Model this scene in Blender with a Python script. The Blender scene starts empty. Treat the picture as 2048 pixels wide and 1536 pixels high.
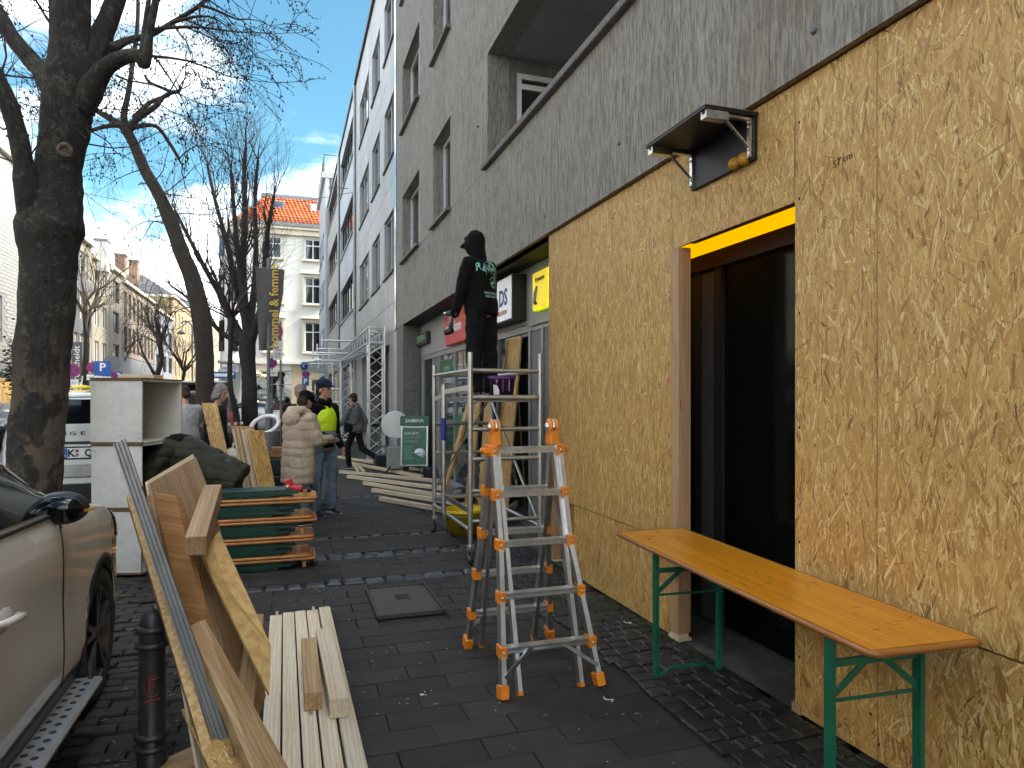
import bpy, bmesh, math, random
import numpy as np
from mathutils import Vector, Matrix, noise as mnoise
random.seed(7); rng = np.random.default_rng(7)
V = Vector; PI = math.pi; R = math.radians
SC = bpy.context.scene
COL = SC.collection

# ------------------------------------------------------------------ camera, sky, sun, exposure
CAM_H = 1.655
YAW = math.atan2(454, 1365)
cam_d = bpy.data.cameras.new('camera'); cam = bpy.data.objects.new('camera', cam_d); COL.objects.link(cam)
cam.location = (0, 0, CAM_H); cam.rotation_euler = (PI/2, 0, -YAW)
cam_d.sensor_width = 36; cam_d.lens = 1365/2048*36; cam_d.shift_y = 28/2048
cam_d.clip_start = .05; cam_d.clip_end = 2000
SC.camera = cam
SUN_EL, SUN_AZ = R(38), R(100)          # azimuth clockwise from +Y (street direction)
sun_d = bpy.data.lights.new('sun', 'SUN'); sun = bpy.data.objects.new('sun', sun_d); COL.objects.link(sun)
sun_d.energy = .9; sun_d.angle = R(10); sun_d.color = (1, .94, .84)
sdir = V((math.sin(SUN_AZ)*math.cos(SUN_EL), math.cos(SUN_AZ)*math.cos(SUN_EL), math.sin(SUN_EL)))
sun.rotation_euler = sdir.to_track_quat('Z', 'Y').to_euler(); sun.location = (0, 0, 40)
W = bpy.data.worlds.new('World'); SC.world = W; W.use_nodes = True
SC.view_settings.view_transform = 'Standard'; SC.view_settings.look = 'None'
SC.view_settings.gamma = 1; SC.view_settings.use_curve_mapping = False
SC.view_settings.exposure = 3.32
SC.cycles.use_denoising = True; SC.cycles.max_bounces = 6; SC.cycles.diffuse_bounces = 4
SC.cycles.use_adaptive_sampling = True; SC.cycles.adaptive_threshold = .02
SC.cycles.caustics_reflective = False; SC.cycles.caustics_refractive = False

class NT:
    """tiny node-graph writer"""
    def __init__(s, nt): s.nt = nt; s.nt.nodes.clear()
    def n(s, t, **k):
        nd = s.nt.nodes.new(t)
        for a, b in k.items():
            if a.startswith('i_'):
                key = a[2:]; key = int(key) if key.isdigit() else key.replace('_', ' ')
                s.put(nd.inputs[key], b)
            else: setattr(nd, a, b)
        return nd
    def put(s, sock, v):
        if isinstance(v, bpy.types.NodeSocket): s.nt.links.new(v, sock)
        elif isinstance(v, bpy.types.Node): s.nt.links.new(v.outputs[0], sock)
        else:
            if isinstance(v, (tuple, list)) and sock.type == 'RGBA' and len(v) == 3: v = (*v, 1)
            sock.default_value = v
    def math(s, op, a, b=None, c=None, clamp=False):
        nd = s.nt.nodes.new('ShaderNodeMath'); nd.operation = op; nd.use_clamp = clamp
        for i, x in enumerate((a, b, c)):
            if x is not None: s.put(nd.inputs[i], x)
        return nd.outputs[0]
    def vm(s, op, a, b=None):
        nd = s.nt.nodes.new('ShaderNodeVectorMath'); nd.operation = op
        s.put(nd.inputs[0], a)
        if b is not None: s.put(nd.inputs[1], b)
        return nd.outputs[0]
    def mix(s, f, a, b, mode='MIX'):
        nd = s.nt.nodes.new('ShaderNodeMix'); nd.data_type = 'RGBA'; nd.blend_type = mode
        s.put(nd.inputs[0], f); s.put(nd.inputs[6], a); s.put(nd.inputs[7], b); return nd.outputs[2]
    def ss(s, x, a, b):
        nd = s.nt.nodes.new('ShaderNodeMapRange'); nd.interpolation_type = 'SMOOTHSTEP'
        s.put(nd.inputs[0], x); nd.inputs[1].default_value = a; nd.inputs[2].default_value = b; return nd.outputs[0]
    def noise(s, vec, scale, detail=3, rough=.55, dist=0):
        nd = s.n('ShaderNodeTexNoise', i_Scale=scale, i_Detail=detail, i_Roughness=rough, i_Distortion=dist)
        s.put(nd.inputs['Vector'], vec); return nd.outputs['Fac']
    def vor(s, vec, scale, feature='F1', out='Distance', rnd=1):
        nd = s.n('ShaderNodeTexVoronoi', feature=feature, i_Scale=scale, i_Randomness=rnd)
        s.put(nd.inputs['Vector'], vec); return nd.outputs[out]
    def bump(s, h, strength=.3, dist=.01, normal=None):
        nd = s.n('ShaderNodeBump', i_Strength=strength, i_Distance=dist); s.put(nd.inputs['Height'], h)
        if normal is not None: s.put(nd.inputs['Normal'], normal)
        return nd.outputs[0]
    def obj(s): return s.n('ShaderNodeTexCoord').outputs['Object']
    def attr(s, name, out='Vector'): return s.n('ShaderNodeAttribute', attribute_name=name).outputs[out]
    def rand(s): return s.n('ShaderNodeObjectInfo').outputs['Random']

w = NT(W.node_tree)
sky = w.n('ShaderNodeTexSky', sky_type='NISHITA', sun_disc=False, sun_elevation=SUN_EL, sun_rotation=SUN_AZ, altitude=60, air_density=1.0, dust_density=.6, ozone_density=1.4)
tc = w.n('ShaderNodeTexCoord').outputs['Generated']
sx = w.n('ShaderNodeSeparateXYZ'); w.put(sx.inputs[0], tc)
zc = w.math('MAXIMUM', sx.outputs[2], .0)
den = w.math('ADD', zc, .22)
cb = w.n('ShaderNodeCombineXYZ'); w.put(cb.inputs[0], w.math('DIVIDE', sx.outputs[0], den)); w.put(cb.inputs[1], w.math('DIVIDE', sx.outputs[1], den))
pv = w.vm('ADD', cb, (3.35, 1.15, 0.0))
n1 = w.noise(pv, 1.55, 7, .55, .25)
n2 = w.noise(pv, 4.5, 5, .6)
cov = w.math('ADD', n1, w.math('MULTIPLY', w.math('SUBTRACT', 1, w.math('MULTIPLY', zc, 2.4, clamp=True)), .25))
cf = w.ss(cov, .50, .72)
shade = w.math('ADD', .30, w.math('MULTIPLY', w.ss(w.math('ADD', n2, w.math('MULTIPLY', n1, .5)), .5, .95), .70))
ccol = w.n('ShaderNodeCombineXYZ')
# overcast law: clouds grow brighter towards the zenith, and towards the sun
dt = w.n('ShaderNodeVectorMath', operation='DOT_PRODUCT'); w.put(dt.inputs[0], tc); dt.inputs[1].default_value = tuple(sdir)
glow = w.math('MULTIPLY', w.math('POWER', w.math('MAXIMUM', dt.outputs['Value'], 0), 3), 1.6)
lum = w.math('MULTIPLY', shade, w.math('ADD', w.math('ADD', .20, w.math('MULTIPLY', zc, 1.95)), glow))
for i, k in enumerate((19.0, 18.7, 18.5)): w.put(ccol.inputs[i], w.math('MULTIPLY', lum, k))
skyc = w.mix(1.0, sky, (.32, .50, .46), 'MULTIPLY')
wm = w.mix(cf, skyc, ccol.outputs[0])
bg = w.n('ShaderNodeBackground', i_Strength=.06); w.put(bg.inputs[0], wm)
wo = w.n('ShaderNodeOutputWorld'); w.put(wo.inputs[0], bg)

# ------------------------------------------------------------------ pixel -> place
CY, SY = math.cos(YAW), math.sin(YAW)
def ray(px, py):
    a, b = (px-1024)/1365, (796-py)/1365
    return V((SY+CY*a, CY-SY*a, b))
def P(px, py, t): return V((0, 0, CAM_H)) + ray(px, py)*t
def GR(px, py, z=0):
    d = ray(px, py); return V((0, 0, CAM_H)) + d*((z-CAM_H)/d.z)
def WX(px, py, x):
    d = ray(px, py); return V((0, 0, CAM_H)) + d*(x/d.x)
def WY(px, py, y):
    d = ray(px, py); return V((0, 0, CAM_H)) + d*(y/d.y)

# ------------------------------------------------------------------ object helpers
def root_of(o):
    while o.parent: o = o.parent
    return o
def tag(o, label=None, cat=None, group=None, kind=None):
    if label: o['label'] = label
    if cat: o['category'] = cat
    if group: o['group'] = group
    if kind: o['kind'] = kind
    return o
def thing(name, label, cat, loc=(0, 0, 0), group=None):
    o = bpy.data.objects.new(name, None); COL.objects.link(o); o.location = loc; o.empty_display_size = .2
    return tag(o, label, cat, group)
def struct(o): o['kind'] = 'structure'; return o
def link(name, me, parent=None):
    o = bpy.data.objects.new(name, me); COL.objects.link(o)
    if parent: o.parent = parent
    return o
def dup(o, loc=None, rotz=None, label=None, parent=None):
    c = o.copy(); COL.objects.link(c)
    if parent: c.parent = parent
    if loc is not None: c.location = loc
    if rotz is not None: c.rotation_euler = (0, 0, rotz)
    if label: c['label'] = label
    for ch in list(o.children): dup(ch, parent=c)
    return c
def frame(d, up=(0, 0, 1)):
    d = V(d).normalized(); up = V(up)
    if abs(d.dot(up.normalized())) > .999: up = V((0, 1, 0)) if abs(d.y) < .9 else V((1, 0, 0))
    s = d.cross(up).normalized(); u = s.cross(d).normalized()
    return d, s, u
class MB:
    def __init__(s): s.v = []; s.f = []; s.g = []; s.sm = []; s.mi = []; s.m = 0
    def add(s, vs, fs, gc=None, smooth=False):
        b = len(s.v); s.v += [tuple(x) for x in vs]; s.f += [tuple(i+b for i in f) for f in fs]
        s.g += ([tuple(x) for x in gc] if gc else [tuple(x) for x in vs]); s.sm += [smooth]*len(fs); s.mi += [s.m]*len(fs)
        return s
    def bar(s, p0, p1, w, h, up=(0, 0, 1), w1=None, h1=None, ch=0):
        """box from p0 to p1, w sideways, h along up; ch = chamfer"""
        p0, p1 = V(p0), V(p1); d, sd, u = frame(p1-p0, up); L = (p1-p0).length
        w1 = w if w1 is None else w1; h1 = h if h1 is None else h1
        o = V((random.uniform(0, 50), random.uniform(0, 50), random.uniform(0, 50)))
        def ring(p, a, b, x):
            if ch:
                c = min(ch, a*.45, b*.45); q = [(-a/2+c, -b/2), (a/2-c, -b/2), (a/2, -b/2+c), (a/2, b/2-c), (a/2-c, b/2), (-a/2+c, b/2), (-a/2, b/2-c), (-a/2, -b/2+c)]
            else: q = [(-a/2, -b/2), (a/2, -b/2), (a/2, b/2), (-a/2, b/2)]
            return [p+sd*i+u*j for i, j in q], [o+V((x, i, j)) for i, j in q]
        if ch:
            e = min(ch, L*.3)
            rs = [ring(p0, w-2*ch, h-2*ch, 0), ring(p0+d*e, w, h, e), ring(p1-d*e, w1, h1, L-e), ring(p1, w1-2*ch, h1-2*ch, L)]
        else: rs = [ring(p0, w, h, 0), ring(p1, w1, h1, L)]
        n = len(rs[0][0]); vs = []; gs = []; fs = []
        for a, g in rs: vs += a; gs += g
        for k in range(len(rs)-1):
            for i in range(n): fs.append((k*n+i, (k+1)*n+i, (k+1)*n+(i+1) % n, k*n+(i+1) % n))
        fs.append(tuple(range(n))); fs.append(tuple(reversed(range((len(rs)-1)*n, len(rs)*n))))
        return s.add(vs, fs, gs)
    def box(s, lo, hi, ch=0):
        lo, hi = V(lo), V(hi); c = (lo+hi)/2; e = hi-lo; k = max(range(3), key=lambda i: e[i])
        ax = V([1 if i == k else 0 for i in range(3)])
        up = V((0, 0, 1)) if k != 2 else V((0, 1, 0))
        d, sd, u = frame(ax, up)
        sw = abs(sd.dot(e)); sh = abs(u.dot(e))
        return s.bar(c-ax*e[k]/2, c+ax*e[k]/2, sw, sh, up, ch=ch)
    def tube(s, pts, r, n=8, cap=True, smooth=True, rs=None):
        pts = [V(p) for p in pts]; vs = []; fs = []; gs = []; N = len(pts); ref = None; L = 0
        for k in range(N):
            d = (pts[min(k+1, N-1)]-pts[max(k-1, 0)])
            if d.length < 1e-9: d = V((0, 0, 1))
            d.normalize()
            if ref is None:
                ref = V((0, 0, 1)) if abs(d.z) < .9 else V((1, 0, 0))
            sd = d.cross(ref)
            if sd.length < 1e-6: sd = d.cross(V((0, 1, 0)))
            sd.normalize(); u = sd.cross(d); ref = u
            rr = rs[k] if rs else r
            if k: L += (pts[k]-pts[k-1]).length
            for i in range(n):
                a = 2*PI*i/n; vs.append(pts[k]+(sd*math.cos(a)+u*math.sin(a))*rr); gs.append((L, rr*math.cos(a), rr*math.sin(a)))
        for k in range(N-1):
            for i in range(n): fs.append((k*n+i, k*n+(i+1) % n, (k+1)*n+(i+1) % n, (k+1)*n+i))
        s.add(vs, fs, gs, smooth)
        if cap: s.add(vs[:n], [tuple(reversed(range(n)))], gs[:n]); s.add(vs[-n:], [tuple(range(n))], gs[-n:])
        return s
    def lathe(s, prof, n=24, c=(0, 0, 0), ax=(0, 0, 1), smooth=True):
        """prof: (radius, height) pairs about axis ax through c"""
        d, sd, u = frame(ax, (0, 1, 0) if abs(V(ax).normalized().z) > .9 else (0, 0, 1)); c = V(c); vs = []; fs = []
        for r, h in prof:
            for i in range(n):
                a = 2*PI*i/n; vs.append(c+d*h+(sd*math.cos(a)+u*math.sin(a))*r)
        for k in range(len(prof)-1):
            for i in range(n): fs.append((k*n+i, k*n+(i+1) % n, (k+1)*n+(i+1) % n, (k+1)*n+i))
        return s.add(vs, fs, None, smooth)
    def poly(s, pts, ext=None):
        """flat polygon, optionally extruded by vector ext"""
        pts = [V(p) for p in pts]; n = len(pts)
        if ext is None: return s.add(pts, [tuple(range(n))])
        e = V(ext); vs = pts+[p+e for p in pts]
        return s.add(vs, [tuple(reversed(range(n))), tuple(range(n, 2*n))]+[(i, (i+1) % n, n+(i+1) % n, n+i) for i in range(n)])
    def ell(s, c, r, n=12, m=8, rot=None):
        vs = []; fs = []; c = V(c); r = V(r) if not isinstance(r, (int, float)) else V((r, r, r))
        for j in range(1, m):
            t = PI*j/m
            for i in range(n):
                a = 2*PI*i/n; p = V((r.x*math.sin(t)*math.cos(a), r.y*math.sin(t)*math.sin(a), r.z*math.cos(t)))
                vs.append(c+(rot @ p if rot else p))
        top = len(vs); vs.append(c+(rot @ V((0, 0, r.z)) if rot else V((0, 0, r.z)))); vs.append(c+(rot @ V((0, 0, -r.z)) if rot else V((0, 0, -r.z))))
        for j in range(m-2):
            for i in range(n): fs.append((j*n+i, (j+1)*n+i, (j+1)*n+(i+1) % n, j*n+(i+1) % n))
        for i in range(n):
            fs.append((top, i, (i+1) % n)); fs.append((top+1, (m-2)*n+(i+1) % n, (m-2)*n+i))
        return s.add(vs, fs, None, True)
    def build(s, name, mat, parent=None, fix=True):
        me = bpy.data.meshes.new(name); off = V((0, 0, 0))
        if parent: off = root_of(parent).location
        me.from_pydata([(x[0]-off.x, x[1]-off.y, x[2]-off.z) for x in s.v], [], s.f)
        me.polygons.foreach_set('use_smooth', s.sm)
        me.polygons.foreach_set('material_index', s.mi)
        a = me.attributes.new('gc', 'FLOAT_VECTOR', 'POINT'); a.data.foreach_set('vector', [c for g in s.g for c in g])
        for m in (mat if isinstance(mat, (list, tuple)) else [mat]): me.materials.append(m)
        if fix:
            bm = bmesh.new(); bm.from_mesh(me); bmesh.ops.recalc_face_normals(bm, faces=bm.faces); bm.to_mesh(me); bm.free()
        me.update()
        return link(name, me, parent)
def one(name, mb, mat, label, cat, group=None, kind=None):
    """a thing that is one mesh, with its origin at its own base centre"""
    xs = np.array(mb.v); c = (xs.min(0)+xs.max(0))/2; c[2] = xs[:, 2].min()
    mb.v = [(a-c[0], b-c[1], d-c[2]) for a, b, d in mb.v]
    o = mb.build(name, mat); o.location = c
    return tag(o, label, cat, group, kind)
def text(s, size, o, right, up, mat, name='lettering', parent=None, ext=.002, align='CENTER', bold=0, sx=1.0):
    cu = bpy.data.curves.new('t', 'FONT'); cu.body = s; cu.size = size; cu.align_x = align; cu.align_y = 'CENTER'; cu.extrude = ext; cu.offset = bold; cu.resolution_u = 2
    ob = bpy.data.objects.new('t', cu); me = bpy.data.meshes.new_from_object(ob); bpy.data.objects.remove(ob); bpy.data.curves.remove(cu)
    r = V(right).normalized(); u = V(up).normalized(); n = r.cross(u); o = V(o)
    if parent: o = o-root_of(parent).location
    m = Matrix(((r.x*sx, u.x, n.x, o.x), (r.y*sx, u.y, n.y, o.y), (r.z*sx, u.z, n.z, o.z), (0, 0, 0, 1)))
    me.transform(m); me.materials.clear(); me.materials.append(mat)
    return link(name, me, parent)
# ------------------------------------------------------------------ materials (procedural)
MATS = {}
def newmat(name):
    m = bpy.data.materials.new(name); m.use_nodes = True; MATS[name] = m
    t = NT(m.node_tree); b = t.n('ShaderNodeBsdfPrincipled'); o = t.n('ShaderNodeOutputMaterial'); t.put(o.inputs[0], b.outputs[0])
    return m, t, b
def mat(name, col, rough=.6, metal=0, col2=None, ns=6, lo=.35, hi=.65, stretch=None, bump=0, bs=None, bd=.004, emis=None, es=0, rnd=0, spec=None, coat=0, coord='obj', dirt=0):
    m, t, b = newmat(name)
    v = t.obj() if coord == 'obj' else t.attr('gc')
    if stretch: v = t.vm('MULTIPLY', v, stretch)
    n = t.noise(v, ns, 5, .6)
    c = t.mix(t.ss(n, lo, hi), col, col2 if col2 else tuple(min(1, x*1.12) for x in col))
    if dirt:
        d = t.ss(t.noise(t.obj(), 3.1, 6, .7), .5, .75)
        c = t.mix(t.math('MULTIPLY', d, dirt), c, tuple(x*.35+.01 for x in col))
    if rnd:
        k = t.math('ADD', 1-rnd/2, t.math('MULTIPLY', t.rand(), rnd)); c = t.mix(1.0, c, k, 'MULTIPLY')
    t.put(b.inputs['Base Color'], c); b.inputs['Metallic'].default_value = metal
    t.put(b.inputs['Roughness'], t.math('ADD', rough-.06, t.math('MULTIPLY', n, .14), clamp=True))
    if spec is not None: b.inputs['Specular IOR Level'].default_value = spec
    if coat: b.inputs['Coat Weight'].default_value = coat; b.inputs['Coat Roughness'].default_value = .03
    if bump: t.put(b.inputs['Normal'], t.bump(t.noise(v, bs or ns*5, 4, .6), bump, bd))
    if emis: b.inputs['Emission Color'].default_value = (*emis, 1); b.inputs['Emission Strength'].default_value = es
    return m
def wood(name, a, b_, knots=.25, rough=.6, coat=0, scale=1.0, dark=.35, rnd=.12):
    m, t, b = newmat(name); g = t.attr('gc')
    w1 = t.noise(t.vm('MULTIPLY', g, (1.2*scale, 26*scale, 26*scale)), 1, 4, .55, .6)
    w2 = t.noise(t.vm('MULTIPLY', g, (9*scale, 260*scale, 260*scale)), 1, 3, .6)
    kv = t.vm('MULTIPLY', g, (3.2*scale, 9*scale, 9*scale))
    k = t.vor(kv, 1.0, 'F1', 'Distance')
    kn = t.math('SUBTRACT', 1, t.ss(k, .04, .16))
    kr = t.vor(kv, 1.0, 'F1', 'Color')
    ks = t.n('ShaderNodeSeparateColor'); t.put(ks.inputs[0], kr)
    kn = t.math('MULTIPLY', kn, t.math('GREATER_THAN', ks.outputs[0], 1-knots))
    c = t.mix(t.ss(w1, .34, .66), a, b_)
    rg = t.n('ShaderNodeTexWave', wave_type='BANDS', bands_direction='Y', i_Scale=16*scale, i_Distortion=7.0, i_Detail=3); rg.inputs['Detail Scale'].default_value = .8; t.put(rg.inputs['Vector'], t.vm('MULTIPLY', g, (.16, 1, 1)))
    c = t.mix(t.math('MULTIPLY', t.ss(rg.outputs['Fac'], .6, 1.0), .40), c, tuple(x*.62 for x in b_))
    c = t.mix(t.math('MULTIPLY', t.ss(w2, .45, .75), .3), c, tuple(x*.5 for x in b_))
    c = t.mix(t.math('MULTIPLY', kn, .85), c, tuple(x*dark for x in b_))
    st = t.ss(t.noise(g, 2.6, 5, .65), .58, .78)
    c = t.mix(t.math('MULTIPLY', st, .35), c, tuple(x*.55 for x in a))
    c = t.mix(1.0, c, t.math('ADD', 1-rnd, t.math('MULTIPLY', t.rand(), rnd*1.6)), 'MULTIPLY')
    t.put(b.inputs['Base Color'], c); b.inputs['Roughness'].default_value = rough
    if coat: b.inputs['Coat Weight'].default_value = coat; b.inputs['Coat Roughness'].default_value = .12
    t.put(b.inputs['Normal'], t.bump(t.math('ADD', w1, t.math('MULTIPLY', w2, .6)), .25, .0015))
    return m
spruce = wood('pale spruce', (.78, .66, .50), (.68, .53, .35), .30)
oldwood = wood('weathered timber', (.50, .33, .17), (.35, .20, .085), .35)
brownwood = wood('brown formwork board', (.40, .20, .075), (.28, .125, .04), .4)
ply = wood('plywood', (.36, .235, .13), (.25, .15, .078), .08)
postwood = wood('planed post', (.50, .31, .175), (.40, .23, .12), .3)
lacq = wood('orange lacquered table wood', (.76, .315, .018), (.63, .225, .010), .16, .30, .12, .8, .3, .05)
lacqedge = wood('lacquered rim', (.40, .16, .035), (.30, .105, .02), .1, .4, .1)

# OSB: flakes are real, the material gives each its tone and fibre
m, t, b = newmat('osb flakes'); osb = m
fl = t.attr('flake', 'Color'); fs = t.n('ShaderNodeSeparateColor'); t.put(fs.inputs[0], fl)
g = t.attr('gc')
fib = t.noise(t.vm('MULTIPLY', g, (14, 320, 0)), 1, 3, .65)
cr = t.n('ShaderNodeValToRGB'); t.put(cr.inputs[0], fs.outputs[0])
els = cr.color_ramp.elements
els[0].position = 0; els[0].color = (.13, .075, .04, 1); els[1].position = 1; els[1].color = (.82, .62, .30, 1)
for p, c in ((.08, (.24, .10, .022)), (.30, (.42, .22, .058)), (.55, (.56, .328, .098)), (.80, (.67, .44, .16))):
    e = els.new(p); e.color = (*c, 1)
c = t.mix(t.math('MULTIPLY', t.ss(fib, .38, .75), .45), cr.outputs[0], (.27, .13, .04))
big = t.noise(t.obj(), 1.1, 4, .6)
c = t.mix(t.math('MULTIPLY', t.ss(big, .45, .8), .15), c, (.36, .21, .085))
t.put(b.inputs['Base Color'], c); b.inputs['Roughness'].default_value = .55
t.put(b.inputs['Normal'], t.bump(t.math('ADD', t.math('MULTIPLY', fs.outputs[1], 1.2), t.math('MULTIPLY', fib, .5)), .35, .0012))
osbedge = mat('osb cut edge', (.42, .24, .085), .7, col2=(.62, .42, .2), ns=60, bump=.5, bs=120)

# concrete
def concrete(name, a, b_, ribs=70, zs=3.0, warm=.25):
    m, t, b = newmat(name); o = t.n('ShaderNodeNewGeometry').outputs['Position']
    st = t.noise(t.vm('MULTIPLY', o, (ribs, ribs, zs*2.2)), 1, 5, .75)
    fine = t.noise(t.vm('MULTIPLY', o, (ribs*2.4, ribs*2.4, zs*7)), 1, 3, .65)
    wide = t.noise(t.vm('MULTIPLY', o, (3.4, 3.4, .35)), 1, 6, .7)
    blot = t.noise(o, .9, 6, .65)
    c = t.mix(t.ss(st, .33, .66), a, b_)
    c = t.mix(t.math('MULTIPLY', t.ss(fine, .5, .75), .5), c, tuple(min(1, x*1.55) for x in b_))
    c = t.mix(t.math('MULTIPLY', t.ss(wide, .45, .8), warm), c, (.22, .145, .095))
    c = t.mix(t.math('MULTIPLY', t.ss(blot, .5, .8), .4), c, tuple(x*.55 for x in a))
    drip = t.noise(t.vm('MULTIPLY', o, (11, 11, .45)), 1, 6, .7)
    c = t.mix(t.math('MULTIPLY', t.ss(drip, .58, .76), .45), c, (.46, .455, .44))
    t.put(b.inputs['Base Color'], c); b.inputs['Roughness'].default_value = .85
    t.put(b.inputs['Normal'], t.bump(t.math('ADD', st, fine), .8, .006))
    return m
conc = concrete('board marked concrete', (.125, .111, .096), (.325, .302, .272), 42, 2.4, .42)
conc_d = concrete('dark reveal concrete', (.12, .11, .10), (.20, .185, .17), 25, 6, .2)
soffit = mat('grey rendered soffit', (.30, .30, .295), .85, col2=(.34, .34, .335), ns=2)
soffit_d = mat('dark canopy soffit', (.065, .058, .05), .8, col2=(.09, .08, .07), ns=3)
def streaky(name, a, b_, rough=.5, dirt=.3, metal=0):
    m, t, b = newmat(name); o = t.n('ShaderNodeNewGeometry').outputs['Position']
    n = t.noise(t.vm('MULTIPLY', o, (1.5, 1.5, .25)), 1, 6, .65); d = t.noise(t.vm('MULTIPLY', o, (6, 6, .4)), 1, 4, .6)
    c = t.mix(t.ss(n, .3, .7), a, b_); c = t.mix(t.math('MULTIPLY', t.ss(d, .5, .8), dirt), c, tuple(x*.5 for x in a))
    c = t.mix(1.0, c, t.math('ADD', .9, t.math('MULTIPLY', t.rand(), .2)), 'MULTIPLY')
    t.put(b.inputs['Base Color'], c); b.inputs['Roughness'].default_value = rough; b.inputs['Metallic'].default_value = metal
    return m
pan_g = streaky('pale grey stone cladding', (.40, .395, .40), (.48, .475, .48))
pan_b = streaky('pale bluish cladding', (.40, .44, .49), (.48, .52, .57))
pan_w = streaky('weathered grey cladding', (.35, .345, .33), (.43, .42, .40))
cream = streaky('cream render', (.235, .20, .145), (.275, .24, .18), .8, .15)
cream_d = streaky('cream stone trim', (.60, .54, .40), (.66, .60, .46), .8, .2)
yellow_r = streaky('yellow render', (.27, .19, .095), (.30, .215, .115), .8, .15)
beige_r = streaky('beige stone facade', (.20, .16, .125), (.24, .195, .155), .8, .2)
white_r = streaky('white render', (.70, .68, .62), (.76, .74, .68), .8, .15)
grey_r = streaky('slate grey panels', (.085, .085, .09), (.12, .12, .13), .6, .2)
midgrey = streaky('mid grey panels', (.15, .15, .16), (.19, .19, .20), .6, .2)
tan_r = streaky('tan stone shopfront', (.50, .39, .24), (.56, .45, .29), .7, .2)
wtile = mat('white glazed brick', (.25, .24, .215), .35, col2=(.30, .29, .265), ns=3, rnd=.15)
white_far = streaky('pale grey render', (.62, .60, .55), (.68, .66, .61), .8, .15)
mortar = mat('mortar', (.22, .21, .2), .9)
glass = mat('dark window glass', (.012, .014, .016), .04, spec=.9, ns=1)
def pane_mat(name, tint, rough=.02):
    m, t, b = newmat(name); o = t.n('ShaderNodeNewGeometry').outputs['Position']
    b.inputs['Base Color'].default_value = (*tint, 1); b.inputs['Roughness'].default_value = rough; b.inputs['Specular IOR Level'].default_value = 1.0
    b.inputs['IOR'].default_value = 1.9
    t.put(b.inputs['Normal'], t.bump(t.noise(o, 1.3, 2, .5), .05, .05)); return m
pane = pane_mat('reflecting window pane', (.02, .024, .03))
shopglass = pane_mat('shop window pane', (.012, .018, .018))
doorglass = mat('dark tinted door glass', (.003, .0045, .004), .10, spec=.12)
curtain = mat('net curtain', (.62, .6, .56), .9, col2=(.5, .48, .45), ns=14, stretch=(1, 1, .1))
winframe = mat('white window frame', (.68, .68, .68), .4, ns=3)
aluframe = mat('grey aluminium frame', (.33, .33, .33), .4, metal=.4, ns=3)
darkframe = mat('dark bronze frame', (.020, .019, .0185), .5)
fascia = mat('grey fascia panel', (.30, .30, .295), .5, col2=(.33, .33, .325), ns=2)
mirror = mat('mirror glazed strip', (.55, .6, .66), .08, metal=.9, ns=2, bump=.1, bs=3, bd=.05)
blackpanel = mat('black sheet', (.008, .008, .009), .45, ns=3)
interior = mat('dark interior', (.02, .02, .02), .8)

# ground
m, t, b = newmat('dark paving stone'); paver = m
o = t.n('ShaderNodeNewGeometry').outputs['Position']
n = t.noise(o, 3.2, 6, .65); sp = t.noise(o, 170, 2, .5); sp2 = t.vor(o, 60)
c = t.mix(t.ss(n, .3, .7), (.027, .0245, .0225), (.042, .0385, .0355))
c = t.mix(t.math('MULTIPLY', t.ss(sp, .60, .75), .4), c, (.10, .096, .09))
c = t.mix(t.math('SUBTRACT', 1, t.ss(sp2, .02, .05)), c, (.22, .21, .20))
c = t.mix(1.0, c, t.math('ADD', .82, t.math('MULTIPLY', t.rand(), .36)), 'MULTIPLY')
t.put(b.inputs['Base Color'], c); t.put(b.inputs['Roughness'], t.math('ADD', .66, t.math('MULTIPLY', n, .28))); b.inputs['Specular IOR Level'].default_value = .3
t.put(b.inputs['Normal'], t.bump(t.math('ADD', sp, t.noise(o, 45, 4, .6)), .35, .002))
m, t, b = newmat('blue grey sett'); sett = m
o = t.n('ShaderNodeNewGeometry').outputs['Position']
n = t.noise(o, 9, 5, .6)
c = t.mix(t.ss(n, .3, .7), (.03, .032, .036), (.066, .07, .077))
c = t.mix(1.0, c, t.math('ADD', .65, t.math('MULTIPLY', t.rand(), .7)), 'MULTIPLY')
t.put(b.inputs['Base Color'], c); b.inputs['Roughness'].default_value = .38
t.put(b.inputs['Normal'], t.bump(t.noise(o, 40, 4, .6), .5, .004))
m, t, b = newmat('black basalt sett'); basalt = m
o = t.n('ShaderNodeNewGeometry').outputs['Position']
n = t.noise(o, 9, 5, .6)
c = t.mix(t.ss(n, .3, .7), (.014, .0137, .0133), (.029, .0282, .0275))
c = t.mix(1.0, c, t.math('ADD', .7, t.math('MULTIPLY', t.rand(), .6)), 'MULTIPLY')
t.put(b.inputs['Base Color'], c); b.inputs['Roughness'].default_value = .55
t.put(b.inputs['Normal'], t.bump(t.noise(o, 40, 4, .6), .5, .004))
m, t, b = newmat('joint sand and moss'); joint = m
o = t.n('ShaderNodeNewGeometry').outputs['Position']
c = t.mix(t.ss(t.noise(o, 60, 3, .6), .4, .7), (.014, .0125, .011), (.028, .025, .021))
c = t.mix(t.math('MULTIPLY', t.ss(t.noise(o, 2.3, 5, .6), .52, .66), .7), c, (.022, .030, .009))
t.put(b.inputs['Base Color'], c); b.inputs['Roughness'].default_value = .95
t.put(b.inputs['Normal'], t.bump(t.noise(o, 150, 3, .6), .6, .004))
asphalt = mat('asphalt', (.05, .05, .05), .8, col2=(.075, .075, .073), ns=2, bump=.4, bs=180, bd=.003)
screed = mat('grey screed floor', (.055, .055, .054), .7, col2=(.10, .10, .097), ns=9, lo=.4, hi=.7, bump=.3, bs=60)
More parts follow.
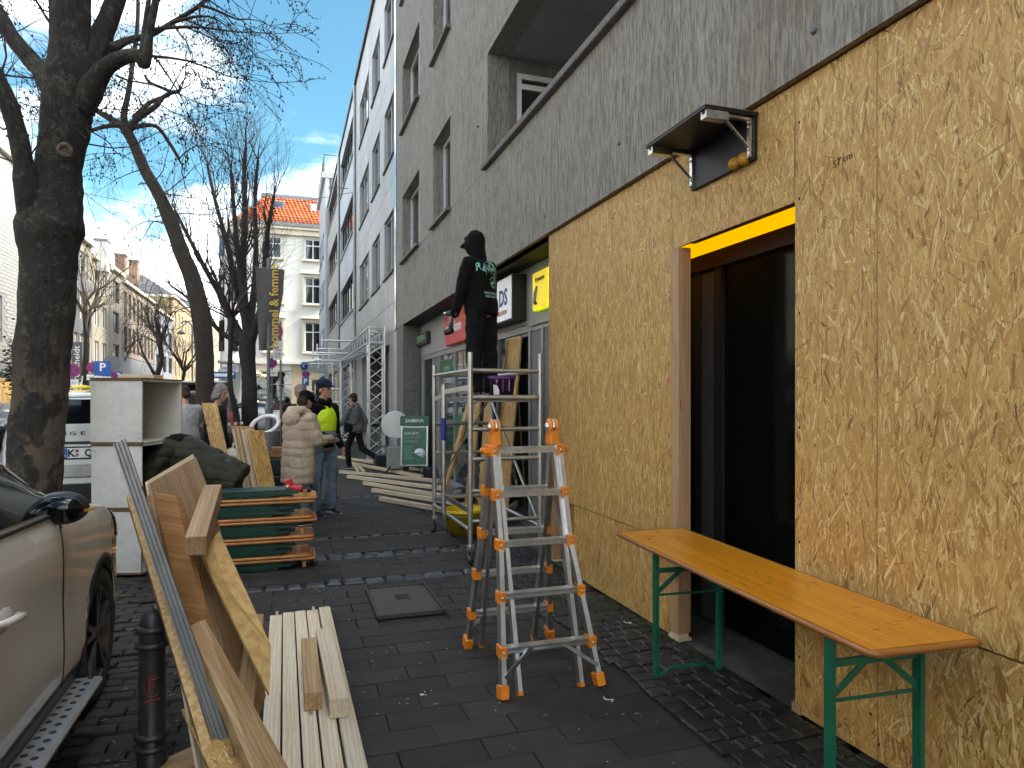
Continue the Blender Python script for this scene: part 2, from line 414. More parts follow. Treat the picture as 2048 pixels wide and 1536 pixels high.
ironcover = mat('cast cover', (.050, .043, .037), .7, col2=(.066, .057, .049), ns=40, bump=.4, bs=150, bd=.002)
moss = mat('moss', (.03, .045, .012), .95, col2=(.05, .07, .02), ns=40)

# metals, plastics, cloth
alu = mat('aluminium', (.58, .58, .58), .34, 1, col2=(.68, .68, .68), ns=25, stretch=(1, 1, .25), bump=.06, bs=80, dirt=.35)
alu_t = mat('aluminium tube', (.48, .48, .47), .38, 1, col2=(.58, .58, .57), ns=18, dirt=.4)
alu_d = mat('dull aluminium', (.36, .36, .36), .5, .9, col2=(.45, .45, .45), ns=12, dirt=.4)
steel = mat('zinc plated steel', (.62, .62, .6), .28, 1, col2=(.7, .7, .68), ns=30)
silver = mat('truss aluminium', (.66, .66, .66), .35, .85, col2=(.74, .74, .74), ns=20)
grayprof = mat('grey drywall track', (.20, .195, .185), .45, .6, col2=(.25, .245, .235), ns=8, stretch=(1, 1, .2))
orange = mat('orange plastic', (.80, .24, .012), .42, col2=(.72, .20, .01), ns=20, dirt=.45)
green = mat('green enamel', (.008, .11, .060), .35, col2=(.01, .135, .075), ns=9, dirt=.3)
dgreen = mat('dark green enamel', (.004, .035, .024), .4, col2=(.006, .05, .034), ns=9)
yellow_p = mat('yellow plastic', (.85, .62, .008), .4, col2=(.80, .56, .006), ns=7, dirt=.2)
purple_p = mat('purple plastic', (.105, .022, .15), .4, col2=(.12, .026, .17), ns=7)
black_p = mat('black plastic', (.010, .010, .011), .4)
black_r = mat('black rubber', (.014, .014, .014), .75, bump=.2, bs=60)
bollard_m = mat('black iron bollard', (.013, .013, .014), .42, col2=(.02, .02, .02), ns=8, bump=.15, bs=40)
red_p = mat('red plastic', (.5, .012, .02), .4)
blue_p = mat('blue label', (.012, .03, .22), .5)
whitepaint = mat('white painted board', (.70, .70, .67), .5, col2=(.63, .63, .60), ns=9, dirt=.32)
whiteplastic = mat('white plastic', (.75, .75, .74), .35)
beigeinner = mat('off white melamine', (.60, .58, .52), .5, ns=3)
brownedge = mat('brown plywood edge', (.15, .085, .05), .7)
ylamp = mat('yellow lit soffit box', (.85, .50, .0), .5, emis=(1, .52, .0), es=.10)
ysign = mat('yellow light box', (.85, .68, .02), .4, emis=(1, .72, .02), es=.05)
wsign = mat('white light box', (.8, .8, .82), .4, emis=(.85, .88, 1), es=.02)
rsign = mat('red light box', (.45, .035, .03), .4, emis=(.6, .03, .02), es=.008)
yglow = mat('yellow edge glow', (.75, .85, .0), .4, emis=(.75, .85, 0), es=.08)
navy = mat('navy lettering', (.03, .05, .19), .5)
redtxt = mat('red lettering', (.5, .03, .03), .5)
blacktxt = mat('black lettering', (.01, .01, .01), .6)
whitetxt = mat('white lettering', (.8, .8, .8), .5)
greytxt = mat('silver lettering', (.05, .05, .055), .3, .6)
teal = mat('teal print', (.20, .50, .46), .8, col2=(.3, .6, .55), ns=30)
palegreen = mat('pale green lettering', (.25, .42, .28), .5)
goldtxt = mat('gold lettering', (.55, .36, .06), .6)
sgreen = mat('sign green', (.012, .10, .045), .4, ns=2)
poster = mat('poster green', (.02, .12, .08), .35, col2=(.035, .16, .105), ns=3)
bannerc = mat('grey banner cloth', (.075, .072, .07), .85, col2=(.095, .09, .088), ns=3)
signblue = mat('sign blue', (.012, .09, .36), .4)
signred = mat('sign red', (.40, .015, .06), .4)
signpurple = mat('sign blue field', (.10, .03, .20), .4)
greymetal = mat('grey painted steel', (.16, .165, .17), .45, .3, ns=5)
carwhite = mat('pearl white car paint', (.80, .77, .71), .22, col2=(.81, .78, .72), ns=1, coat=1)
carwhite2 = mat('white car paint', (.66, .67, .69), .2, ns=1, coat=1)
carsilver = mat('silver car paint', (.36, .35, .33), .3, .5, ns=1, coat=.8)
carblack = mat('dark car paint', (.012, .013, .016), .2, ns=1, coat=1)
carglass = mat('car glass', (.006, .007, .008), .03, spec=.8)
chrome = mat('chrome', (.75, .75, .75), .12, 1)
rimmat = mat('grey alloy', (.09, .09, .095), .3, .7)
tail = mat('tail lamp', (.35, .01, .012), .2, coat=1)
plate = mat('number plate', (.75, .75, .74), .4)
skin = mat('skin', (.48, .27, .19), .5, col2=(.42, .215, .15), ns=18)
skin_d = mat('ruddy skin', (.40, .20, .14), .5, col2=(.45, .24, .17), ns=18)
eye_m = mat('eye', (.03, .02, .015), .2)
lip_m = mat('lip', (.30, .10, .085), .5)
tanned = mat('black face gaiter', (.012, .012, .013), .9)  # near-black cloth of the scaffold worker's face mask
def cloth(name, a, b_, ns=5, bump=.5, bs=60, rough=.9, fine=250):
    m, t, b = newmat(name); o = t.obj()
    n = t.noise(o, ns, 5, .6); f = t.noise(o, fine, 2, .5)
    c = t.mix(t.ss(n, .3, .7), a, b_); c = t.mix(t.math('MULTIPLY', f, .35), c, tuple(x*.6 for x in a))
    t.put(b.inputs['Base Color'], c); b.inputs['Roughness'].default_value = rough
    b.inputs['Sheen Weight'].default_value = .02; b.inputs['Specular IOR Level'].default_value = .2
    t.put(b.inputs['Normal'], t.bump(t.math('ADD', t.noise(o, bs*.25, 4, .6), t.math('MULTIPLY', f, .3)), bump, .012)); return m
c_black = cloth('black cotton', (.0028, .0028, .003), (.0045, .0045, .005))
c_black2 = cloth('black denim', (.005, .005, .006), (.009, .009, .011))
c_navy = cloth('dark navy cloth', (.008, .009, .013), (.014, .015, .02))
c_olive = cloth('olive nylon', (.030, .031, .020), (.044, .045, .030), bump=.3, rough=.6)
c_fur = cloth('beige teddy fur', (.44, .34, .25), (.55, .44, .34), 7, .9, 130, 1, 160)
c_grey = cloth('grey fleece', (.11, .11, .115), (.16, .16, .165), 20)
c_lgrey = cloth('light grey fleece', (.30, .30, .30), (.36, .36, .36), 20)
c_jeans = cloth('washed blue jeans', (.11, .16, .22), (.22, .28, .34), 8)
c_white = cloth('cream cotton cloth', (.55, .51, .43), (.65, .60, .5))
c_capnavy = cloth('navy cap cloth', (.010, .014, .035), (.015, .02, .045))
c_red = cloth('red cloth', (.45, .01, .015), (.5, .015, .02))
hair_g = cloth('grey hair', (.16, .15, .14), (.36, .35, .33), 40, .9, 160)
hair_b = cloth('brown hair', (.035, .022, .014), (.06, .038, .024), 40, .9, 160)
m, t, b = newmat('neon vest'); neon = m
o = t.obj(); s3 = t.n('ShaderNodeSeparateXYZ'); t.put(s3.inputs[0], o)
z = t.math('ADD', s3.outputs[2], t.math('MULTIPLY', t.noise(o, 6, 2), .03))
band = t.math('MAXIMUM', t.math('MULTIPLY', t.math('GREATER_THAN', z, 1.145), t.math('LESS_THAN', z, 1.205)), t.math('MULTIPLY', t.math('GREATER_THAN', z, .985), t.math('LESS_THAN', z, 1.045)))
t.put(b.inputs['Base Color'], t.mix(band, (.60, .85, .01), (.26, .27, .27))); b.inputs['Roughness'].default_value = .7
b.inputs['Emission Color'].default_value = (.5, .9, 0, 1); b.inputs['Emission Strength'].default_value = 0
t.put(b.inputs['Normal'], t.bump(t.noise(o, 14, 4, .6), .5, .012))

# bark
def barkmat(name, a, b_, patch=None, ps=3, zlim=None, lichen=.3):
    m, t, b = newmat(name); o = t.n('ShaderNodeNewGeometry').outputs['Position']
    r = t.noise(t.vm('MULTIPLY', o, (34, 34, 9)), 1, 5, .7, .5); n = t.noise(o, 7, 5, .6)
    c = t.mix(t.ss(r, .3, .7), a, b_)
    if patch:
        p = t.ss(t.noise(t.vm('MULTIPLY', o, (6, 6, 3.6)), 1, 4, .55, .5), .50, .56)
        if zlim:
            sz = t.n('ShaderNodeSeparateXYZ'); t.put(sz.inputs[0], o)
            p = t.math('MULTIPLY', p, t.math('SUBTRACT', 1, t.ss(sz.outputs[2], zlim[0], zlim[1])))
        c = t.mix(t.math('MULTIPLY', p, .85), c, t.mix(t.ss(n, .35, .65), patch, tuple(x*.62 for x in patch)))
    li = t.math('MAXIMUM', t.ss(t.noise(o, 16, 5, .7), .54, .66), t.math('MULTIPLY', t.ss(t.noise(o, 3.4, 3, .6), .52, .62), t.ss(t.noise(o, 38, 4, .7), .44, .56)))
    c = t.mix(t.math('MULTIPLY', li, lichen), c, (.105, .11, .082))
    t.put(b.inputs['Base Color'], c); b.inputs['Roughness'].default_value = .95
    t.put(b.inputs['Normal'], t.bump(t.math('ADD', r, t.math('MULTIPLY', t.noise(o, 60, 4, .6), .5)), 1.0, .02)); return m
bark1 = barkmat('plane tree bark', (.010, .0085, .007), (.030, .025, .020), (.125, .085, .064), 3, (1.5, 2.4), .5)
bark2 = barkmat('grey brown bark', (.020, .0145, .011), (.050, .036, .026), None, lichen=.2)
bark3 = barkmat('dark bark', (.014, .012, .011), (.034, .030, .027), None, lichen=.2)
twig = mat('twig bark', (.024, .018, .015), .9, col2=(.045, .032, .026), ns=5)
twig2 = mat('pale twig bark', (.06, .045, .033), .9, col2=(.09, .066, .048), ns=5)
budm = mat('bud', (.018, .010, .010), .8)
# roof tiles
m, t, b = newmat('orange clay tile'); rooftile = m
o = t.n('ShaderNodeNewGeometry').outputs['Position']
c = t.mix(t.ss(t.noise(o, 2.4, 4, .6), .3, .7), (.50, .105, .025), (.62, .16, .045))
c = t.mix(t.ss(t.vor(t.vm('MULTIPLY', o, (3.3, 1, 3)), 1, 'F1', 'Distance'), .2, .8), c, (.44, .09, .022))
t.put(b.inputs['Base Color'], c); b.inputs['Roughness'].default_value = .7
# ------------------------------------------------------------------ ground
def sheet(name, x0, x1, y0, y1, z, m, kind='structure'):
    return tag(MB().add([(x0, y0, z), (x1, y0, z), (x1, y1, z), (x0, y1, z)], [(0, 1, 2, 3)]).build(name, m), kind=kind)
sheet('ground', -300, 300, -60, 700, -.13, asphalt)
struct(MB().box((-10.2, -30, -.12), (-3.15, 260, -.06)).build('road', asphalt))
pavement = struct(MB().box((-3.0, -30, -.12), (2.56, 56, -.03)).build('pavement', joint))
struct(MB().box((-13.2, -30, -.12), (-10.35, 260, .0)).build('far_pavement', asphalt))
kb = MB()
for y in range(-8, 60): kb.bar((-3.075, y+.005, -.04), (-3.075, y+.995, -.04), .14, .15, ch=.01); 
for y in range(-8, 90): kb.bar((-10.275, y+.005, -.04), (-10.275, y+.995, -.04), .14, .15, ch=.01)
tag(kb.build('kerb', basalt), kind='structure')
shopfloor = sheet('shop_floor', 2.56, 6.0, -4, 16.3, .004, screed)

def stone_mesh(name, lx, ly, m, var=0.004, h=.07, ch=.005, seed=0, irr=0):
    r = random.Random(seed); vs = []
    for k, (e, z) in enumerate(((0, -h), (0, -ch), (ch, 0))):
        for sx_, sy_ in ((-1, -1), (1, -1), (1, 1), (-1, 1)):
            vs.append((sx_*(lx/2-e)+r.uniform(-irr, irr), sy_*(ly/2-e)+r.uniform(-irr, irr), z+(r.uniform(-var, var)*.4 if k == 2 else 0)))
    fs = [(4*k+i, 4*k+(i+1) % 4, 4*k+4+(i+1) % 4, 4*k+4+i) for k in range(2) for i in range(4)]+[(8, 9, 10, 11)]
    me = bpy.data.meshes.new(name); me.from_pydata(vs, [], fs); me.materials.append(m); return me
def far_stones(name, spots, metas, m, parent):
    vs = []; fs = []
    for (x, y, z, rz, k) in spots:
        me = metas[k]; b = len(vs); c, s = math.cos(rz), math.sin(rz)
        vs += [(x+v.co.x*c-v.co.y*s, y+v.co.x*s+v.co.y*c, z+v.co.z) for v in me.vertices if v.index > 3]
        fs += [tuple(b+i-4 for i in f.vertices) for f in me.polygons if min(f.vertices) > 3]
    me = bpy.data.meshes.new(name); me.from_pydata(vs, [], fs); me.materials.append(m)
    return tag(link(name, me, parent), kind='stuff')
def lay(name, spots, metas, m, parent, limit=290):
    spots.sort(key=lambda s: math.hypot(s[0]-.3, s[1]))
    for (x, y, z, rz, k) in spots[:limit]:
        o = bpy.data.objects.new(name, metas[k]); COL.objects.link(o); o.parent = parent
        o.location = (x, y, z); o.rotation_euler = (random.gauss(0, .004), random.gauss(0, .004), rz)
    if len(spots) > limit: far_stones(name+'_field', spots[limit:], metas, m, parent)
COVER = (.655, 1.185, 5.20, 6.0)
bands = ((6.25, 6.40), (7.15, 7.47), (8.2, 8.36), (11.6, 11.75))
metas = [stone_mesh('paving_stone', .3955, .1945, paver, .003, ch=.0035, seed=i, irr=.0012) for i in range(5)]
half = [stone_mesh('paving_stone', .1945, .1945, paver, .003, ch=.0035, seed=i+9, irr=.0012) for i in range(2)]
metas += half
spots = []; y = 1.0; k = 0
X0, X1 = -.50, 1.92
bandrows = []
while y < 34:
    inb = [b for b in bands if b[0]-.02 < y+.1 < b[1]+.12]
    if inb:
        bandrows.append(inb[0]); y = inb[0][1]+.005; bands = tuple(b for b in bands if b is not inb[0]); continue
    x = X0 + (.0 if k % 2 else .2)
    if k % 2 == 0: spots.append((X0+.1, y+.1, 0, 0, 5+random.randrange(2)))
    while x < X1-.05:
        wdt = .4 if x+.4 <= X1+.02 else .2
        cx, cy = x+wdt/2, y+.1
        if not (cx+wdt/2 > COVER[0] and cx-wdt/2 < COVER[1] and cy+.1 > COVER[2] and cy-.1 < COVER[3]):
            spots.append((cx+random.gauss(0, .0015), cy, random.gauss(0, .0018), random.gauss(0, .003), random.randrange(5) if wdt > .3 else 5+random.randrange(2)))
        else:
            for (xa, xb) in ((cx-wdt/2, min(cx+wdt/2, COVER[0])), (max(cx-wdt/2, COVER[1]), cx+wdt/2)):
                if xb-xa > .03 and not (xa >= COVER[0] and xb <= COVER[1]):
                    ya, yb = y, y+.2
                    metas.append(stone_mesh('paving_stone', xb-xa-.008, .192, paver, .003, seed=len(metas))); spots.append(((xa+xb)/2, cy, 0, 0, len(metas)-1))
        x += wdt
    y += .2; k += 1
lay('paving_stone', spots, metas, paver, pavement, 295)
# rows of blue grey setts crossing the pavement
setts = [stone_mesh('sett', random.uniform(.11, .2), .14, sett, .006, .06, .018, i, .012) for i in range(6)]
sp = []
for (a, b) in bandrows:
    rows = max(1, round((b-a)/.155))
    for r_ in range(rows):
        x = X0
        while x < X1: 
            q = random.randrange(6); L = max(v.co.x for v in setts[q].vertices)*2
            sp.append((x+L/2, a+.078+r_*.155, random.gauss(.002, .004), random.gauss(0, .03), q)); x += L+.008
strip = struct(MB().box((X0, 6.2, -.05), (X1, 12, -.031)).build('sett_bands', joint))
lay('sett', sp, setts, sett, strip, 290)
# basalt setts between the paving and the shop fronts, and old setts under the parked cars
bs = [stone_mesh('cobble', random.uniform(.09, .15), .1, basalt, .003, .06, .008, i+40, .006) for i in range(6)]
sp = []; y = 1.2
while y < 20:
    x = X1+.005+random.uniform(0, .05)
    while x < 2.52:
        q = random.randrange(6); L = max(v.co.x for v in bs[q].vertices)*2
        sp.append((x+L/2, y, random.gauss(-.004, .0025), random.gauss(0, .03), q)); x += L+.004
    y += .105
cob = struct(MB().box((X1, 1.0, -.045), (2.56, 20, -.032)).build('cobble_strip', joint))
lay('cobble', sp, bs, basalt, cob, 295)
sp = []; y = 1.4
old = [stone_mesh('parking_stone', .19, .095, paver, .006, .06, .010, i+80, .006) for i in range(6)]
while y < 15:
    x = -3.0+(.1 if int(y*10) % 2 else 0)
    while x < X0-.05:
        sp.append((x+.1, y, random.gauss(-.003, .005), random.gauss(0, .02), random.randrange(6))); x += .2
    y += .1035
park = struct(MB().box((-3.0, 1.0, -.045), (X0, 16, -.0315)).build('parking_bay', joint))
sp = [s for s in sp if s[0] > -1.6]+[s for s in sp if s[0] <= -1.6 and s[1] > 5]
lay('parking_stone', sp, old, paver, park, 295)

cv = thing('access_cover', 'square grey pavement cover with a small slotted grate in its middle', 'manhole cover', (.92, 5.6, 0))
MB().box((.675, 5.22, -.03), (1.165, 5.985, .003), .006).build('cover_plate', ironcover, cv)
f = MB()
for a, b_ in (((.665, 5.2, 0), (.665, 6.0, 0)), ((1.175, 5.2, 0), (1.175, 6.0, 0))): f.bar(a, b_, .012, .03)
for yy in (5.206, 5.994): f.bar((.672, yy, -.001), (1.168, yy, -.001), .012, .03)
f.build('cover_frame', ironcover, cv)
gr = MB().box((.86, 5.60, .004), (.98, 5.74, .0065)); gr.build('grate', blackpanel, cv)
for i in range(5): MB().box((.862, 5.607+i*.028, .007), (.978, 5.618+i*.028, .010)).build('grate_bar', ironcover, cv)
for i, (x, y_) in enumerate(((.70, 5.25), (1.14, 5.25), (.70, 5.95), (1.14, 5.95))): MB().box((x-.022, y_-.012, .0035), (x+.022, y_+.012, .0055)).build('lifting_slot', blackpanel, cv)

# small litter: chips, chewing gum, moss
lm = MB()
for i in range(420):
    x = random.uniform(-.4, 2.4); y = random.uniform(2.2, 9) if random.random() < .8 else random.uniform(9, 15)
    s = random.uniform(.002, .007); a = random.uniform(0, PI); dx, dy = math.cos(a)*s, math.sin(a)*s; z = .004
    lm.add([(x-dx, y-dy, z), (x+dy*.6, y-dx*.6, z), (x+dx, y+dy, z+.003), (x-dy*.6, y+dx*.6, z+.001)], [(0, 1, 2, 3)])
tag(lm.build('wood_chips', spruce), kind='stuff')
gm = MB()
for i in range(90):
    x = random.uniform(-.3, 1.9); y = random.uniform(2.4, 9); gm.ell((x, y, .0028), (random.uniform(.006, .016), random.uniform(.006, .012), .002), 8, 5)
tag(gm.build('chewing_gum_spots', mat('old gum', (.16, .155, .15), .8)), kind='stuff')
mm = MB()
for i in range(900):
    y = random.uniform(2.2, 6.2); x = 2.545-abs(random.gauss(0, .06)); s = random.uniform(.004, .012)
    if mnoise.noise(V((x*3, y*2.2, 0))) < -.05: continue
    mm.ell((x, y, .0), (s, s, s*.5), 5, 4)
tag(mm.build('moss_tufts', moss), kind='stuff')
for (px, py, lab) in ((845, 1389, 'orange tipped cigarette stub lying on the dark paving left of the ladder'), (1218, 1400, 'thin white plastic strip curled on the paving right of the ladder'), (1256, 1246, 'small white curl of tape on the setts below the OSB wall')):
    c = GR(px, py, .006)
    if 'cigarette' in lab:
        o = thing('cigarette_stub', lab, 'litter', c); MB().tube([c+V((-.012, .006, 0)), c+V((.006, -.003, 0))], .004, 8).build('paper', whitetxt, o); MB().tube([c+V((.0065, -.0032, 0)), c+V((.02, -.01, 0))], .004, 8).build('filter', orange, o)
    else:
        pts = [c+V((.02*math.sin(i*.7), -.03+.008*i, .003+.004*math.sin(i))) for i in range(9)]
        one('tape_curl', MB().tube(pts, .0028, 5), whitetxt, lab, 'litter')

ll = MB()
for i in range(500):
    x = random.gauss(-.62, .22); y = random.uniform(3.0, 8.5); a = random.uniform(0, PI); L_ = random.uniform(.008, .035); d = V((math.cos(a), math.sin(a), random.uniform(-.1, .25)))*L_; e = V((-math.sin(a), math.cos(a), .1))*random.uniform(.0015, .008); c = V((x, y, .006))
    ll.add([c-d, c+e, c+d, c-e], [(0, 1, 2, 3)])
for i in range(260):
    x = random.uniform(1.9, 2.52); y = random.uniform(2.2, 6.5); a = random.uniform(0, PI); L_ = random.uniform(.005, .016); d = V((math.cos(a), math.sin(a), .1))*L_; e = V((-math.sin(a), math.cos(a), 0))*random.uniform(.001, .003); c = V((x, y, .005))
    ll.add([c-d, c+e, c+d, c-e], [(0, 1, 2, 3)])
tag(ll.build('leaf_litter', mat('dry litter', (.09, .065, .035), .9, col2=(.20, .15, .085), ns=30), None, False), kind='stuff')

# ------------------------------------------------------------------ OSB flakes
def strands(parent, O, U, Vv, w, h, N, dens=6000, seed=1, size=1.0, spread=.42, z0=.0004):
    r = np.random.default_rng(seed); n = max(60, int(w*h*dens)); O = V(O)-root_of(parent).location
    kind = r.random(n); lg = kind > .88; md = (kind > .45) & ~lg
    L = np.where(lg, r.lognormal(math.log(.12), .32, n), np.where(md, r.lognormal(math.log(.092), .38, n), r.lognormal(math.log(.060), .5, n)))*size
    Wd = np.where(lg, r.lognormal(math.log(.020), .40, n), np.where(md, r.lognormal(math.log(.0095), .4, n), r.lognormal(math.log(.0040), .4, n)))*size
    L = np.clip(L, .012, .22*size); Wd = np.clip(Wd, .0016, .045*size)
    ang = r.normal(0, spread, n)+np.where(r.random(n) < .10, r.uniform(-1.5, 1.5, n), 0)
    cx = r.uniform(-.01, w+.01, n); cy = r.uniform(-.01, h+.01, n)
    e = r.uniform(.55, .97, (4, n)); tip = r.uniform(-.9, .9, (2, n)); wv = r.uniform(.7, 1.0, (4, n))
    a = np.stack([-L/2, -L/2*e[0], L/2*e[1], L/2, L/2*e[2], -L/2*e[3]], 1)
    c = np.stack([tip[0]*Wd/2, Wd/2*wv[0], Wd/2*wv[1], tip[1]*Wd/2, -Wd/2*wv[2], -Wd/2*wv[3]], 1)
    ca, sa = np.cos(ang)[:, None], np.sin(ang)[:, None]
    px = np.clip(cx[:, None]+a*sa+c*ca, 0, w); py = np.clip(cy[:, None]+a*ca-c*sa, 0, h)
    z = (z0+np.arange(n)/n*.0009)[:, None]+r.normal(0, .00016, (n, 6))
    U, Vv, N = np.array(V(U).normalized()), np.array(V(Vv).normalized()), np.array(V(N).normalized())
    co = np.array(O)+px[..., None]*U+py[..., None]*Vv+z[..., None]*N
    me = bpy.data.meshes.new('strands'); me.vertices.add(n*6); me.vertices.foreach_set('co', co.reshape(-1).astype(np.float32))
    me.loops.add(n*6); idx = np.arange(n*6)
    if np.dot(np.cross(U, Vv), N) > 0: idx = idx.reshape(n, 6)[:, ::-1].reshape(-1)
    me.loops.foreach_set('vertex_index', idx.astype(np.int32)); me.polygons.add(n); me.polygons.foreach_set('loop_start', (np.arange(n)*6).astype(np.int32))
    me.update(calc_edges=True)
    tone = np.clip(r.normal(.54, .21, n)+np.where(lg, -.04, .0)+r.normal(0, .12, n)*(~lg), 0.06, 1); tone[r.random(n) < .003] = .0; tone[(r.random(n) < .10) & ~lg] = .97; tone[(r.random(n) < .022) & ~lg] = .15; tone[lg] = .52+(tone[lg]-.52)*.7
    colr = np.ones((n, 6, 4), np.float32); colr[..., 0] = tone[:, None]; colr[..., 1] = (r.random((n, 6))*.5+r.random(n)[:, None]*.5)
    at = me.attributes.new('flake', 'FLOAT_COLOR', 'POINT'); at.data.foreach_set('color', colr.reshape(-1))
    gc = np.zeros((n, 6, 3), np.float32); gc[..., 0] = a+r.uniform(0, 90, (n, 1)); gc[..., 1] = c+r.uniform(0, 90, (n, 1))
    at = me.attributes.new('gc', 'FLOAT_VECTOR', 'POINT'); at.data.foreach_set('vector', gc.reshape(-1))
    me.materials.append(osb); me.validate()
    return tag(link('strands', me, parent), kind='stuff')
def osb_board(name, O, U, Vv, w, h, th, N, label=None, cat='board', parent=None, dens=6000, seed=1, both=False, group=None, size=1.0, spread=.42):
    """board with corner O, width w along U, height h along V, face towards N"""
    O = V(O); U = V(U).normalized(); Vv = V(Vv).normalized(); N = V(N).normalized()
    if parent: p = MB().poly([O, O+U*w, O+U*w+Vv*h, O+Vv*h], -N*th).build(name, osbedge, parent)
    else: p = one(name, MB().poly([O, O+U*w, O+U*w+Vv*h, O+Vv*h], -N*th), osbedge, label, cat, group)
    strands(p, O, U, Vv, w, h, N, dens, seed, size, spread)
    if both: strands(p, O-N*th, U, Vv, w, h, -N, dens*.6, seed+1, size, spread)
    return p

# ------------------------------------------------------------------ hoarding
HX = 2.56
hd = thing('hoarding', 'tall OSB board hoarding closing off the shop front with a doorway in it', 'hoarding', (HX, 3.5, 0))
pans = [(4.162, 6.50, .655, 3.315), (4.162, 5.86, .0, .652), (2.955, 4.158, 2.686, 3.315), (2.427, 2.951, .685, 3.315), (1.16, 2.423, .685, 3.315), (2.425, 2.951, .0, .681), (1.16, 2.421, .0, .681)]
for i, (y0, y1, z0, z1) in enumerate(pans):
    osb_board('panel', (HX, y0, z0+.004), (0, 1, 0), (0, 0, 1), y1-y0, z1-z0-.006, .018, (-1, 0, 0), parent=hd, seed=10+i, dens=14000, size=(.86, .86, .74, 1.05, 1.05, 1.1, 1.1)[i], spread=(.22, .22, .42, .32, .30, .40, .40)[i])
for i, (y0, y1, z0, z1) in enumerate([(-1.4, 1.155, .685, 3.315), (-1.4, 1.155, 0, .681)]):
    osb_board('panel', (HX, y0, z0+.004), (0, 1, 0), (0, 0, 1), y1-y0, z1-z0-.006, .018, (-1, 0, 0), parent=hd, seed=30+i, dens=1500)
MB().bar((HX+.035, 4.108, .045), (HX+.035, 4.108, 2.685), .10, .098, up=(0, 1, 0), ch=.003).build('door_post', postwood, hd)
MB().box((HX-.03, 4.03, .0), (HX+.07, 4.16, .022)).build('post_wedge', spruce, hd)
MB().box((HX-.015, 4.05, .022), (HX+.06, 4.15, .044)).build('post_wedge', spruce, hd)
MB().bar((HX+.05, 2.93, .0), (HX+.05, 2.93, 3.3), .06, .05, up=(0, 1, 0)).build('door_post', postwood, hd)
MB().box((HX-.012, 2.90, .0), (HX+.08, 2.965, .05)).build('post_wedge', postwood, hd)
MB().bar((HX+.055, 6.455, .02), (HX+.055, 6.455, 3.3), .09, .07, up=(0, 1, 0)).build('corner_post', postwood, hd)
MB().box((HX+.02, 6.40, .0), (HX+.11, 6.51, .02)).build('post_wedge', spruce, hd)
MB().bar((HX+.05, 2.97, 2.74), (HX+.05, 4.0, 2.74), .06, .08).build('lintel_batten', brownwood, hd)
# red felt pen marks, pencil note
text('M', .11, (HX-.0025, 4.07, 1.60), (0, -1, 0), (0, 0, 1), redtxt, 'pen_mark', hd, .0005, sx=.6)
text('A A', .05, (HX-.0035, 4.19, 1.78), (0, -1, 0), (0, 0, 1), redtxt, 'pen_mark', hd, .0005)
q = WX(1685, 320, HX-.0035)
text('57 cm', .05, q, (0, -1, .12), (0, .1, 1), blacktxt, 'pencil_note', hd, .0005)
for (y_, z_) in [(4.20, z) for z in (.9, 1.4, 1.9, 2.4, 2.9)]+[(2.92, z) for z in (.3, .9, 1.5, 2.1, 2.7, 3.1)]+[(6.46, z) for z in (.9, 1.6, 2.3, 3.0)]+[(2.46, z) for z in (.2, .55)]:
    MB().ell((HX-.002, y_, z_), (.002, .008, .008), 8, 4).build('screw', blackpanel, hd)
one('board', MB().bar((2.70, 6.14, .03), (2.66, 6.14, .64), .44, .016, up=(1, 0, .06)), brownwood, 'loose dark brown offcut leaning in the gap at the foot of the hoarding', 'board')
osb_board('board', (2.86, 6.2, .03), (.15, 1, 0), (-.05, 0, 1), .8, .58, .016, (-1, .15, -.05), 'yellowish OSB sheet standing behind the gap in the hoarding', 'board', seed=52)

# fold-down shelf mounted above the doorway
sh = thing('wall_shelf', 'black folding shelf on steel brackets mounted on the OSB above the doorway', 'shelf', (HX-.01, 3.57, 3.02))
MB().box((HX-.030, 3.25, 3.015), (HX-.004, 3.885, 3.258), .002).build('back_board', blackpanel, sh)
MB().bar((HX-.355, 3.57, 3.268), (HX-.004, 3.57, 3.268), .655, .018, ch=.002).build('shelf_board', blackpanel, sh)
MB().bar((HX-.357, 3.57, 3.280), (HX-.004, 3.57, 3.280), .66, .004).build('shelf_edge', brownedge, sh)
for y_ in (3.275, 3.86):
    b = MB()
    b.bar((HX-.040, y_, 3.03), (HX-.040, y_, 3.25), .028, .014, up=(1, 0, 0)); b.bar((HX-.035, y_, 3.246), (HX-.345, y_, 3.246), .028, .018)
    br = b.build('bracket', steel, sh)
    MB().bar((HX-.05, y_, 3.09), (HX-.215, y_, 3.236), .020, .008).build('brace', steel, br)
    MB().bar((HX-.20, y_, 3.236), (HX-.345, y_, 3.236), .055, .045).build('bracket_housing', steel, br)
    for z_ in (3.04, 3.075, 3.20, 3.23): MB().lathe([(0, 0), (.010, .001), (.009, .006), (0, .007)], 8, (HX-.05, y_, z_), (-1, 0, 0)).build('bolt', chrome, br)
kn = WX(1466, 346, HX-.05)
for dy in (0, -.085): MB().lathe([(0, 0), (.034, 0), (.034, .010), (.020, .010), (.020, .016), (.034, .016), (.034, .026), (0, .026)], 20, (HX-.036, kn.y+dy, 3.035), (-.8, -.6, .0)).build('knob', mat('amber disc', (.42, .20, .01), .4), sh)

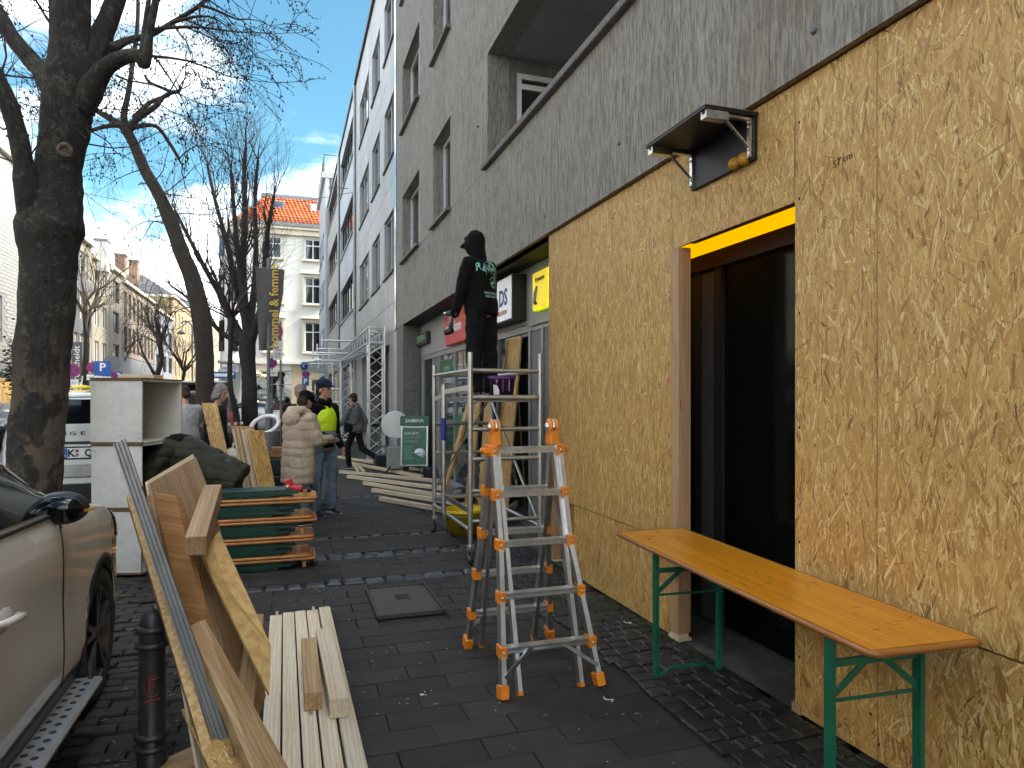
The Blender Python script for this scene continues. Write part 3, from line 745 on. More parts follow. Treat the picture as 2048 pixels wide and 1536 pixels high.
# ------------------------------------------------------------------ walls of panels with window holes
def cells(parent, name, m, X, th, ys, zs, holes, gap=.006, side=1):
    """wall in the plane x=X, thickness th going away from the street (side=1: +x)"""
    Ys = sorted(set([round(v, 4) for v in ys]+[round(v, 4) for h in holes for v in h[:2] if ys[0] < v < ys[-1]]))
    Zs = sorted(set([round(v, 4) for v in zs]+[round(v, 4) for h in holes for v in h[2:4] if zs[0] < v < zs[-1]]))
    seamY = set(round(v, 4) for v in ys); seamZ = set(round(v, 4) for v in zs)
    grid = {}
    for i in range(len(Ys)-1):
        for j in range(len(Zs)-1):
            cy, cz = (Ys[i]+Ys[i+1])/2, (Zs[j]+Zs[j+1])/2
            grid[i, j] = not any(h[0] < cy < h[1] and h[2] < cz < h[3] for h in holes)
    # pieces within one panel are merged into one object
    groups = {}
    def pid(v, cuts): return sum(1 for c in cuts if c < v)
    for (i, j), ok in grid.items():
        if ok: groups.setdefault((pid((Ys[i]+Ys[i+1])/2, seamY), pid((Zs[j]+Zs[j+1])/2, seamZ)), []).append((i, j))
    for g_, lst in groups.items():
        left = set(lst)
        while left:
            comp = [left.pop()]
            for (i, j) in comp:
                for nb in ((i+1, j), (i-1, j), (i, j+1), (i, j-1)):
                    if nb in left: left.remove(nb); comp.append(nb)
            mb = MB()
            for (i, j) in comp:
                y0 = Ys[i]+(gap/2 if Ys[i] in seamY else 0); y1 = Ys[i+1]-(gap/2 if Ys[i+1] in seamY else 0)
                z0 = Zs[j]+(gap/2 if Zs[j] in seamZ else 0); z1 = Zs[j+1]-(gap/2 if Zs[j+1] in seamZ else 0)
                mb.box((min(X, X+side*th), y0, z0), (max(X, X+side*th), y1, z1))
            mb.build(name, m, parent)
def window(parent, X, y0, y1, z0, z1, rec, side=1, n=2, fm=None, sill=None, pm=None, fw=.06, transom=None, name='window', sillw=.08):
    fm = fm or winframe; pm = pm or pane; xf = X+side*rec; f = MB()
    def hb(z, a=y0, b=y1): f.bar((xf, a, z), (xf, b, z), .06, fw)
    hb(z0+fw/2); hb(z1-fw/2)
    for k in range(n+1):
        yy = y0+fw/2+(y1-y0-fw)*k/n
        f.bar((xf, yy, z0+fw), (xf, yy, z1-fw), fw if k in (0, n) else fw*1.2, .058, up=(1, 0, 0))
    if transom: 
        for k in range(n):
            a = y0+fw/2+(y1-y0-fw)*k/n+fw*.6; b = y0+fw/2+(y1-y0-fw)*(k+1)/n-fw*.6
            f.bar((xf, a, transom), (xf, b, transom), .056, fw)
    o = f.build(name, fm, parent)
    for k in range(n):
        a = y0+(y1-y0)*k/n; b = y0+(y1-y0)*(k+1)/n
        MB().box((min(xf, xf+side*.012)+side*.004, a+fw*.5, z0+fw*.5), (max(xf, xf+side*.012)+side*.004, b-fw*.5, z1-fw*.5)).build('pane', pm, o)
    if sill is not None:
        MB().bar((X-side*sillw, (y0+y1)/2, z0-.025), (X+side*(rec-.03), (y0+y1)/2, z0-.025), y1-y0+.08, .05).build('sill', sill, o)
    return o

# ------------------------------------------------------------------ building 1: board marked concrete
FX = 2.54
b1 = thing('concrete_building', 'brown grey board marked concrete building with balcony above the boarded shop', 'building', (FX, 5, 0))
H1 = 12.9
holes = [(1.0, 8.66, 4.70, 6.21), (1.0, 8.66, 7.65, 9.16)]
wins = []
for k in range(3):
    z0 = 4.74+2.95*k
    for (a, b) in ((13.5, 15.55), (10.8, 12.15)): wins.append((a, b, z0, z0+1.49)); 
holes += wins
cells(b1, 'wall_panel', conc, FX, .30, [1.0, 3.6, 6.15, 8.66, 10.3, 13.0, 16.4], [3.32, 4.70, 6.32, 9.27, 12.2, H1], [h for h in holes]+[(0, 8.66, 3.0, 4.70)])
cells(b1, 'parapet_panel', conc, FX-.025, .14, [1.0, 3.1, 5.25, 7.0, 8.66], [3.32, 4.66], [], .004)
MB().bar((FX+.03, 1.0, 4.70), (FX+.03, 8.70, 4.70), .24, .075, ch=.008).build('coping', conc_d, b1)
MB().box((FX, -20, 0), (FX+.3, .99, H1)).build('wall_panel', conc, b1)
for z in (6.21, 9.16):
    MB().box((FX+.302, 1.0, z-.001), (5.2, 8.66, z+.12)).build('balcony_soffit', soffit, b1)
    # end wall, back wall and floor of the recessed balcony
    zb = z-1.75
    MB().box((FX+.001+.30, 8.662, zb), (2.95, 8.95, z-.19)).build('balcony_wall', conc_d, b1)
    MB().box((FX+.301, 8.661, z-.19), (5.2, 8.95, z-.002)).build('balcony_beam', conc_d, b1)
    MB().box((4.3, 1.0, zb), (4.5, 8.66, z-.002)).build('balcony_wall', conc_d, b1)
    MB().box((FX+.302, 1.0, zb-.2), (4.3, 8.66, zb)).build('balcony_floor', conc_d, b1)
    d = MB()
    for x in (2.985, 3.62, 4.26): d.bar((x, 8.70, zb), (x, 8.70, z-.19), .07, .06, up=(0, 1, 0))
    for zz in (z-.225, z-.36): d.bar((3.02, 8.70, zz), (4.23, 8.70, zz), .058, .07)
    dd = d.build('balcony_door', winframe, b1)
    for (xa, xb) in ((3.01, 3.59), (3.65, 4.23)): MB().box((xa, 8.705, zb), (xb, 8.72, z-.38)).build('pane', shopglass, dd)
    MB().box((3.01, 8.71, z-.34), (4.24, 8.73, z-.24)).build('blind_box', darkframe, dd)
for (a, b, z0, z1) in wins:
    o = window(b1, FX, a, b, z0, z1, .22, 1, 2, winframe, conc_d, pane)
MB().box((FX+.01, -20, H1), (16, 16.38, H1+.2)).build('roof', midgrey, b1)
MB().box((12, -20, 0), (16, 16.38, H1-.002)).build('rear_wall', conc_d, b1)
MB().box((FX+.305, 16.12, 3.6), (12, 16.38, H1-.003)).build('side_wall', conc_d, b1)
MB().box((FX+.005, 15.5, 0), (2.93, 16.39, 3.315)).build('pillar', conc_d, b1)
MB().box((FX+.005, 15.49, 1.80), (2.932, 15.5, 1.806)).build('pillar_joint', blackpanel, b1)
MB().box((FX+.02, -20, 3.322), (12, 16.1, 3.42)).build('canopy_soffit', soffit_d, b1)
# shop fronts set back behind the pillar line
SX = 2.95
fa = MB().box((SX, 6.9, 2.60), (SX+.1, 15.88, 3.32)).build('fascia', fascia, b1)
for yy in (8.2, 10.4, 12.6): MB().box((SX-.002, yy, 2.602), (SX, yy+.008, 3.318)).build('fascia_joint', darkframe, fa)
MB().box((SX, 2.2, 2.72), (SX+.1, 6.895, 3.318)).build('yellow_fascia', ylamp, b1)
MB().box((SX-.01, 2.2, 2.60), (SX+.1, 6.895, 2.718)).build('door_head', mat('dark brown head', (.035, .022, .014), .6), b1)
sf = MB()
edges = [2.3, 3.3, 4.21, 4.46, 5.4, 6.6, 6.95, 7.3, 7.75, 8.2, 9.6, 10.9, 11.1, 12.3, 13.6, 14.2, 15.4]
for yy in edges[4:]: sf.bar((SX+.04, yy, 0), (SX+.04, yy, 2.6), .07, .06, up=(1, 0, 0))
for a, b in zip(edges[4:], edges[5:]):
    sf.bar((SX+.04, a+.035, .05), (SX+.04, b-.035, .05), .056, .10); sf.bar((SX+.04, a+.035, 2.55), (SX+.04, b-.035, 2.55), .056, .09)
sfo = sf.build('shop_front', aluframe, b1)
sg_ = MB()
for yy in edges[:4]: sg_.bar((SX+.05, yy, 0), (SX+.05, yy, 2.6), .09, .07, up=(1, 0, 0))
sg_.bar((SX+.05, 4.26, .02), (SX+.05, 4.26, 2.58), .16, .02, up=(1, 0, 0))
MB().box((SX+.02, 4.22, .02), (SX+.06, 4.44, 2.58)).build('door_jamb', mat('graphite jamb', (.085, .088, .10), .5), b1)
dfo = sg_.build('shop_door', darkframe, b1)
for a, b in zip(edges[:2], edges[1:3]): MB().box((SX+.045, a+.036, .02), (SX+.06, b-.036, 2.58)).build('pane', doorglass, dfo)
MB().box((SX+.02, 2.9, .95), (SX+.044, 2.915, 1.25)).build('door_pull', steel, dfo)
for a, b in zip(edges[4:], edges[5:]):
    if (a, b) in ((6.95, 7.3), (7.3, 7.75), (7.75, 8.2), (10.9, 11.1), (13.6, 14.2)): MB().box((SX+.03, a+.034, .1), (SX+.06, b-.034, 2.51)).build('closed_panel', midgrey, sfo)
    else: MB().box((SX+.045, a+.034, .1), (SX+.06, b-.034, 2.51)).build('pane', shopglass, sfo)
MB().box((3.9, -20, 0), (4.0, 16.1, 3.32)).build('inner_wall', interior, b1)
MB().box((SX+.005, 15.44, 0), (SX+.2, 15.9, 2.6)).build('shop_end_wall', fascia, b1)
MB().box((SX+.02, 12.35, 2.05), (SX+.035, 13.5, 2.40)).build('window_band', sgreen, sfo)
text('SAMINA', .14, (SX+.018, 12.9, 2.22), (0, -1, 0), (0, 0, 1), palegreen, 'lettering', sfo)
MB().box((SX+.02, 11.15, .95), (SX+.035, 12.25, 1.35)).build('window_band', sgreen, sfo)
for (px, py) in ((955, 253), (1627, 62), (1238, 287), (1090, 432)):
    q = WX(px, py, FX-.03); MB().ell(q, (.02, .018, .018), 8, 6).build('wall_hook', greymetal, b1)

# shop signs (each a light box on the fascia)
s = thing('shop_sign', 'shop sign with pale green SAMINA letters above the far shop door', 'sign', (2.85, 14.9, 2.95))
MB().box((2.86, 14.35, 2.83), (2.95, 15.6, 3.08)).build('letter_box', darkframe, s)
text('SAMINA', .235, (2.852, 14.98, 2.955), (0, -1, 0), (0, 0, 1), palegreen, 'lettering', s, .004, bold=.003, sx=1.15)
s = thing('shop_sign', 'red shop sign with white lettering on the grey fascia beside the worker', 'sign', (2.85, 11.7, 2.9))
MB().box((2.85, 10.75, 2.63), (2.95, 12.55, 3.23), .006).build('light_box', rsign, s)
text('vodafone', .27, (2.845, 12.40, 2.92), (0, -1, 0), (0, 0, 1), whitetxt, 'lettering', s, .003, align='LEFT', bold=.006, sx=1.1)
s = thing('shop_sign', 'white shop sign with blue DS and small red lettering behind the worker', 'sign', (2.8, 9.1, 2.95))
MB().box((2.755, 8.27, 2.66), (2.95, 9.95, 3.25)).build('sign_case', darkframe, s)
MB().box((2.745, 8.29, 2.68), (2.753, 9.93, 3.23)).build('sign_face', wsign, s)
text('DS', .30, (2.742, 8.62, 2.97), (0, -1, 0), (0, 0, 1), navy, 'lettering', s, .002, bold=.008)
text('COMMUNICATION', .085, (2.742, 8.83, 2.78), (0, -1, 0), (0, 0, 1), redtxt, 'lettering', s, .002)
s = thing('shop_sign', 'glowing yellow shop sign with a gadget picture beside the end of the hoarding', 'sign', (2.85, 7.5, 2.9))
MB().box((2.93, 6.9, 2.56), (2.948, 8.15, 3.30)).build('back_panel', fascia, s)
MB().box((2.86, 7.26, 2.71), (2.93, 7.80, 3.16), .004).build('light_box', yglow, s)
MB().box((2.853, 7.285, 2.725), (2.859, 7.785, 3.15)).build('sign_face', ysign, s)
text('bryaanne', .085, (2.851, 7.54, 3.07), (0, -1, 0), (0, 0, 1), blacktxt, 'lettering', s, .001, bold=.002)
MB().poly([(2.850, 7.77, 2.80), (2.850, 7.68, 2.78), (2.850, 7.60, 2.98), (2.850, 7.66, 3.00), (2.850, 7.74, 2.93)], (.002, 0, 0)).build('picture', greymetal, s)
MB().poly([(2.850, 7.74, 2.78), (2.850, 7.62, 2.77), (2.850, 7.63, 2.80), (2.850, 7.70, 2.83)], (.002, 0, 0)).build('picture', blackpanel, s)
# ------------------------------------------------------------------ buildings further along the right side
def quad_panels(parent, name, m, X, th, y0, y1, z0, z1, dy, dz, holes, side=1, gap=.012):
    ys = [y0+(y1-y0)*i/max(1, round((y1-y0)/dy)) for i in range(max(1, round((y1-y0)/dy))+1)]
    zs = [z0+(z1-z0)*i/max(1, round((z1-z0)/dz)) for i in range(max(1, round((z1-z0)/dz))+1)]
    cells(parent, name, m, X, th, ys, zs, holes, gap, side)
b2 = thing('panel_building', 'pale grey stone clad office building next to the concrete building', 'building', (FX, 21, 0))
W2 = []
for k in range(4):
    z0 = 4.85+2.92*k
    if z0 < 13: W2 += [(17.05, 18.75, z0, z0+1.55), (19.7, 21.5, z0, z0+1.55), (22.4, 25.2, z0, z0+1.55)]
gate = [(17.9, 24.5, 0, 3.05)]
seam = [16.62, 17.05, 18.75, 19.7, 21.5, 22.4, 23.8, 25.2, 26.6]
cells(b2, 'cladding_panel', pan_g, FX+.03, .25, seam, [0, 3.3, 4.05, 4.85, 6.4, 7.1, 7.77, 9.32, 10.0, 10.69, 12.24, 13.6], W2+gate, .014)
MB().box((FX-.02, 16.40, 3.3), (FX+.2, 16.615, 13.6)).build('glazed_strip', mirror, b2)
for h in W2: window(b2, FX+.03, h[0], h[1], h[2], h[3], .10, 1, 2 if h[1]-h[0] < 2.5 else 3, aluframe, darkframe, pane, sillw=.05)
MB().box((FX+.3, 16.6, 3.2), (12, 26.6, 13.58)).build('core', midgrey, b2)
MB().box((FX-.05, 16.42, 13.6), (12, 26.6, 13.75)).build('roof_edge', darkframe, b2)
MB().box((FX+.9, 16.6, 0), (FX+1.0, 26.6, 3.2)).build('entrance_back', blackpanel, b2)
MB().box((FX+.28, 17.905, .0), (FX+.32, 21.2, 3.04)).build('entrance_door', blackpanel, b2)
for x in (18.95, 20.1): MB().box((FX+.27, x, .05), (FX+.279, x+.02, 3.0)).build('door_joint', darkframe, b2)
MB().tube([(FX-.03, 26.63, 0), (FX-.03, 26.63, 13.6)], .05, 8).build('downpipe', alu_d, b2)
MB().tube([(FX-.02, 16.52, 13.75), (FX-.02, 16.52, 14.1)], .02, 6).build('aerial', greymetal, b2)

b3 = thing('ribbon_building', 'office building with dark ribbon windows and bluish cladding down the street', 'building', (FX, 30, 0))
bays = [(27.0, 34.2, pan_b, 0), (34.5, 44.0, pan_w, .45)]
for (ya, yb, pm_, dz) in bays:
    Wn = []
    for k in range(3):
        z0 = 5.15+dz+3.05*k; Wn.append((ya+.25, yb-.35, z0, z0+1.55))
    ys = [ya, ya+.25]+[ya+.25+(yb-ya-.6)*i/3 for i in (1, 2)]+[yb-.35, yb]
    cells(b3, 'cladding_panel', pm_, FX, .25, ys, [0, 3.2, 4.9+dz, 6.85+dz, 8.0+dz, 9.95+dz, 11.1+dz, 13.5], Wn+[(ya+.5, yb-.5, 0, 3.1)], .014)
    for h in Wn: window(b3, FX, h[0], h[1], h[2], h[3], .14, 1, 5, darkframe, aluframe, glass, sillw=.06)
    MB().box((FX+.14, ya+.5, 0), (FX+.16, yb-.5, 3.1)).build('shop_window', shopglass, b3)
MB().box((FX+.32, 26.68, 3.0), (12, 44.0, 13.48)).build('core', midgrey, b3)
MB().box((FX-.06, 26.68, 13.5), (12, 44.0, 13.66)).build('roof_edge', darkframe, b3)
MB().tube([(FX-.06, 34.35, 0), (FX-.06, 34.35, 13.5)], .055, 8).build('downpipe', alu_d, b3)
tag(MB().tube([(FX-.0, 29.9, 10.6), (FX-.75, 29.9, 10.62), (FX-.8, 29.9, 10.5)], .02, 6).build('wall_hook', greymetal, b3))
b4 = thing('corner_building', 'tall narrow grey corner building with rooftop railing at the end of the right side', 'building', (FX, 49, 0))
W4 = [(45.3+2.2*j, 46.7+2.2*j, 4.6+3.1*k, 6.2+3.1*k) for k in range(3) for j in range(3)]
quad_panels(b4, 'cladding_panel', pan_b, FX-.15, .25, 44.05, 52, 0, 15.4, 4, 3.1, W4+[(45, 51, 0, 3.1)])
for h in W4: window(b4, FX-.15, *h, .15, 1, 2, darkframe, aluframe, glass)
MB().box((FX+.15, 44.05, 0), (12, 52, 15.38)).build('core', midgrey, b4)
MB().box((FX-.35, 44.02, 15.4), (12, 52.1, 15.75)).build('roof_edge', aluframe, b4)
r_ = MB()
for y in range(44, 53): r_.tube([(FX-.2, y+.1, 15.75), (FX-.2, y+.1, 16.9)], .03, 5)
for z in (16.1, 16.5, 16.9): r_.tube([(FX-.2, 44.1, z), (FX-.2, 52, z)], .04, 5)
for x in (3.4, 4.4, 5.4): r_.tube([(x, 44.1, 15.75), (x, 44.1, 16.9)], .03, 5)
r_.tube([(FX-.2, 44.1, 16.85), (6, 44.1, 16.85)], .04, 5)
r_.build('roof_railing', greymetal, b4)
MB().box((3.6, 45.5, 15.75), (7, 51, 16.6)).build('plant_room', white_r, b4)

# ------------------------------------------------------------------ white corner house with orange roof, closing the view
wh = thing('white_house', 'white old town house with orange tiled roof at the street corner', 'building', (0, 57.4, 0))
WYY = 57.4
def wcell(m, x0, x1, z0, z1, holes, name='wall_panel', th=.35, y=WYY):
    Xs = sorted(set([x0, x1]+[v for h in holes for v in h[:2] if x0 < v < x1])); Zs = sorted(set([z0, z1]+[v for h in holes for v in h[2:4] if z0 < v < z1]))
    mb = MB()
    for i in range(len(Xs)-1):
        for j in range(len(Zs)-1):
            cx, cz = (Xs[i]+Xs[i+1])/2, (Zs[j]+Zs[j+1])/2
            if not any(h[0] < cx < h[1] and h[2] < cz < h[3] for h in holes): mb.box((Xs[i], y, Zs[j]), (Xs[i+1], y+th, Zs[j+1]))
    return mb.build(name, m, wh)
def wx_(px): return WY(px, 700, WYY).x
def wz_(py, px=620): return WY(px, py, WYY).z
xl = wx_(470)
hol = []
lev = [(wz_(705), wz_(645)), (wz_(608), wz_(555)), (wz_(520), wz_(478))]
for (z0, z1) in lev:
    for (pa, pb) in ((608, 640), (527, 562)): hol.append((wx_(pa)+.05, wx_(pa)+1.35, z0, z1))
    hol.append((wx_(640)+2.6, wx_(640)+3.9, z0, z1))
zsf = wz_(728)
wcell(white_r, xl, 9, zsf, wz_(474), hol)
shopw = [(wx_(505), wx_(583), .55, wz_(742)), (wx_(624), wx_(650), .2, wz_(758))]
wcell(tan_r, wx_(583), 9, 0, zsf-.05, shopw, 'shop_wall'); wcell(white_r, xl, wx_(583)-.002, 0, zsf-.05, shopw, 'shop_wall')
for h in hol:
    f = MB(); yy = WYY+.12
    for x in (h[0]+.05, (h[0]+h[1])/2, h[1]-.05): f.bar((x, yy, h[2]), (x, yy, h[3]), .09, .07, up=(0, 1, 0))
    zt = h[2]+(h[3]-h[2])*.68
    for z in (h[2]+.05, zt, h[3]-.05): f.bar((h[0]+.09, yy, z), (h[1]-.09, yy, z), .065, .09)
    o = f.build('window', winframe, wh)
    MB().box((h[0]+.02, yy+.02, h[2]+.02), (h[1]-.02, yy+.04, h[3]-.02)).build('pane', glass, o)
    MB().box((h[0]+.05, yy+.05, zt), (h[1]-.05, yy+.07, h[3])).build('curtain', curtain, o)
    s_ = MB(); s_.bar((h[0]-.22, WYY-.10, h[2]-.09), (h[1]+.22, WYY-.10, h[2]-.09), .28, .16, ch=.03)
    s_.build('sill', cream_d, o)
    s_ = MB()
    for x in (h[0]-.10, h[1]+.10): s_.bar((x, WYY-.04, h[2]), (x, WYY-.04, h[3]), .16, .10, up=(0, 1, 0))
    if h[2] > lev[2][0]-.1:
        c = (h[0]+h[1])/2; rr = (h[1]-h[0])/2+.1
        s_.tube([(c+rr*math.cos(a), WYY-.04, h[3]+.45*math.sin(a)) for a in [PI*i/10 for i in range(11)]], .09, 6)
    else:
        s_.bar((h[0]-.18, WYY-.04, h[3]+.09), (h[1]+.18, WYY-.04, h[3]+.09), .10, .18)
        s_.bar((h[0]-.3, WYY-.09, h[3]+.30), (h[1]+.3, WYY-.09, h[3]+.30), .24, .12, ch=.03)
    s_.build('surround', cream_d, o)
zc_ = wz_(464)
cn = MB(); cn.box((xl-.1, WYY-.35, wz_(474)), (9, WYY+.4, zc_)); cn.box((xl-.2, WYY-.55, zc_), (9, WYY+.4, zc_+.22)); cn.build('cornice', cream_d, wh)
cn = MB(); cn.box((xl-.05, WYY-.25, zsf-.04), (9, WYY+.02, zsf+.18)); cn.build('string_course', white_r, wh)
MB().box((xl-.2, WYY-.65, zc_+.22), (9, WYY-.45, zc_+.5)).build('gutter', greymetal, wh)
# round corner turret
tc_ = V((xl+.1, WYY+1.2, 0))
MB().lathe([(1.25, 0), (1.25, zsf), (1.45, zsf+.02), (1.45, zsf+.25), (1.3, zsf+.3), (1.3, zc_-.7), (1.5, zc_-.5), (1.55, zc_+.2), (.01, zc_+.9)], 14, tc_).build('corner_turret', white_r, wh)
for (z0, z1) in lev:
    for a in (-100, -150):
        c = tc_+V((math.cos(R(a)), math.sin(R(a)), 0))*1.28; sd = V((-math.sin(R(a)), math.cos(R(a)), 0))
        MB().bar(c+V((0, 0, z0)), c+V((0, 0, z1)), .75, .10, up=(math.cos(R(a)), math.sin(R(a)), 0)).build('turret_window', glass, wh)
MB().box((xl-1.0, WYY+1.4, 0), (xl+.3, WYY+9, zc_)).build('side_wall', white_r, wh)
# roof: courses of tiles
zr0, zr1 = zc_+.30, wz_(386, 600)
yr0, yr1 = WYY-.5, WYY+2.0
nrow = 11; base = MB().poly([(xl-.3, yr0, zr0), (9, yr0, zr0), (9, yr1, zr1), (xl+2.1, yr1, zr1)], (0, .25, -.1)).build('roof', rooftile, wh)
tl = MB()
for i in range(nrow):
    f0, f1 = i/nrow, (i+1)/nrow; x = xl-.3+2.4*f0
    while x < 8.8:
        z0 = zr0+(zr1-zr0)*f0; z1 = zr0+(zr1-zr0)*f1; y0 = yr0+(yr1-yr0)*f0; y1 = yr0+(yr1-yr0)*f1; wv = .30
        if x > xl-.3+2.4*f1:
            tl.add([(x, y0-.09, z0+.05), (x+.11, y0-.13, z0+.09), (x+wv-.02, y0-.09, z0+.05), (x+wv-.02, y1-.03, z1+.03), (x+.11, y1-.06, z1+.06), (x, y1-.03, z1+.03)], [(0, 1, 4, 5), (1, 2, 3, 4)])
        x += wv
tag(tl.build('roof_tiles', rooftile, base, False), kind='stuff')
MB().box((xl+1.9, yr1-.15, zr1-.02), (9, yr1+.3, zr1+.28)).build('ridge_flashing', greymetal, wh)
MB().add([(xl-.3, yr0, zr0), (xl+2.1, yr1, zr1), (xl+1.6, yr1+7, zr1), (xl-1.2, yr1+7, zr0)], [(0, 1, 2, 3)]).build('roof_side', rooftile, wh)
for px in (556, 632):
    c = WY(px, 415, WYY+1.0); z = wz_(415)+.15; f_ = ((z-zr0)/(zr1-zr0)); y = yr0+(yr1-yr0)*f_
    o = MB().bar((c.x, y-.30, z-.5), (c.x, y+.22, z+.5), 1.05, .14, up=(0, -1, .5)).build('skylight', greymetal, wh)
    MB().bar((c.x, y-.33, z-.40), (c.x, y+.11, z+.40), .82, .14, up=(0, -1, .5)).build('pane', pane, o)
g_ = MB()
for px in range(490, 660, 6):
    c = WY(px, 447, yr0); g_.bar((c.x, yr0-.05, zr0+.25), (c.x, yr0-.05, zr0+.62), .03, .03, up=(0, 1, 0))
for z in (.34, .6): g_.bar((xl+.4, yr0-.06, zr0+z), (8, yr0-.06, zr0+z), .03, .04)
g_.build('snow_guard', mat('rusty guard', (.20, .055, .02), .7), wh)
for (a, b, z0, z1) in shopw:
    o = MB().box((a, WYY+.10, z0), (b, WYY+.14, z1)).build('shop_window', shopglass, wh)
    f = MB(); f.bar((a, WYY+.08, z0+.05), (b, WYY+.08, z0+.05), .06, .1); f.bar((a, WYY+.08, z1-.05), (b, WYY+.08, z1-.05), .06, .1); f.bar((a, WYY+.08, (z0*1+z1*2)/3), (b, WYY+.08, (z0+z1*2)/3), .04, .06); f.build('frame', aluframe, o)
ch = thing('chandelier', 'lit chandelier glowing in the shop window of the white house', 'lamp', WY(530, 748, WYY-.02))
bm_ = MB(); c0 = WY(530, 748, WYY+.03)
for i in range(9): bm_.ell(c0+V((-.75+.19*i, -.05, .12*math.sin(i*1.3))), .06, 8, 6)
bm_.build('bulb', mat('warm bulb', (1, .7, .3), .5, emis=(1, .62, .25), es=2.2), ch)
MB().tube([c0+V((-.75, -.04, -.1)), c0+V((0, -.04, -.25)), c0+V((.75, -.04, -.1))], .03, 6).build('arm', goldtxt, ch)
MB().box((wx_(505), WYY+.06, .56), (wx_(583), WYY+.09, 1.25)).build('window_display', mat('dark red display', (.06, .008, .01), .7, col2=(.015, .012, .012), ns=3), wh)
s_ = thing('shop_sign', 'white sign plate above the corner shop entrance of the white house', 'sign', WY(463, 738, WYY-.3))
c0 = WY(460, 736, WYY-.12); MB().box((c0.x-.6, c0.y-.04, c0.z-.32), (c0.x+.6, c0.y+.02, c0.z+.3)).build('plate', pan_g, s_)
text('nobilis', .42, (c0.x, c0.y-.045, c0.z), (1, 0, 0), (0, 0, 1), blue_p, 'lettering', s_)

# ------------------------------------------------------------------ left side of the street
LX = -13.0
def left_house(name, label, y0, y1, h, wall, wins, wm=None, shop=(0, 3.4), extra=None, roof=midgrey, rec=.15, fr=None, rh=2.5, depth=10):
    b = thing(name, label, 'building', (LX, (y0+y1)/2, 0))
    cells(b, 'wall_panel', wall, LX, .3, [y0, y1], [shop[1], h], wins, 0, -1)
    cells(b, 'shop_wall', midgrey, LX, .3, [y0, y1], [0, shop[1]-.05], [(y0+.5, y1-.5, .3, 2.9)], 0, -1)
    n = max(2, round((y1-y0)/2.4))
    window(b, LX, y0+.5, y1-.5, .3, 2.9, .2, -1, n, darkframe, None, shopglass, name='shop_window')
    for hh in wins: window(b, LX, *hh, rec, -1, 1 if hh[1]-hh[0] < 1 else 2, fr or winframe, None, wm or glass, fw=.09)
    MB().box((LX-depth, y0+.01, 0), (LX-.35, y1-.01, h-.01)).build('core', wall, b)
    MB().box((LX-depth, y0, h), (LX+.28, y1, h+.25)).build('eaves', cream_d, b)
    if rh:
        MB().poly([(LX+.1, y0+.01, h+.25), (LX-3.2, y0+.01, h+rh), (LX-6, y0+.01, h+rh), (LX-9.5, y0+.01, h+.25)], (0, y1-y0-.02, 0)).build('roof', roof, b)
    return b
def grid(ys, w, zs, h): return [(y, y+w, z, z+h) for y in ys for z in zs]
# white glazed brick house, near left edge of the picture
W1 = [(36.2, 39.2, 4.35, 6.6), (38.8-2.4, 37.4+.0, 8.0, 10.2), (41.5, 44.5, 4.35, 6.6), (41.8, 43.2, 8.0, 10.2), (46.5, 49, 4.35, 6.6), (46.5, 48, 8.0, 10.2), (31, 34, 4.35, 6.6), (31, 33, 8, 10.2)]
bw = left_house('brick_house', 'white glazed brick house at the left edge of the picture', 28, 50.4, 13.5, mortar, W1, rh=0)
bb = MB(); z = 3.42; kk = 0
while z < 13.4:
    y = 28+(.3 if kk % 2 else 0)
    while y < 50.3:
        if not any(h_[0]-.3 < y+.3 < h_[1]+.3 and h_[2]-.1 < z+.09 < h_[3]+.1 for h_ in W1): bb.box((LX, y+.012, z+.012), (LX+.03, y+.585, z+.172))
        y += .6
    z += .185; kk += 1
tag(bb.build('bricks', wtile, bw, False), kind='stuff')
osb_board('boarded_window', (LX+.35, 37.5, .1), (0, 1, 0), (0, 0, 1), 6, 2.5, .02, (1, 0, 0), 'OSB boarding on the ground floor behind the plane tree, left edge', 'board', dens=160, size=4)
left_house('striped_house', 'cream house with slate grey panels between its windows behind the plane tree', 50.5, 55.3, 12.3, cream, grid([51.0, 52.3, 53.6], .8, [4.2, 7.0, 9.8], 1.75), pane, extra=1)
tmp = [o for o in COL.objects if o.name.startswith('striped_house')][0]
for z in (5.96, 8.76): MB().box((LX, 50.55, z), (LX+.04, 55.25, z+1.0)).build('slate_band', grey_r, tmp)
for i, yy in enumerate((51.88, 53.18)):
    MB().box((LX, yy, 4.2), (LX+.041, yy+.35, 11.5)).build('slate_band', grey_r, tmp)
left_house('cream_house', 'narrow cream house with paired white windows on the left side', 55.4, 60.4, 11.6, cream, grid([56, 58.2], 1.3, [4.2, 6.9, 9.4], 1.6), glass)
left_house('beige_house', 'beige stone house with dark square windows and brick chimneys', 60.5, 64.8, 11.8, beige_r, grid([61.6], 2.2, [4.3, 6.9, 9.4], 1.7), glass, fr=darkframe)
fh = left_house('fin_house', 'beige house with rows of tall yellow framed windows', 64.9, 80.0, 11.4, beige_r, grid([65.6+1.75*i for i in range(8)], 1.1, [5.6, 8.6], 2.2), mat('pale yellow blind', (.34, .26, .13), .8), fr=mat('brown fin', (.16, .10, .06), .6), shop=(0, 5.2), rec=.35)
left_house('grey_house', 'grey house with wide dark windows beyond the yellow framed rows', 80.1, 92, 11, midgrey, grid([81, 85, 89], 2.4, [4.6, 7.6], 1.8), glass, fr=darkframe)
left_house('yellow_house', 'long yellow house with a tall cornice far down the left side', 92.1, 118, 14, yellow_r, grid([93.5+3.1*i for i in range(8)], 1.3, [4.4, 7.6, 10.6], 1.9), glass)
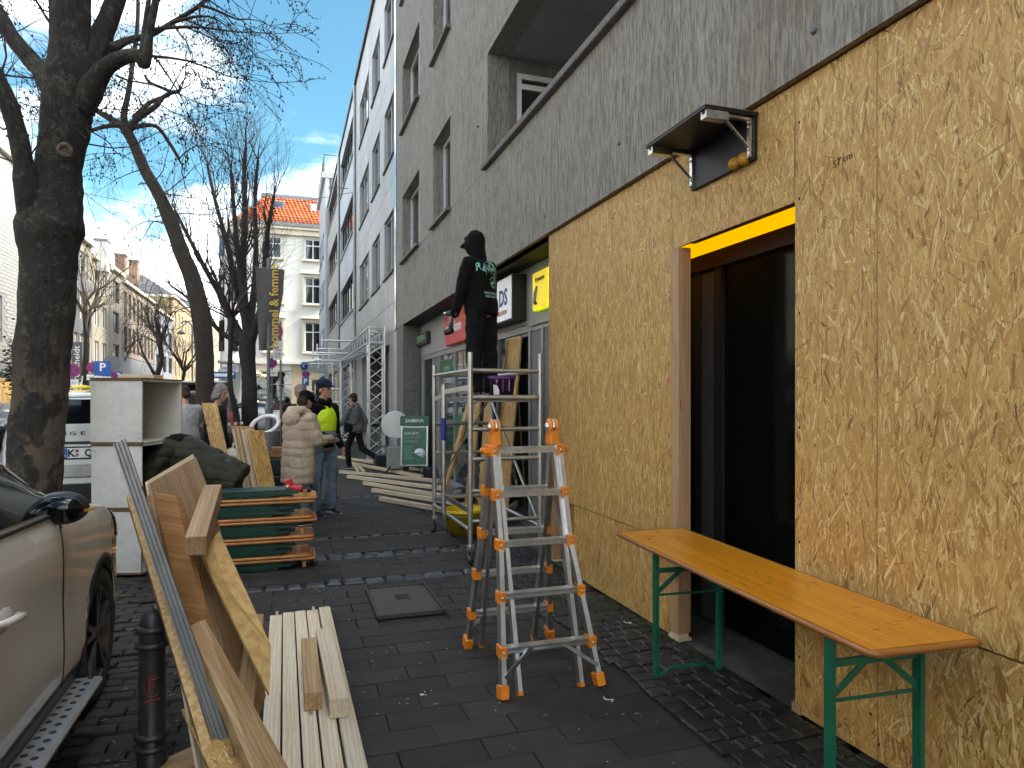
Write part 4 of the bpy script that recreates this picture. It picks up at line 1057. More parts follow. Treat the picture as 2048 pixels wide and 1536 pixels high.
left_house('pale_yellow_house', 'pale yellow house farthest down the left side of the street', 118.1, 160, 15.5, cream, grid([120+4*i for i in range(10)], 1.5, [4.6, 8, 11.4], 2), glass)
left_house('near_house', 'white rendered house on the left side outside the picture', 2, 27.8, 13, white_far, grid([4+3.2*i for i in range(7)], 1.5, [4.3, 7.3, 10.2], 1.7), glass)
left_house('rear_house', 'pale rendered house on the left side behind the viewer', -26, 1.8, 13.5, white_far, grid([-24+3.2*i for i in range(8)], 1.5, [4.3, 7.3, 10.2], 1.7), glass)
chim = mat('chimney brick', (.20, .115, .075), .9, col2=(.30, .20, .14), ns=9)
for i, (px, py, t) in enumerate(((242, 512, 60), (268, 524, 66), (205, 484, 50))):
    c = P(px, py, t); o = thing('chimney', ['brick chimney on the roof left of the other chimney', 'lower brick chimney on the roofs right of the taller one', 'white rooftop dormer above the cream house'][i], 'chimney', (c.x, c.y, c.z-1.4))
    MB().box((c.x-.38, c.y-.5, c.z-2.2), (c.x+.38, c.y+.5, c.z)).build('stack', [chim, chim, white_far][i], o)
    MB().box((c.x-.46, c.y-.58, c.z), (c.x+.46, c.y+.58, c.z+.14)).build('cap', greymetal, o)
# awnings at the left-hand shops
for y0, y1, wh_ in ((66, 72, 'nearest'), (74, 79.5, 'middle'), (82, 90, 'farthest')):
    o = thing('awning', wh_+' of three grey shop awnings over the far left pavement', 'awning', (LX+1, (y0+y1)/2, 2.6), 'awnings over the far left pavement')
    MB().poly([(LX+.05, y0, 3.5), (LX+.05, y1, 3.5), (LX+2.2, y1, 2.75), (LX+2.2, y0, 2.75)], (0, 0, .03)).build('cloth', bannerc, o)
    f = MB()
    for k in range(5): f.bar((LX+.1, y0+(y1-y0)*k/4, 3.47), (LX+2.2, y0+(y1-y0)*k/4, 2.72), .05, .04)
    f.build('frame', winframe, o)
# houses closing the far end
c = V((-30, 200, 0)); b = thing('far_house', 'pale houses closing the far end of the street', 'building', (-6, 190, 0))
MB().box((-40, 185, 0), (12, 195, 15)).build('wall', cream, b)
for i in range(12):
    for k in range(4): MB().box((-28+2.6*i, 184.9, 3+3*k), (-26.8+2.6*i, 184.99, 4.7+3*k)).build('window', glass, b)
b = thing('side_street_house', 'plain house along the side street behind the white house', 'building', (11, 75, 0))
MB().box((9.1, 57, 0), (25, 95, 13)).build('wall', cream, b)
MB().box((-1.5, 61, 0), (9, 80, 13)).build('wall', cream, b)
# ------------------------------------------------------------------ trees
def limb(mb, pts, rs, n=12, seed=0, lump=.10, sub=6):
    """knobbly tapering limb through pts"""
    pts = [V(p) for p in pts]; P2 = []; R2 = []
    N = len(pts)
    for i in range(N-1):
        a, b, c, d = pts[max(i-1, 0)], pts[i], pts[i+1], pts[min(i+2, N-1)]
        for k in range(sub):
            t = k/sub; t2 = t*t; t3 = t2*t
            P2.append(.5*((2*b)+(c-a)*t+(2*a-5*b+4*c-d)*t2+(3*b-a-3*c+d)*t3)); R2.append(rs[i]*(1-t)+rs[i+1]*t)
    P2.append(pts[-1]); R2.append(rs[-1])
    b0 = len(mb.v); mb.tube(P2, 0, n, True, True, R2)
    cnt = len(P2)*n
    for k in range(len(P2)):
        for i in range(n):
            j = b0+k*n+i; p = V(mb.v[j]); c = P2[k]; d = p-c
            q = p*4/max(.3, R2[0]*8)+V((seed*7.3, 0, 0)); f = 1+lump*(mnoise.noise(q)*1.3+mnoise.noise(q*2.3)*.7+(.35*mnoise.noise(q*7)+.3*abs(mnoise.noise(V((q.x*16, q.y*16, q.z*4)))) if n > 16 else 0))
            mb.v[j] = tuple(c+d*f)
    return P2, R2
class Crown:
    def __init__(s, seed): s.r = random.Random(seed); s.mb = MB(); s.buds = MB(); s.n = 0
    def grow(s, p, d, L, r, lvl, droop=.0, bud=.0, spread=.6, kids=3, up=.15, wig=.22, side=0):
        R_ = s.r; n = max(3, min(6, int(L/.22)+2)); pts = [p]; q = V(p); dd = V(d).normalized()
        for k in range(n):
            dd = (dd+V((R_.gauss(0, wig), R_.gauss(0, wig), R_.gauss(0, wig)+up*(1 if lvl > 1 else .4)-droop*(1.6-lvl*.4 if lvl < 2 else 0)))).normalized()
            q = q+dd*(L/n); pts.append(q.copy())
        m = len(pts); rs = [max(.0028, r*(1-.62*k/(m-1))) for k in range(m)]
        s.mb.tube(pts, 0, 6 if r > .04 else (5 if r > .012 else 3), False, r > .012, rs); s.n += 1
        if lvl == 0:
            if bud:
                for k in range(R_.randrange(2, 4)):
                    c = pts[-1-k] if k else pts[-1]; c = c+V((R_.gauss(0, .012), R_.gauss(0, .012), R_.gauss(0, .012))); a = bud*R_.uniform(.7, 1.3)
                    s.buds.add([c+V((a, 0, 0)), c+V((-a*.5, a*.86, 0)), c+V((-a*.5, -a*.86, 0)), c+V((0, 0, a*1.8)), c+V((0, 0, -a))], [(0, 1, 3), (1, 2, 3), (2, 0, 3), (1, 0, 4), (2, 1, 4), (0, 2, 4)])
            return
        for k in range(kids):
            i = R_.randrange(max(1, m//3), m); b = pts[i]; ax = (pts[i]-pts[i-1]).normalized()
            o = V((R_.gauss(0, 1), R_.gauss(0, 1), R_.gauss(0, 1))); o = (o-ax*o.dot(ax)).normalized()
            s.grow(b, (ax*(1-spread*.4)+o*spread).normalized(), L*R_.uniform(.5, .8), rs[i]*R_.uniform(.45, .7), lvl-1, droop, bud, spread, kids, up, wig)
        s.grow(pts[-1], dd, L*R_.uniform(.55, .8), rs[-1], lvl-1, droop, bud, spread, kids, up, wig)
    def build(s, parent, m):
        tag(s.mb.build('crown', m, parent, False), kind='stuff')
        if s.buds.v: tag(s.buds.build('buds', budm, parent, False), kind='stuff')
def px_limb(rows): return [P(a, b, t) for a, b, w_, t in rows], [w_/2/1365*t/(1.03*math.sqrt(1+((a-1024)/1365)**2)) for a, b, w_, t in rows]

# near plane tree
t1 = thing('plane_tree', 'big gnarled plane tree trunk with peeling bark behind the white car', 'tree', (-1.93, 6.54, 0))
tr = MB(); L1 = []
def TL(rows, seed, lump=.1, n=12):
    a, b = px_limb(rows); L1.append(limb(tr, a, b, n, seed, lump, 12 if n > 16 else 6))
TL([(70, 1185, 150, 5.6), (70, 1100, 128, 5.6), (70, 985, 112, 5.6), (74, 850, 116, 5.6), (86, 720, 118, 5.6), (94, 600, 120, 5.6), (98, 520, 128, 5.6), (100, 455, 150, 5.6), (108, 400, 122, 5.6), (118, 330, 100, 5.6), (130, 250, 104, 5.6), (136, 180, 112, 5.6), (140, 110, 92, 5.6), (143, 40, 86, 5.6), (146, -120, 78, 5.6), (150, -320, 60, 5.6)], 1, .10, 44)
TL([(70, 440, 70, 5.5), (56, 380, 60, 5.4), (46, 320, 46, 5.35), (30, 250, 44, 5.3), (8, 185, 42, 5.25), (-25, 120, 40, 5.2), (-80, 0, 34, 5.1), (-160, -150, 28, 5)], 2, .08)
TL([(118, 230, 60, 5.6), (96, 160, 50, 5.7), (64, 122, 42, 5.8), (32, 85, 40, 5.85), (5, 40, 36, 5.9), (-40, -40, 32, 6), (-90, -160, 24, 6.1)], 3, .08)
TL([(100, 300, 40, 5.8), (112, 200, 46, 5.9), (118, 120, 44, 5.95), (116, 40, 40, 6), (108, -100, 34, 6.1)], 4, .08)
TL([(165, 215, 60, 5.6), (190, 165, 50, 5.55), (212, 135, 40, 5.5), (248, 115, 32, 5.45), (276, 112, 28, 5.4), (288, 128, 24, 5.4), (294, 112, 20, 5.4), (300, 60, 17, 5.4), (312, 0, 16, 5.4), (330, -100, 13, 5.4)], 5, .10)
TL([(150, 200, 70, 5.6), (182, 120, 60, 5.7), (208, 60, 48, 5.75), (232, 0, 42, 5.8), (260, -90, 34, 5.9)], 6, .08)
TL([(282, 125, 20, 5.4), (286, 90, 14, 5.4), (292, 40, 12, 5.45), (300, -20, 10, 5.5)], 7, .06, 8)
TL([(222, 98, 26, 5.7), (258, 80, 16, 5.9), (300, 70, 13, 6.1), (345, 45, 11, 6.3), (400, 10, 9, 6.5), (440, -30, 8, 6.6)], 8, .06, 8)
tr.build('trunk', bark1, t1)
kn = P(130, 300, 5.6-.24)
MB().lathe([(.0, -.012), (.020, -.016), (.028, .0), (.050, .012), (.056, .004), (.058, -.03)], 16, kn, (ray(130, 300)*-1)).build('knot_hole', mat('pale knot', (.17, .13, .095), .9, col2=(.06, .045, .035), ns=25), t1)
cr = Crown(3); RR = random.Random(5)
for (px, py, t, dx, dy, L, r) in ((300, 60, 5.4, .9, .5, 1.0, .016), (345, 45, 6.3, 1, .3, 1.1, .018), (400, 10, 6.5, 1, .1, 1.1, .016), (294, 112, 5.4, .9, .1, .9, .013), (312, 0, 5.4, .7, .6, 1.0, .016), (258, 80, 5.9, .8, -.3, 1.0, .013), (232, 0, 5.8, .6, .5, 1.0, .016), (230, 150, 5.5, .8, -.6, .8, .010), (32, 85, 5.85, -.5, .3, .9, .014), (96, 160, 5.7, -.8, -.1, .9, .012), (30, 250, 5.3, -.6, .1, .9, .012), (46, 320, 5.35, .6, .3, .7, .009), (110, 60, 6, -.5, .6, .9, .014), (116, 40, 6, .4, .5, .8, .012), (8, 185, 5.25, -.2, .8, .9, .012), (345, 45, 6.3, .4, -.8, .9, .012), (400, 10, 6.5, .5, -.8, .9, .012), (330, -60, 5.4, .9, -.5, 1.1, .014)):
    p = P(px, py, t); right = V((CY, -SY, 0)); d = right*dx+V((0, 0, dy))+V((SY, CY, 0))*RR.uniform(-.4, .4)
    cr.grow(p, d, L*(.66 if px < 330 else .42), r, 3, .10, .008, .75, 2, .0, .20)
# twigs hanging behind the trunk, at the left edge of the sky
for i in range(12):
    p = P(RR.uniform(-60, 160), RR.uniform(-30, 330), RR.uniform(6.2, 7.6)); cr.grow(p, V((RR.uniform(-1, 1), RR.uniform(-.3, .3), RR.uniform(-.6, .7))), .9, .010, 2, .1, .011, .75, 3, 0, .2)
cr.build(t1, twig)

# leaning tree
t2 = thing('leaning_tree', 'leaning bare street tree behind the open silver van', 'tree', (-1.75, 16.4, 0))
tr = MB(); L1 = []
TL([(410, 945, 50, 15), (410, 860, 44, 15), (411, 770, 40, 15), (408, 700, 40, 15), (400, 620, 40, 15), (385, 560, 36, 15), (362, 500, 34, 15), (340, 440, 30, 15), (318, 390, 28, 15), (290, 340, 25, 15), (268, 290, 23, 15), (250, 255, 26, 15)], 11, .08, 12)
TL([(252, 262, 20, 15), (248, 230, 15, 15), (256, 190, 12, 15), (262, 150, 11, 14.9), (272, 80, 10, 14.8), (276, 20, 9, 14.6), (274, -60, 8, 14.4)], 12, .06, 8)
TL([(252, 258, 20, 15), (225, 240, 15, 15), (195, 222, 13, 15), (170, 205, 10, 15)], 13, .06, 8)
TL([(256, 262, 20, 15), (272, 240, 15, 15), (292, 225, 15, 15), (312, 212, 12, 15), (332, 190, 9, 15.1), (360, 182, 7, 15.2)], 14, .08, 8)
TL([(250, 250, 16, 15), (215, 252, 10, 14.8), (180, 262, 8, 14.6)], 15, .06, 8)
TL([(262, 255, 14, 15), (310, 252, 9, 15.1), (338, 285, 8, 15.2), (358, 318, 7, 15.2)], 16, .06, 8)
TL([(268, 235, 12, 15), (300, 205, 9, 15.2), (340, 186, 8, 15.4), (300, 165, 7, 15.4), (290, 150, 6, 15.4)], 17, .06, 8)
tr.build('trunk', bark2, t2)
cr = Crown(12)
for i in range(16):
    src = RR.choice([(262, 150, 14.9), (272, 80, 14.8), (276, 20, 14.6), (332, 190, 15.1), (360, 182, 15.2), (358, 318, 15.2), (310, 252, 15.1), (170, 205, 15), (180, 262, 14.6), (300, 205, 15.2), (292, 225, 15), (340, 186, 15.4)])
    p = P(*src); a = RR.uniform(-1, 1); d = right*RR.uniform(-.6, .8)+V((0, 0, RR.uniform(-.4, .7)))+V((SY, CY, 0))*RR.uniform(-.6, .6)
    cr.grow(p, d, RR.uniform(.7, 1.15), .018, 3, .12, .016, .7, 3, .0, .20)
cr.build(t2, twig)
cr = Crown(22)
for (px, py) in ((290, 340), (318, 390), (300, 365), (335, 430), (345, 455), (365, 505), (405, 640), (400, 610)):
    p = P(px, py, 15)
    for k in range(2): cr.grow(p, right*RR.choice([-1, -.8, .9])+V((0, 0, RR.uniform(.0, .5))), RR.uniform(.9, 1.5), .014, 2, .2, 0, .6, 3, -.08, .25)
cr.build(t2, twig2)

# vase shaped tree before the white house
t3 = thing('street_tree', 'bare vase shaped tree with dense upright twigs before the white house', 'tree', P(497, 890, 24))
tr = MB(); L1 = []
TL([(500, 900, 38, 24), (499, 800, 32, 24), (497, 740, 31, 24), (495, 705, 36, 24), (497, 665, 34, 24)], 21, .08, 12)
stems = [[(497, 670, 24, 24), (488, 600, 18, 24), (486, 520, 15, 24), (490, 430, 12, 24), (488, 350, 9, 24), (492, 290, 6, 24)],
         [(500, 690, 22, 24), (520, 620, 14, 23.6), (530, 540, 11, 23.4), (536, 460, 9, 23.2), (548, 390, 6, 23)],
         [(492, 690, 22, 24), (465, 640, 16, 24.2), (440, 590, 13, 24.4), (412, 540, 11, 24.6), (380, 480, 9, 24.8), (350, 420, 6, 25)],
         [(497, 660, 20, 24), (470, 560, 13, 24.4), (452, 480, 10, 24.6), (430, 400, 8, 24.8), (415, 330, 6, 25)],
         [(498, 665, 20, 24), (508, 580, 13, 24.5), (512, 500, 11, 24.8), (510, 400, 8, 25), (516, 320, 6, 25)],
         [(495, 650, 18, 24), (478, 520, 12, 23.4), (468, 420, 9, 23.2), (462, 340, 6, 23)],
         [(490, 690, 18, 24), (450, 670, 11, 23.8), (418, 640, 8, 23.6), (380, 600, 6, 23.5), (340, 570, 5, 23.4)]]
for i, sN in enumerate(stems): TL(sN, 30+i, .05, 8)
tr.build('trunk', bark3, t3)
cr = Crown(31)
for sN in stems:
    a, b = px_limb(sN)
    for i in range(1, len(a)):
        for k in range(5):
            d = (a[i]-a[i-1]).normalized()+V((RR.gauss(0, .45), RR.gauss(0, .45), RR.uniform(0, .3)))
            cr.grow(a[i], d, RR.uniform(.8, 1.6), b[i]*.36, 2, 0, 0, .55, 3, .12, .14)
cr.build(t3, twig)

def plain_tree(name, label, px, t, h, r, seed, m=bark3, tw=twig, lean=0, fork=.35, lvl=3, nb=9, L=1.7, group=None):
    base = P(px, 796+1365*CAM_H/t, t); o = thing(name, label, 'tree', base, group); q = random.Random(seed)
    pts = [base+V((lean*k/4+q.gauss(0, .04)*k, q.gauss(0, .04)*k, h*fork*k/4)) for k in range(5)]
    tr = MB(); limb(tr, pts, [r, r*.85, r*.8, r*.75, r*.7], 8, seed, .06, 3)
    cr = Crown(seed)
    top = pts[-1]
    for k in range(nb):
        d = V((q.gauss(0, .55), q.gauss(0, .55), q.uniform(.5, 1.2))); c = pts[-1-q.randrange(2)] if k > 3 else top
        cr.grow(c, d, L*q.uniform(.8, 1.3), r*.5, lvl, 0, 0, .6, 3, .1, .16)
    tr.build('trunk', m, o); cr.build(o, tw); return o
plain_tree('young_tree', 'slim young tree just left of the vase shaped tree', 469, 20, 8, .09, 41, fork=.5, lvl=2, nb=6)
plain_tree('young_tree', 'slim pale young tree on the far left pavement beside the parking signs', 172, 32, 10, .17, 42, bark2, twig2, fork=.55, nb=8, L=2.2)
plain_tree('bare_tree', 'knobbly bare tree before the house with yellow framed windows', 318, 44, 10, .22, 43, fork=.4, nb=8, L=2.6)
plain_tree('bare_tree', 'bare tree far down the left pavement, left of the leaning trunk', 365, 62, 10, .2, 44, fork=.4, nb=8, L=2.8)
plain_tree('bare_tree', 'bare tree standing on the far left pavement behind the white cabinet', 225, 58, 12, .2, 45, fork=.4, nb=8, L=2.8)
# overhead wire with its hanging span
w_ = MB(); a = P(150, 382, 20); b = WX(708, 384, FX-.8)
w_.tube([a.lerp(b, k/12)+V((0, 0, -.5*math.sin(PI*k/12))) for k in range(13)], .008, 4)
one('span_wire', w_, greymetal, 'thin overhead wire spanning the street in front of the orange roof', 'wire')
# ------------------------------------------------------------------ step ladder
ld = thing('step_ladder', 'aluminium folding step ladder with orange hinges and feet on the pavement', 'ladder', (1.43, 3.98, 0))
def rail(pts, w=.062, d=.026):
    mb = MB()
    for a, b in zip(pts, pts[1:]): mb.bar(a, b, d, w, up=(0, 1, .2))
    return mb
YF, YB, YM, ZT = 3.575, 4.40, 3.985, 1.43
def lerp(a, b, t): return a+(b-a)*t
def lad_pt(side, front, z, outer):
    """point on a rail: side 0 left 1 right"""
    xi = 1.222 if side == 0 else 1.590
    y = lerp(YF if front else YB, YM, z/1.46)
    xo0 = (1.135 if side == 0 else 1.722) if front else (1.150 if side == 0 else 1.738)
    xb = xi+(-.034 if side == 0 else .034)
    if not outer: return V((lerp((1.24 if side == 0 else 1.612), xi, z/1.46), y+(.018 if front else -.018), z))
    if z > .82: return V((xb if z < 1.3 else lerp(xb, xi+(-.02 if side == 0 else .02), (z-1.3)/.15), y-(.004 if front else -.004), z))
    return V((lerp(xo0, xb, z/.82), y-(.004 if front else -.004), z))
zr = [.24, .52, .80, 1.08, 1.335]
for front in (1, 0):
    for sd_ in (0, 1):
        sg = -1 if sd_ == 0 else 1
        rail([lad_pt(sd_, front, z, 1) for z in (.055, .82, 1.34)], .064, .027).build('outer_rail', alu, ld)
        rail([lad_pt(sd_, front, z, 0) for z in (.02, 1.42)], .052, .024).build('inner_rail', alu, ld)
        MB().bar(lad_pt(sd_, front, .0, 0), lad_pt(sd_, front, .02, 0), .028, .056, up=(0, 1, .2)).build('inner_foot', orange, ld)
        MB().bar(lad_pt(sd_, front, .0, 1)+V((0, 0, .0)), lad_pt(sd_, front, .072, 1), .052, .088, up=(0, 1, .2), ch=.006).build('foot', orange, ld)
        for i, z in enumerate(zr):
            c = lad_pt(sd_, front, z, 1); n_ = V((0, -1 if front else 1, .25))
            f = MB().bar(c+V((0, 0, -.034)), c+V((0, 0, .034)), .046, .078, up=(0, 1, .2), ch=.004)
            if i == 4: f.bar(c+V((-sg*.01, 0, 0)), c+V((sg*.058, 0, 0)), .034, .03, ch=.006)
            o = f.build('rung_bracket', orange, ld)
            MB().lathe([(0, .004), (.008, .003), (.009, 0)], 8, c+V((0, (-.0385 if front else .0385), 0)), (0, -1 if front else 1, 0)).build('rivet', steel, o)
        if True:
            a = lad_pt(sd_, front, .245, 0); b = lad_pt(sd_, front, .12, 1)
            MB().bar(a+V((-sg*.09, -.03 if front else .03, -.0)), b+V((0, -.036 if front else .036, 0)), .016, .02).build('foot_brace', alu_d if not front else alu, ld)
    for i, z in enumerate(zr):
        a, b = lad_pt(0, front, z, 1), lad_pt(1, front, z, 1); o_ = V((0, (.012 if front else -.012), 0))
        m = MB(); a2, b2 = a+o_+V((.02, 0, 0)), b+o_-V((.02, 0, 0)); y_ = V((0, 1, 0))
        m.bar(a2+V((0, 0, .011)), b2+V((0, 0, .011)), .062, .010); m.bar(a2+V((0, 0, -.011)), b2+V((0, 0, -.011)), .054, .010)
        m.bar(a2, b2, .040, .012)
        for k in (-.028, -.014, 0, .014, .028): m.bar(a2+V((0, k, .0165)), b2+V((0, k, .0165)), .006, .003)
        m.build('rung', alu, ld)
for sd_ in (0, 1):
    c = V((1.215 if sd_ == 0 else 1.590, YM, 1.475)); h = MB()
    h.lathe([(.0, -.030), (.040, -.030), (.052, -.024), (.052, -.012), (.046, -.010), (.046, .010), (.052, .012), (.052, .024), (.040, .030), (0, .030)], 22, c, (1, 0, 0))
    for f_ in (-1, 1): h.bar(c+V((0, f_*.018, -.02)), c+V((0, f_*.030, -.115)), .052, .05, up=(0, 1, 0), ch=.006)
    o = h.build('hinge', orange, ld)
    MB().lathe([(.047, -.009), (.049, -.008), (.049, .008), (.047, .009)], 22, c, (1, 0, 0)).build('hinge_disc', steel, o)
    MB().lathe([(0, -.012), (.022, -.01), (.024, 0)], 14, c+V((-.031, 0, 0)), (1, 0, 0)).build('hinge_knob', steel, o)
    for f_ in (-1, 1):
        MB().bar(c+V((0, f_*.030, -.115)), lad_pt(sd_, f_ < 0, 1.34, 1), .026, .055, up=(0, 1, .2)).build('hinge_leg', alu, ld)

# ------------------------------------------------------------------ rolling scaffold
sc_ = thing('scaffold', 'small rolling aluminium scaffold tower that the worker stands on', 'scaffold', (2.1, 7.4, 0))
XA, XB, YA, YB2 = 1.745, 2.485, 6.56, 8.28
rT = .0255
for (x, y, zt) in ((XA, YA, 2.11), (XB, YA, 2.11), (XA, YB2, 2.06), (XB, YB2, 2.06)):
    p = MB().tube([(x, y, .22), (x, y, zt)], rT, 14)
    po = p.build('post', alu_t, sc_)
    MB().tube([(x, y, 1.70), (x, y, 1.78)], .030, 14).build('collar', alu_t, po); MB().tube([(x, y, .50), (x, y, .58)], .030, 14).build('collar', alu_t, po)
    cs = MB().tube([(x, y, .16), (x, y, .235)], .022, 10)
    cs.bar((x-.03, y, .10), (x-.03, y-.03, .19), .008, .07, up=(0, 1, 0)).bar((x+.03, y, .10), (x+.03, y-.03, .19), .008, .07, up=(0, 1, 0)).bar((x-.034, y-.01, .185), (x+.034, y-.01, .185), .07, .012)
    c = cs.build('caster', steel, sc_)
    MB().lathe([(0, -.017), (.055, -.017), (.062, -.010), (.062, .010), (.055, .017), (0, .017)], 20, (x, y-.01, .063), (1, 0, 0)).build('wheel', black_r, c)
    MB().lathe([(0, -.019), (.03, -.019), (.03, .019), (0, .019)], 12, (x, y-.01, .063), (1, 0, 0)).build('hub', steel, c)
for y in (YA, YB2):
    for z in (.427, .729, 1.046, 1.343, 1.66, 1.93) if y == YA else (.43, .98, 1.34, 1.94):
        MB().tube([(XA+.02, y, z), (XB-.02, y, z)], .0225 if z != 1.66 else .027, 12).build('rung', alu_t, sc_)
for x in (XA, XB):
    for z in (.34, 1.93): MB().tube([(x, YA+.02, z), (x, YB2-.02, z)], .02, 10).build('side_rail', alu_t, sc_)
MB().tube([(XB, YA, .35), (XB, YB2, 1.6)], .018, 8).build('diagonal_brace', alu_t, sc_)
MB().tube([(XA+.02, YB2-.1, .6), (XA+.35, YA+.5, 1.66)], .012, 8).build('diagonal_brace', alu_t, sc_)
# telescopic outrigger standing off the left side
og = MB(); gx, gy = 1.62, 7.2
og.tube([(gx, gy, .42), (gx, gy, 1.80)], .027, 12)
o = og.build('outrigger_post', alu_t, sc_)
MB().tube([(gx, gy, 1.20), (gx, gy, 1.44)], .0285, 12).build('blue_label', blue_p, o)
for z0, z1 in ((1.72, 1.76), (.60, .53)):
    f = MB().bar((gx, gy, z0), (XA, YA+.03, z1), .02, .05).bar((gx, gy, z0-.04), (XA, YB2-.03, z1-.12), .02, .05); f.build('outrigger_arm', alu, sc_)
pf = MB().box((XA+.06, YA+.04, 1.615), (XB-.08, YB2-.05, 1.665)); pfo = pf.build('platform', alu_d, sc_)
for k in range(4): MB().box((XA+.09, YA+.2+.42*k, 1.60), (XA+.13, YA+.26+.42*k, 1.612)).build('platform_clip', alu_d, pfo)
MB().box((XA+.08, YA+.06, 1.666), (XB-.1, YB2-.07, 1.672)).build('deck_board', brownedge, pfo)
for x in (XA+.12, XB-.08): MB().tube([(x-.03, YA, 1.66), (x+.03, YA, 1.66)], .033, 12).build('platform_hook', alu_t, pfo)

# buckets
def bucket(name, label, c, r0, r1, h, m, rim=.012, deco=None, cat='bucket'):
    o = thing(name, label, cat, c); c = V(c)
    MB().lathe([(0, .004), (r0*.97, .004), (r0, .0), (r1, h), (r1+rim, h), (r1+rim, h-.03), (r1+rim*.9, h-.035), (r1-.002, h-.036)], 32, c).lathe([(r1-.004, h), (r0-.006, .008), (0, .008)], 32, c).build('tub', m, o); return o
bk = GR(935, 1071, .0); bk = V((bk.x, bk.y+.18, 0))
o = bucket('bucket', 'yellow mortar bucket standing behind the scaffold leg', bk, .19, .245, .30, yellow_p, .014)
hp = [bk+V((math.cos(a)*.262, math.sin(a)*.262*.98, .282-.05*abs(math.sin(a)) if math.sin(a) < 0 else .282)) for a in [PI+PI*i/14 for i in range(15)]]
MB().tube(hp, .004, 6).build('handle', steel, o)
fd = (V((0, 0, CAM_H))-bk); fd.z = 0; fd.normalize(); rt = V((0, 0, 1)).cross(fd)
text('HAZET', .042, bk+fd*.218+V((0, 0, .10)), rt, V((0, 0, 1))+fd*-.12, blacktxt, 'lettering', o, .002, bold=.002)
pb = V((2.17, 6.86, 1.672))
o = bucket('bucket', 'purple bucket with white print standing on the scaffold platform', pb, .118, .142, .215, purple_p, .008)
fd = (V((0, 0, CAM_H+.1))-pb); fd.z = 0; fd.normalize(); rt = V((0, 0, 1)).cross(fd)
MB().poly([pb+fd*.124+rt*-.085+V((0, 0, .01)), pb+fd*.128+rt*-.03+V((0, 0, .01)), pb+fd*.131+rt*-.025+V((0, 0, .055)), pb+fd*.135+rt*-.05+V((0, 0, .115)), pb+fd*.128+rt*-.09+V((0, 0, .12))], -fd*.003).build('torn_label', whitetxt, o)
for k, xx in enumerate((-.055, .01, .075)):
    m = MB(); q = pb+fd*math.sqrt(.139**2-xx**2)+rt*xx
    m.bar(q+V((0, 0, .05 if k else .13)), q+V((0, 0, .185)), .004 if k != 1 else .008, .003, up=fd)
    for j in range(5): m.bar(q+rt*-.012+V((0, 0, .07+.022*j if k else .15+.006*j)), q+rt*.012+V((0, 0, .07+.022*j if k else .15+.006*j)), .003, .003, up=fd)
    m.build('print', greytxt if k == 1 else curtain, o)

# ------------------------------------------------------------------ beer table in front of the hoarding
bt = thing('beer_table', 'long orange beer table with green folding legs against the OSB wall', 'table', (2.24, 2.95, 0))
A = V((2.085, 4.075, .77)); B = V((1.945, 1.865, .77)); ax = (B-A).normalized(); sd_ = V((-ax.y, ax.x, 0)); LEN = (B-A).length; WD = .485
def bl(u, v, z): return A+ax*u+sd_*v+V((0, 0, z-.77))
tp = MB()
for k in range(5):
    w_ = (WD-.02)/5; tp.bar(bl(.012, .01+w_*(k+.5), .757), bl(LEN-.012, .01+w_*(k+.5), .757), w_, .0262+.0002*(k % 2))
tpo = tp.build('table_top', lacq, bt)
rm = MB(); loop = []
def corner(u, v, a0):
    return [bl(u+.03*math.cos(R(a0+i*22.5)), v+.03*math.sin(R(a0+i*22.5)), .757) for i in range(5)]
loop = corner(LEN-.03, WD-.03, 0)+corner(.03, WD-.03, 90)+corner(.03, .03, 180)+corner(LEN-.03, .03, 270)
loop.append(loop[0]); rm.tube(loop, .0145, 8, False); rm.build('rounded_rim', lacqedge, bt)
for u in (.30, .62, LEN-.62, LEN-.30):
    MB().bar(bl(u, .05, .728), bl(u, WD-.05, .728), .035, .03).build('batten', brownwood, bt)
mk = MB(); q = random.Random(4)
for i in range(70):
    u = q.choice([q.gauss(.33, .08), q.gauss(1.35, .10), q.uniform(.1, 2.1)]); v = q.choice([q.gauss(.12, .03), q.gauss(.25, .05), q.uniform(.05, .43)]); 
    if not (.03 < u < LEN-.03 and .03 < v < WD-.03): continue
    a = q.uniform(0, PI); d = ax*math.cos(a)+sd_*math.sin(a); mk.bar(bl(u, v, .7706), bl(u, v, .7706)+d*q.uniform(.008, .05), q.uniform(.0012, .004), .0004)
mk.build('scratch_marks', mat('dark scratch', (.10, .045, .012), .7), tpo)
for fi, (uf, s_) in enumerate(((.50, 1), (LEN-.25, -1))):
    fr = MB()
    a, b = bl(uf, .035, .73), bl(uf, WD-.03, .73)
    g = [V((p.x, p.y, .012)) for p in (a, b)]
    for p, q2 in ((a, g[0]), (b, g[1])): MB().bar(p, q2, .042, .022, up=sd_).build('leg', green, bt)
    d_ = (g[1]-g[0]).normalized()
    lfo = bt
    f2 = MB().tube([g[0]+V((0, 0, .0)), g[0]+d_*.05, g[0]+d_*.09+V((0, 0, .035)), g[1]-d_*.09+V((0, 0, .035)), g[1]-d_*.05, g[1]], .011, 8); f2.build('foot_bar', green, lfo)
    MB().bar(a+V((0, 0, -.10)), b+V((0, 0, -.10)), .012, .03).build('cross_bar', green, lfo)
    MB().bar(a+V((0, 0, -.245)), b+V((0, 0, -.245)), .010, .012).build('cross_bar', green, lfo)
    m_ = (a+b)/2
    st = MB().bar(a+V((0, 0, -.235)), V((m_.x, m_.y, .66))-ax*s_*-.0, .008, .026).bar(b+V((0, 0, -.235)), V((m_.x, m_.y, .66)), .008, .026).bar(V((m_.x, m_.y, .655)), bl(uf-s_*-.32, WD/2, .725), .008, .028)
    st.build('folding_strut', green, lfo)

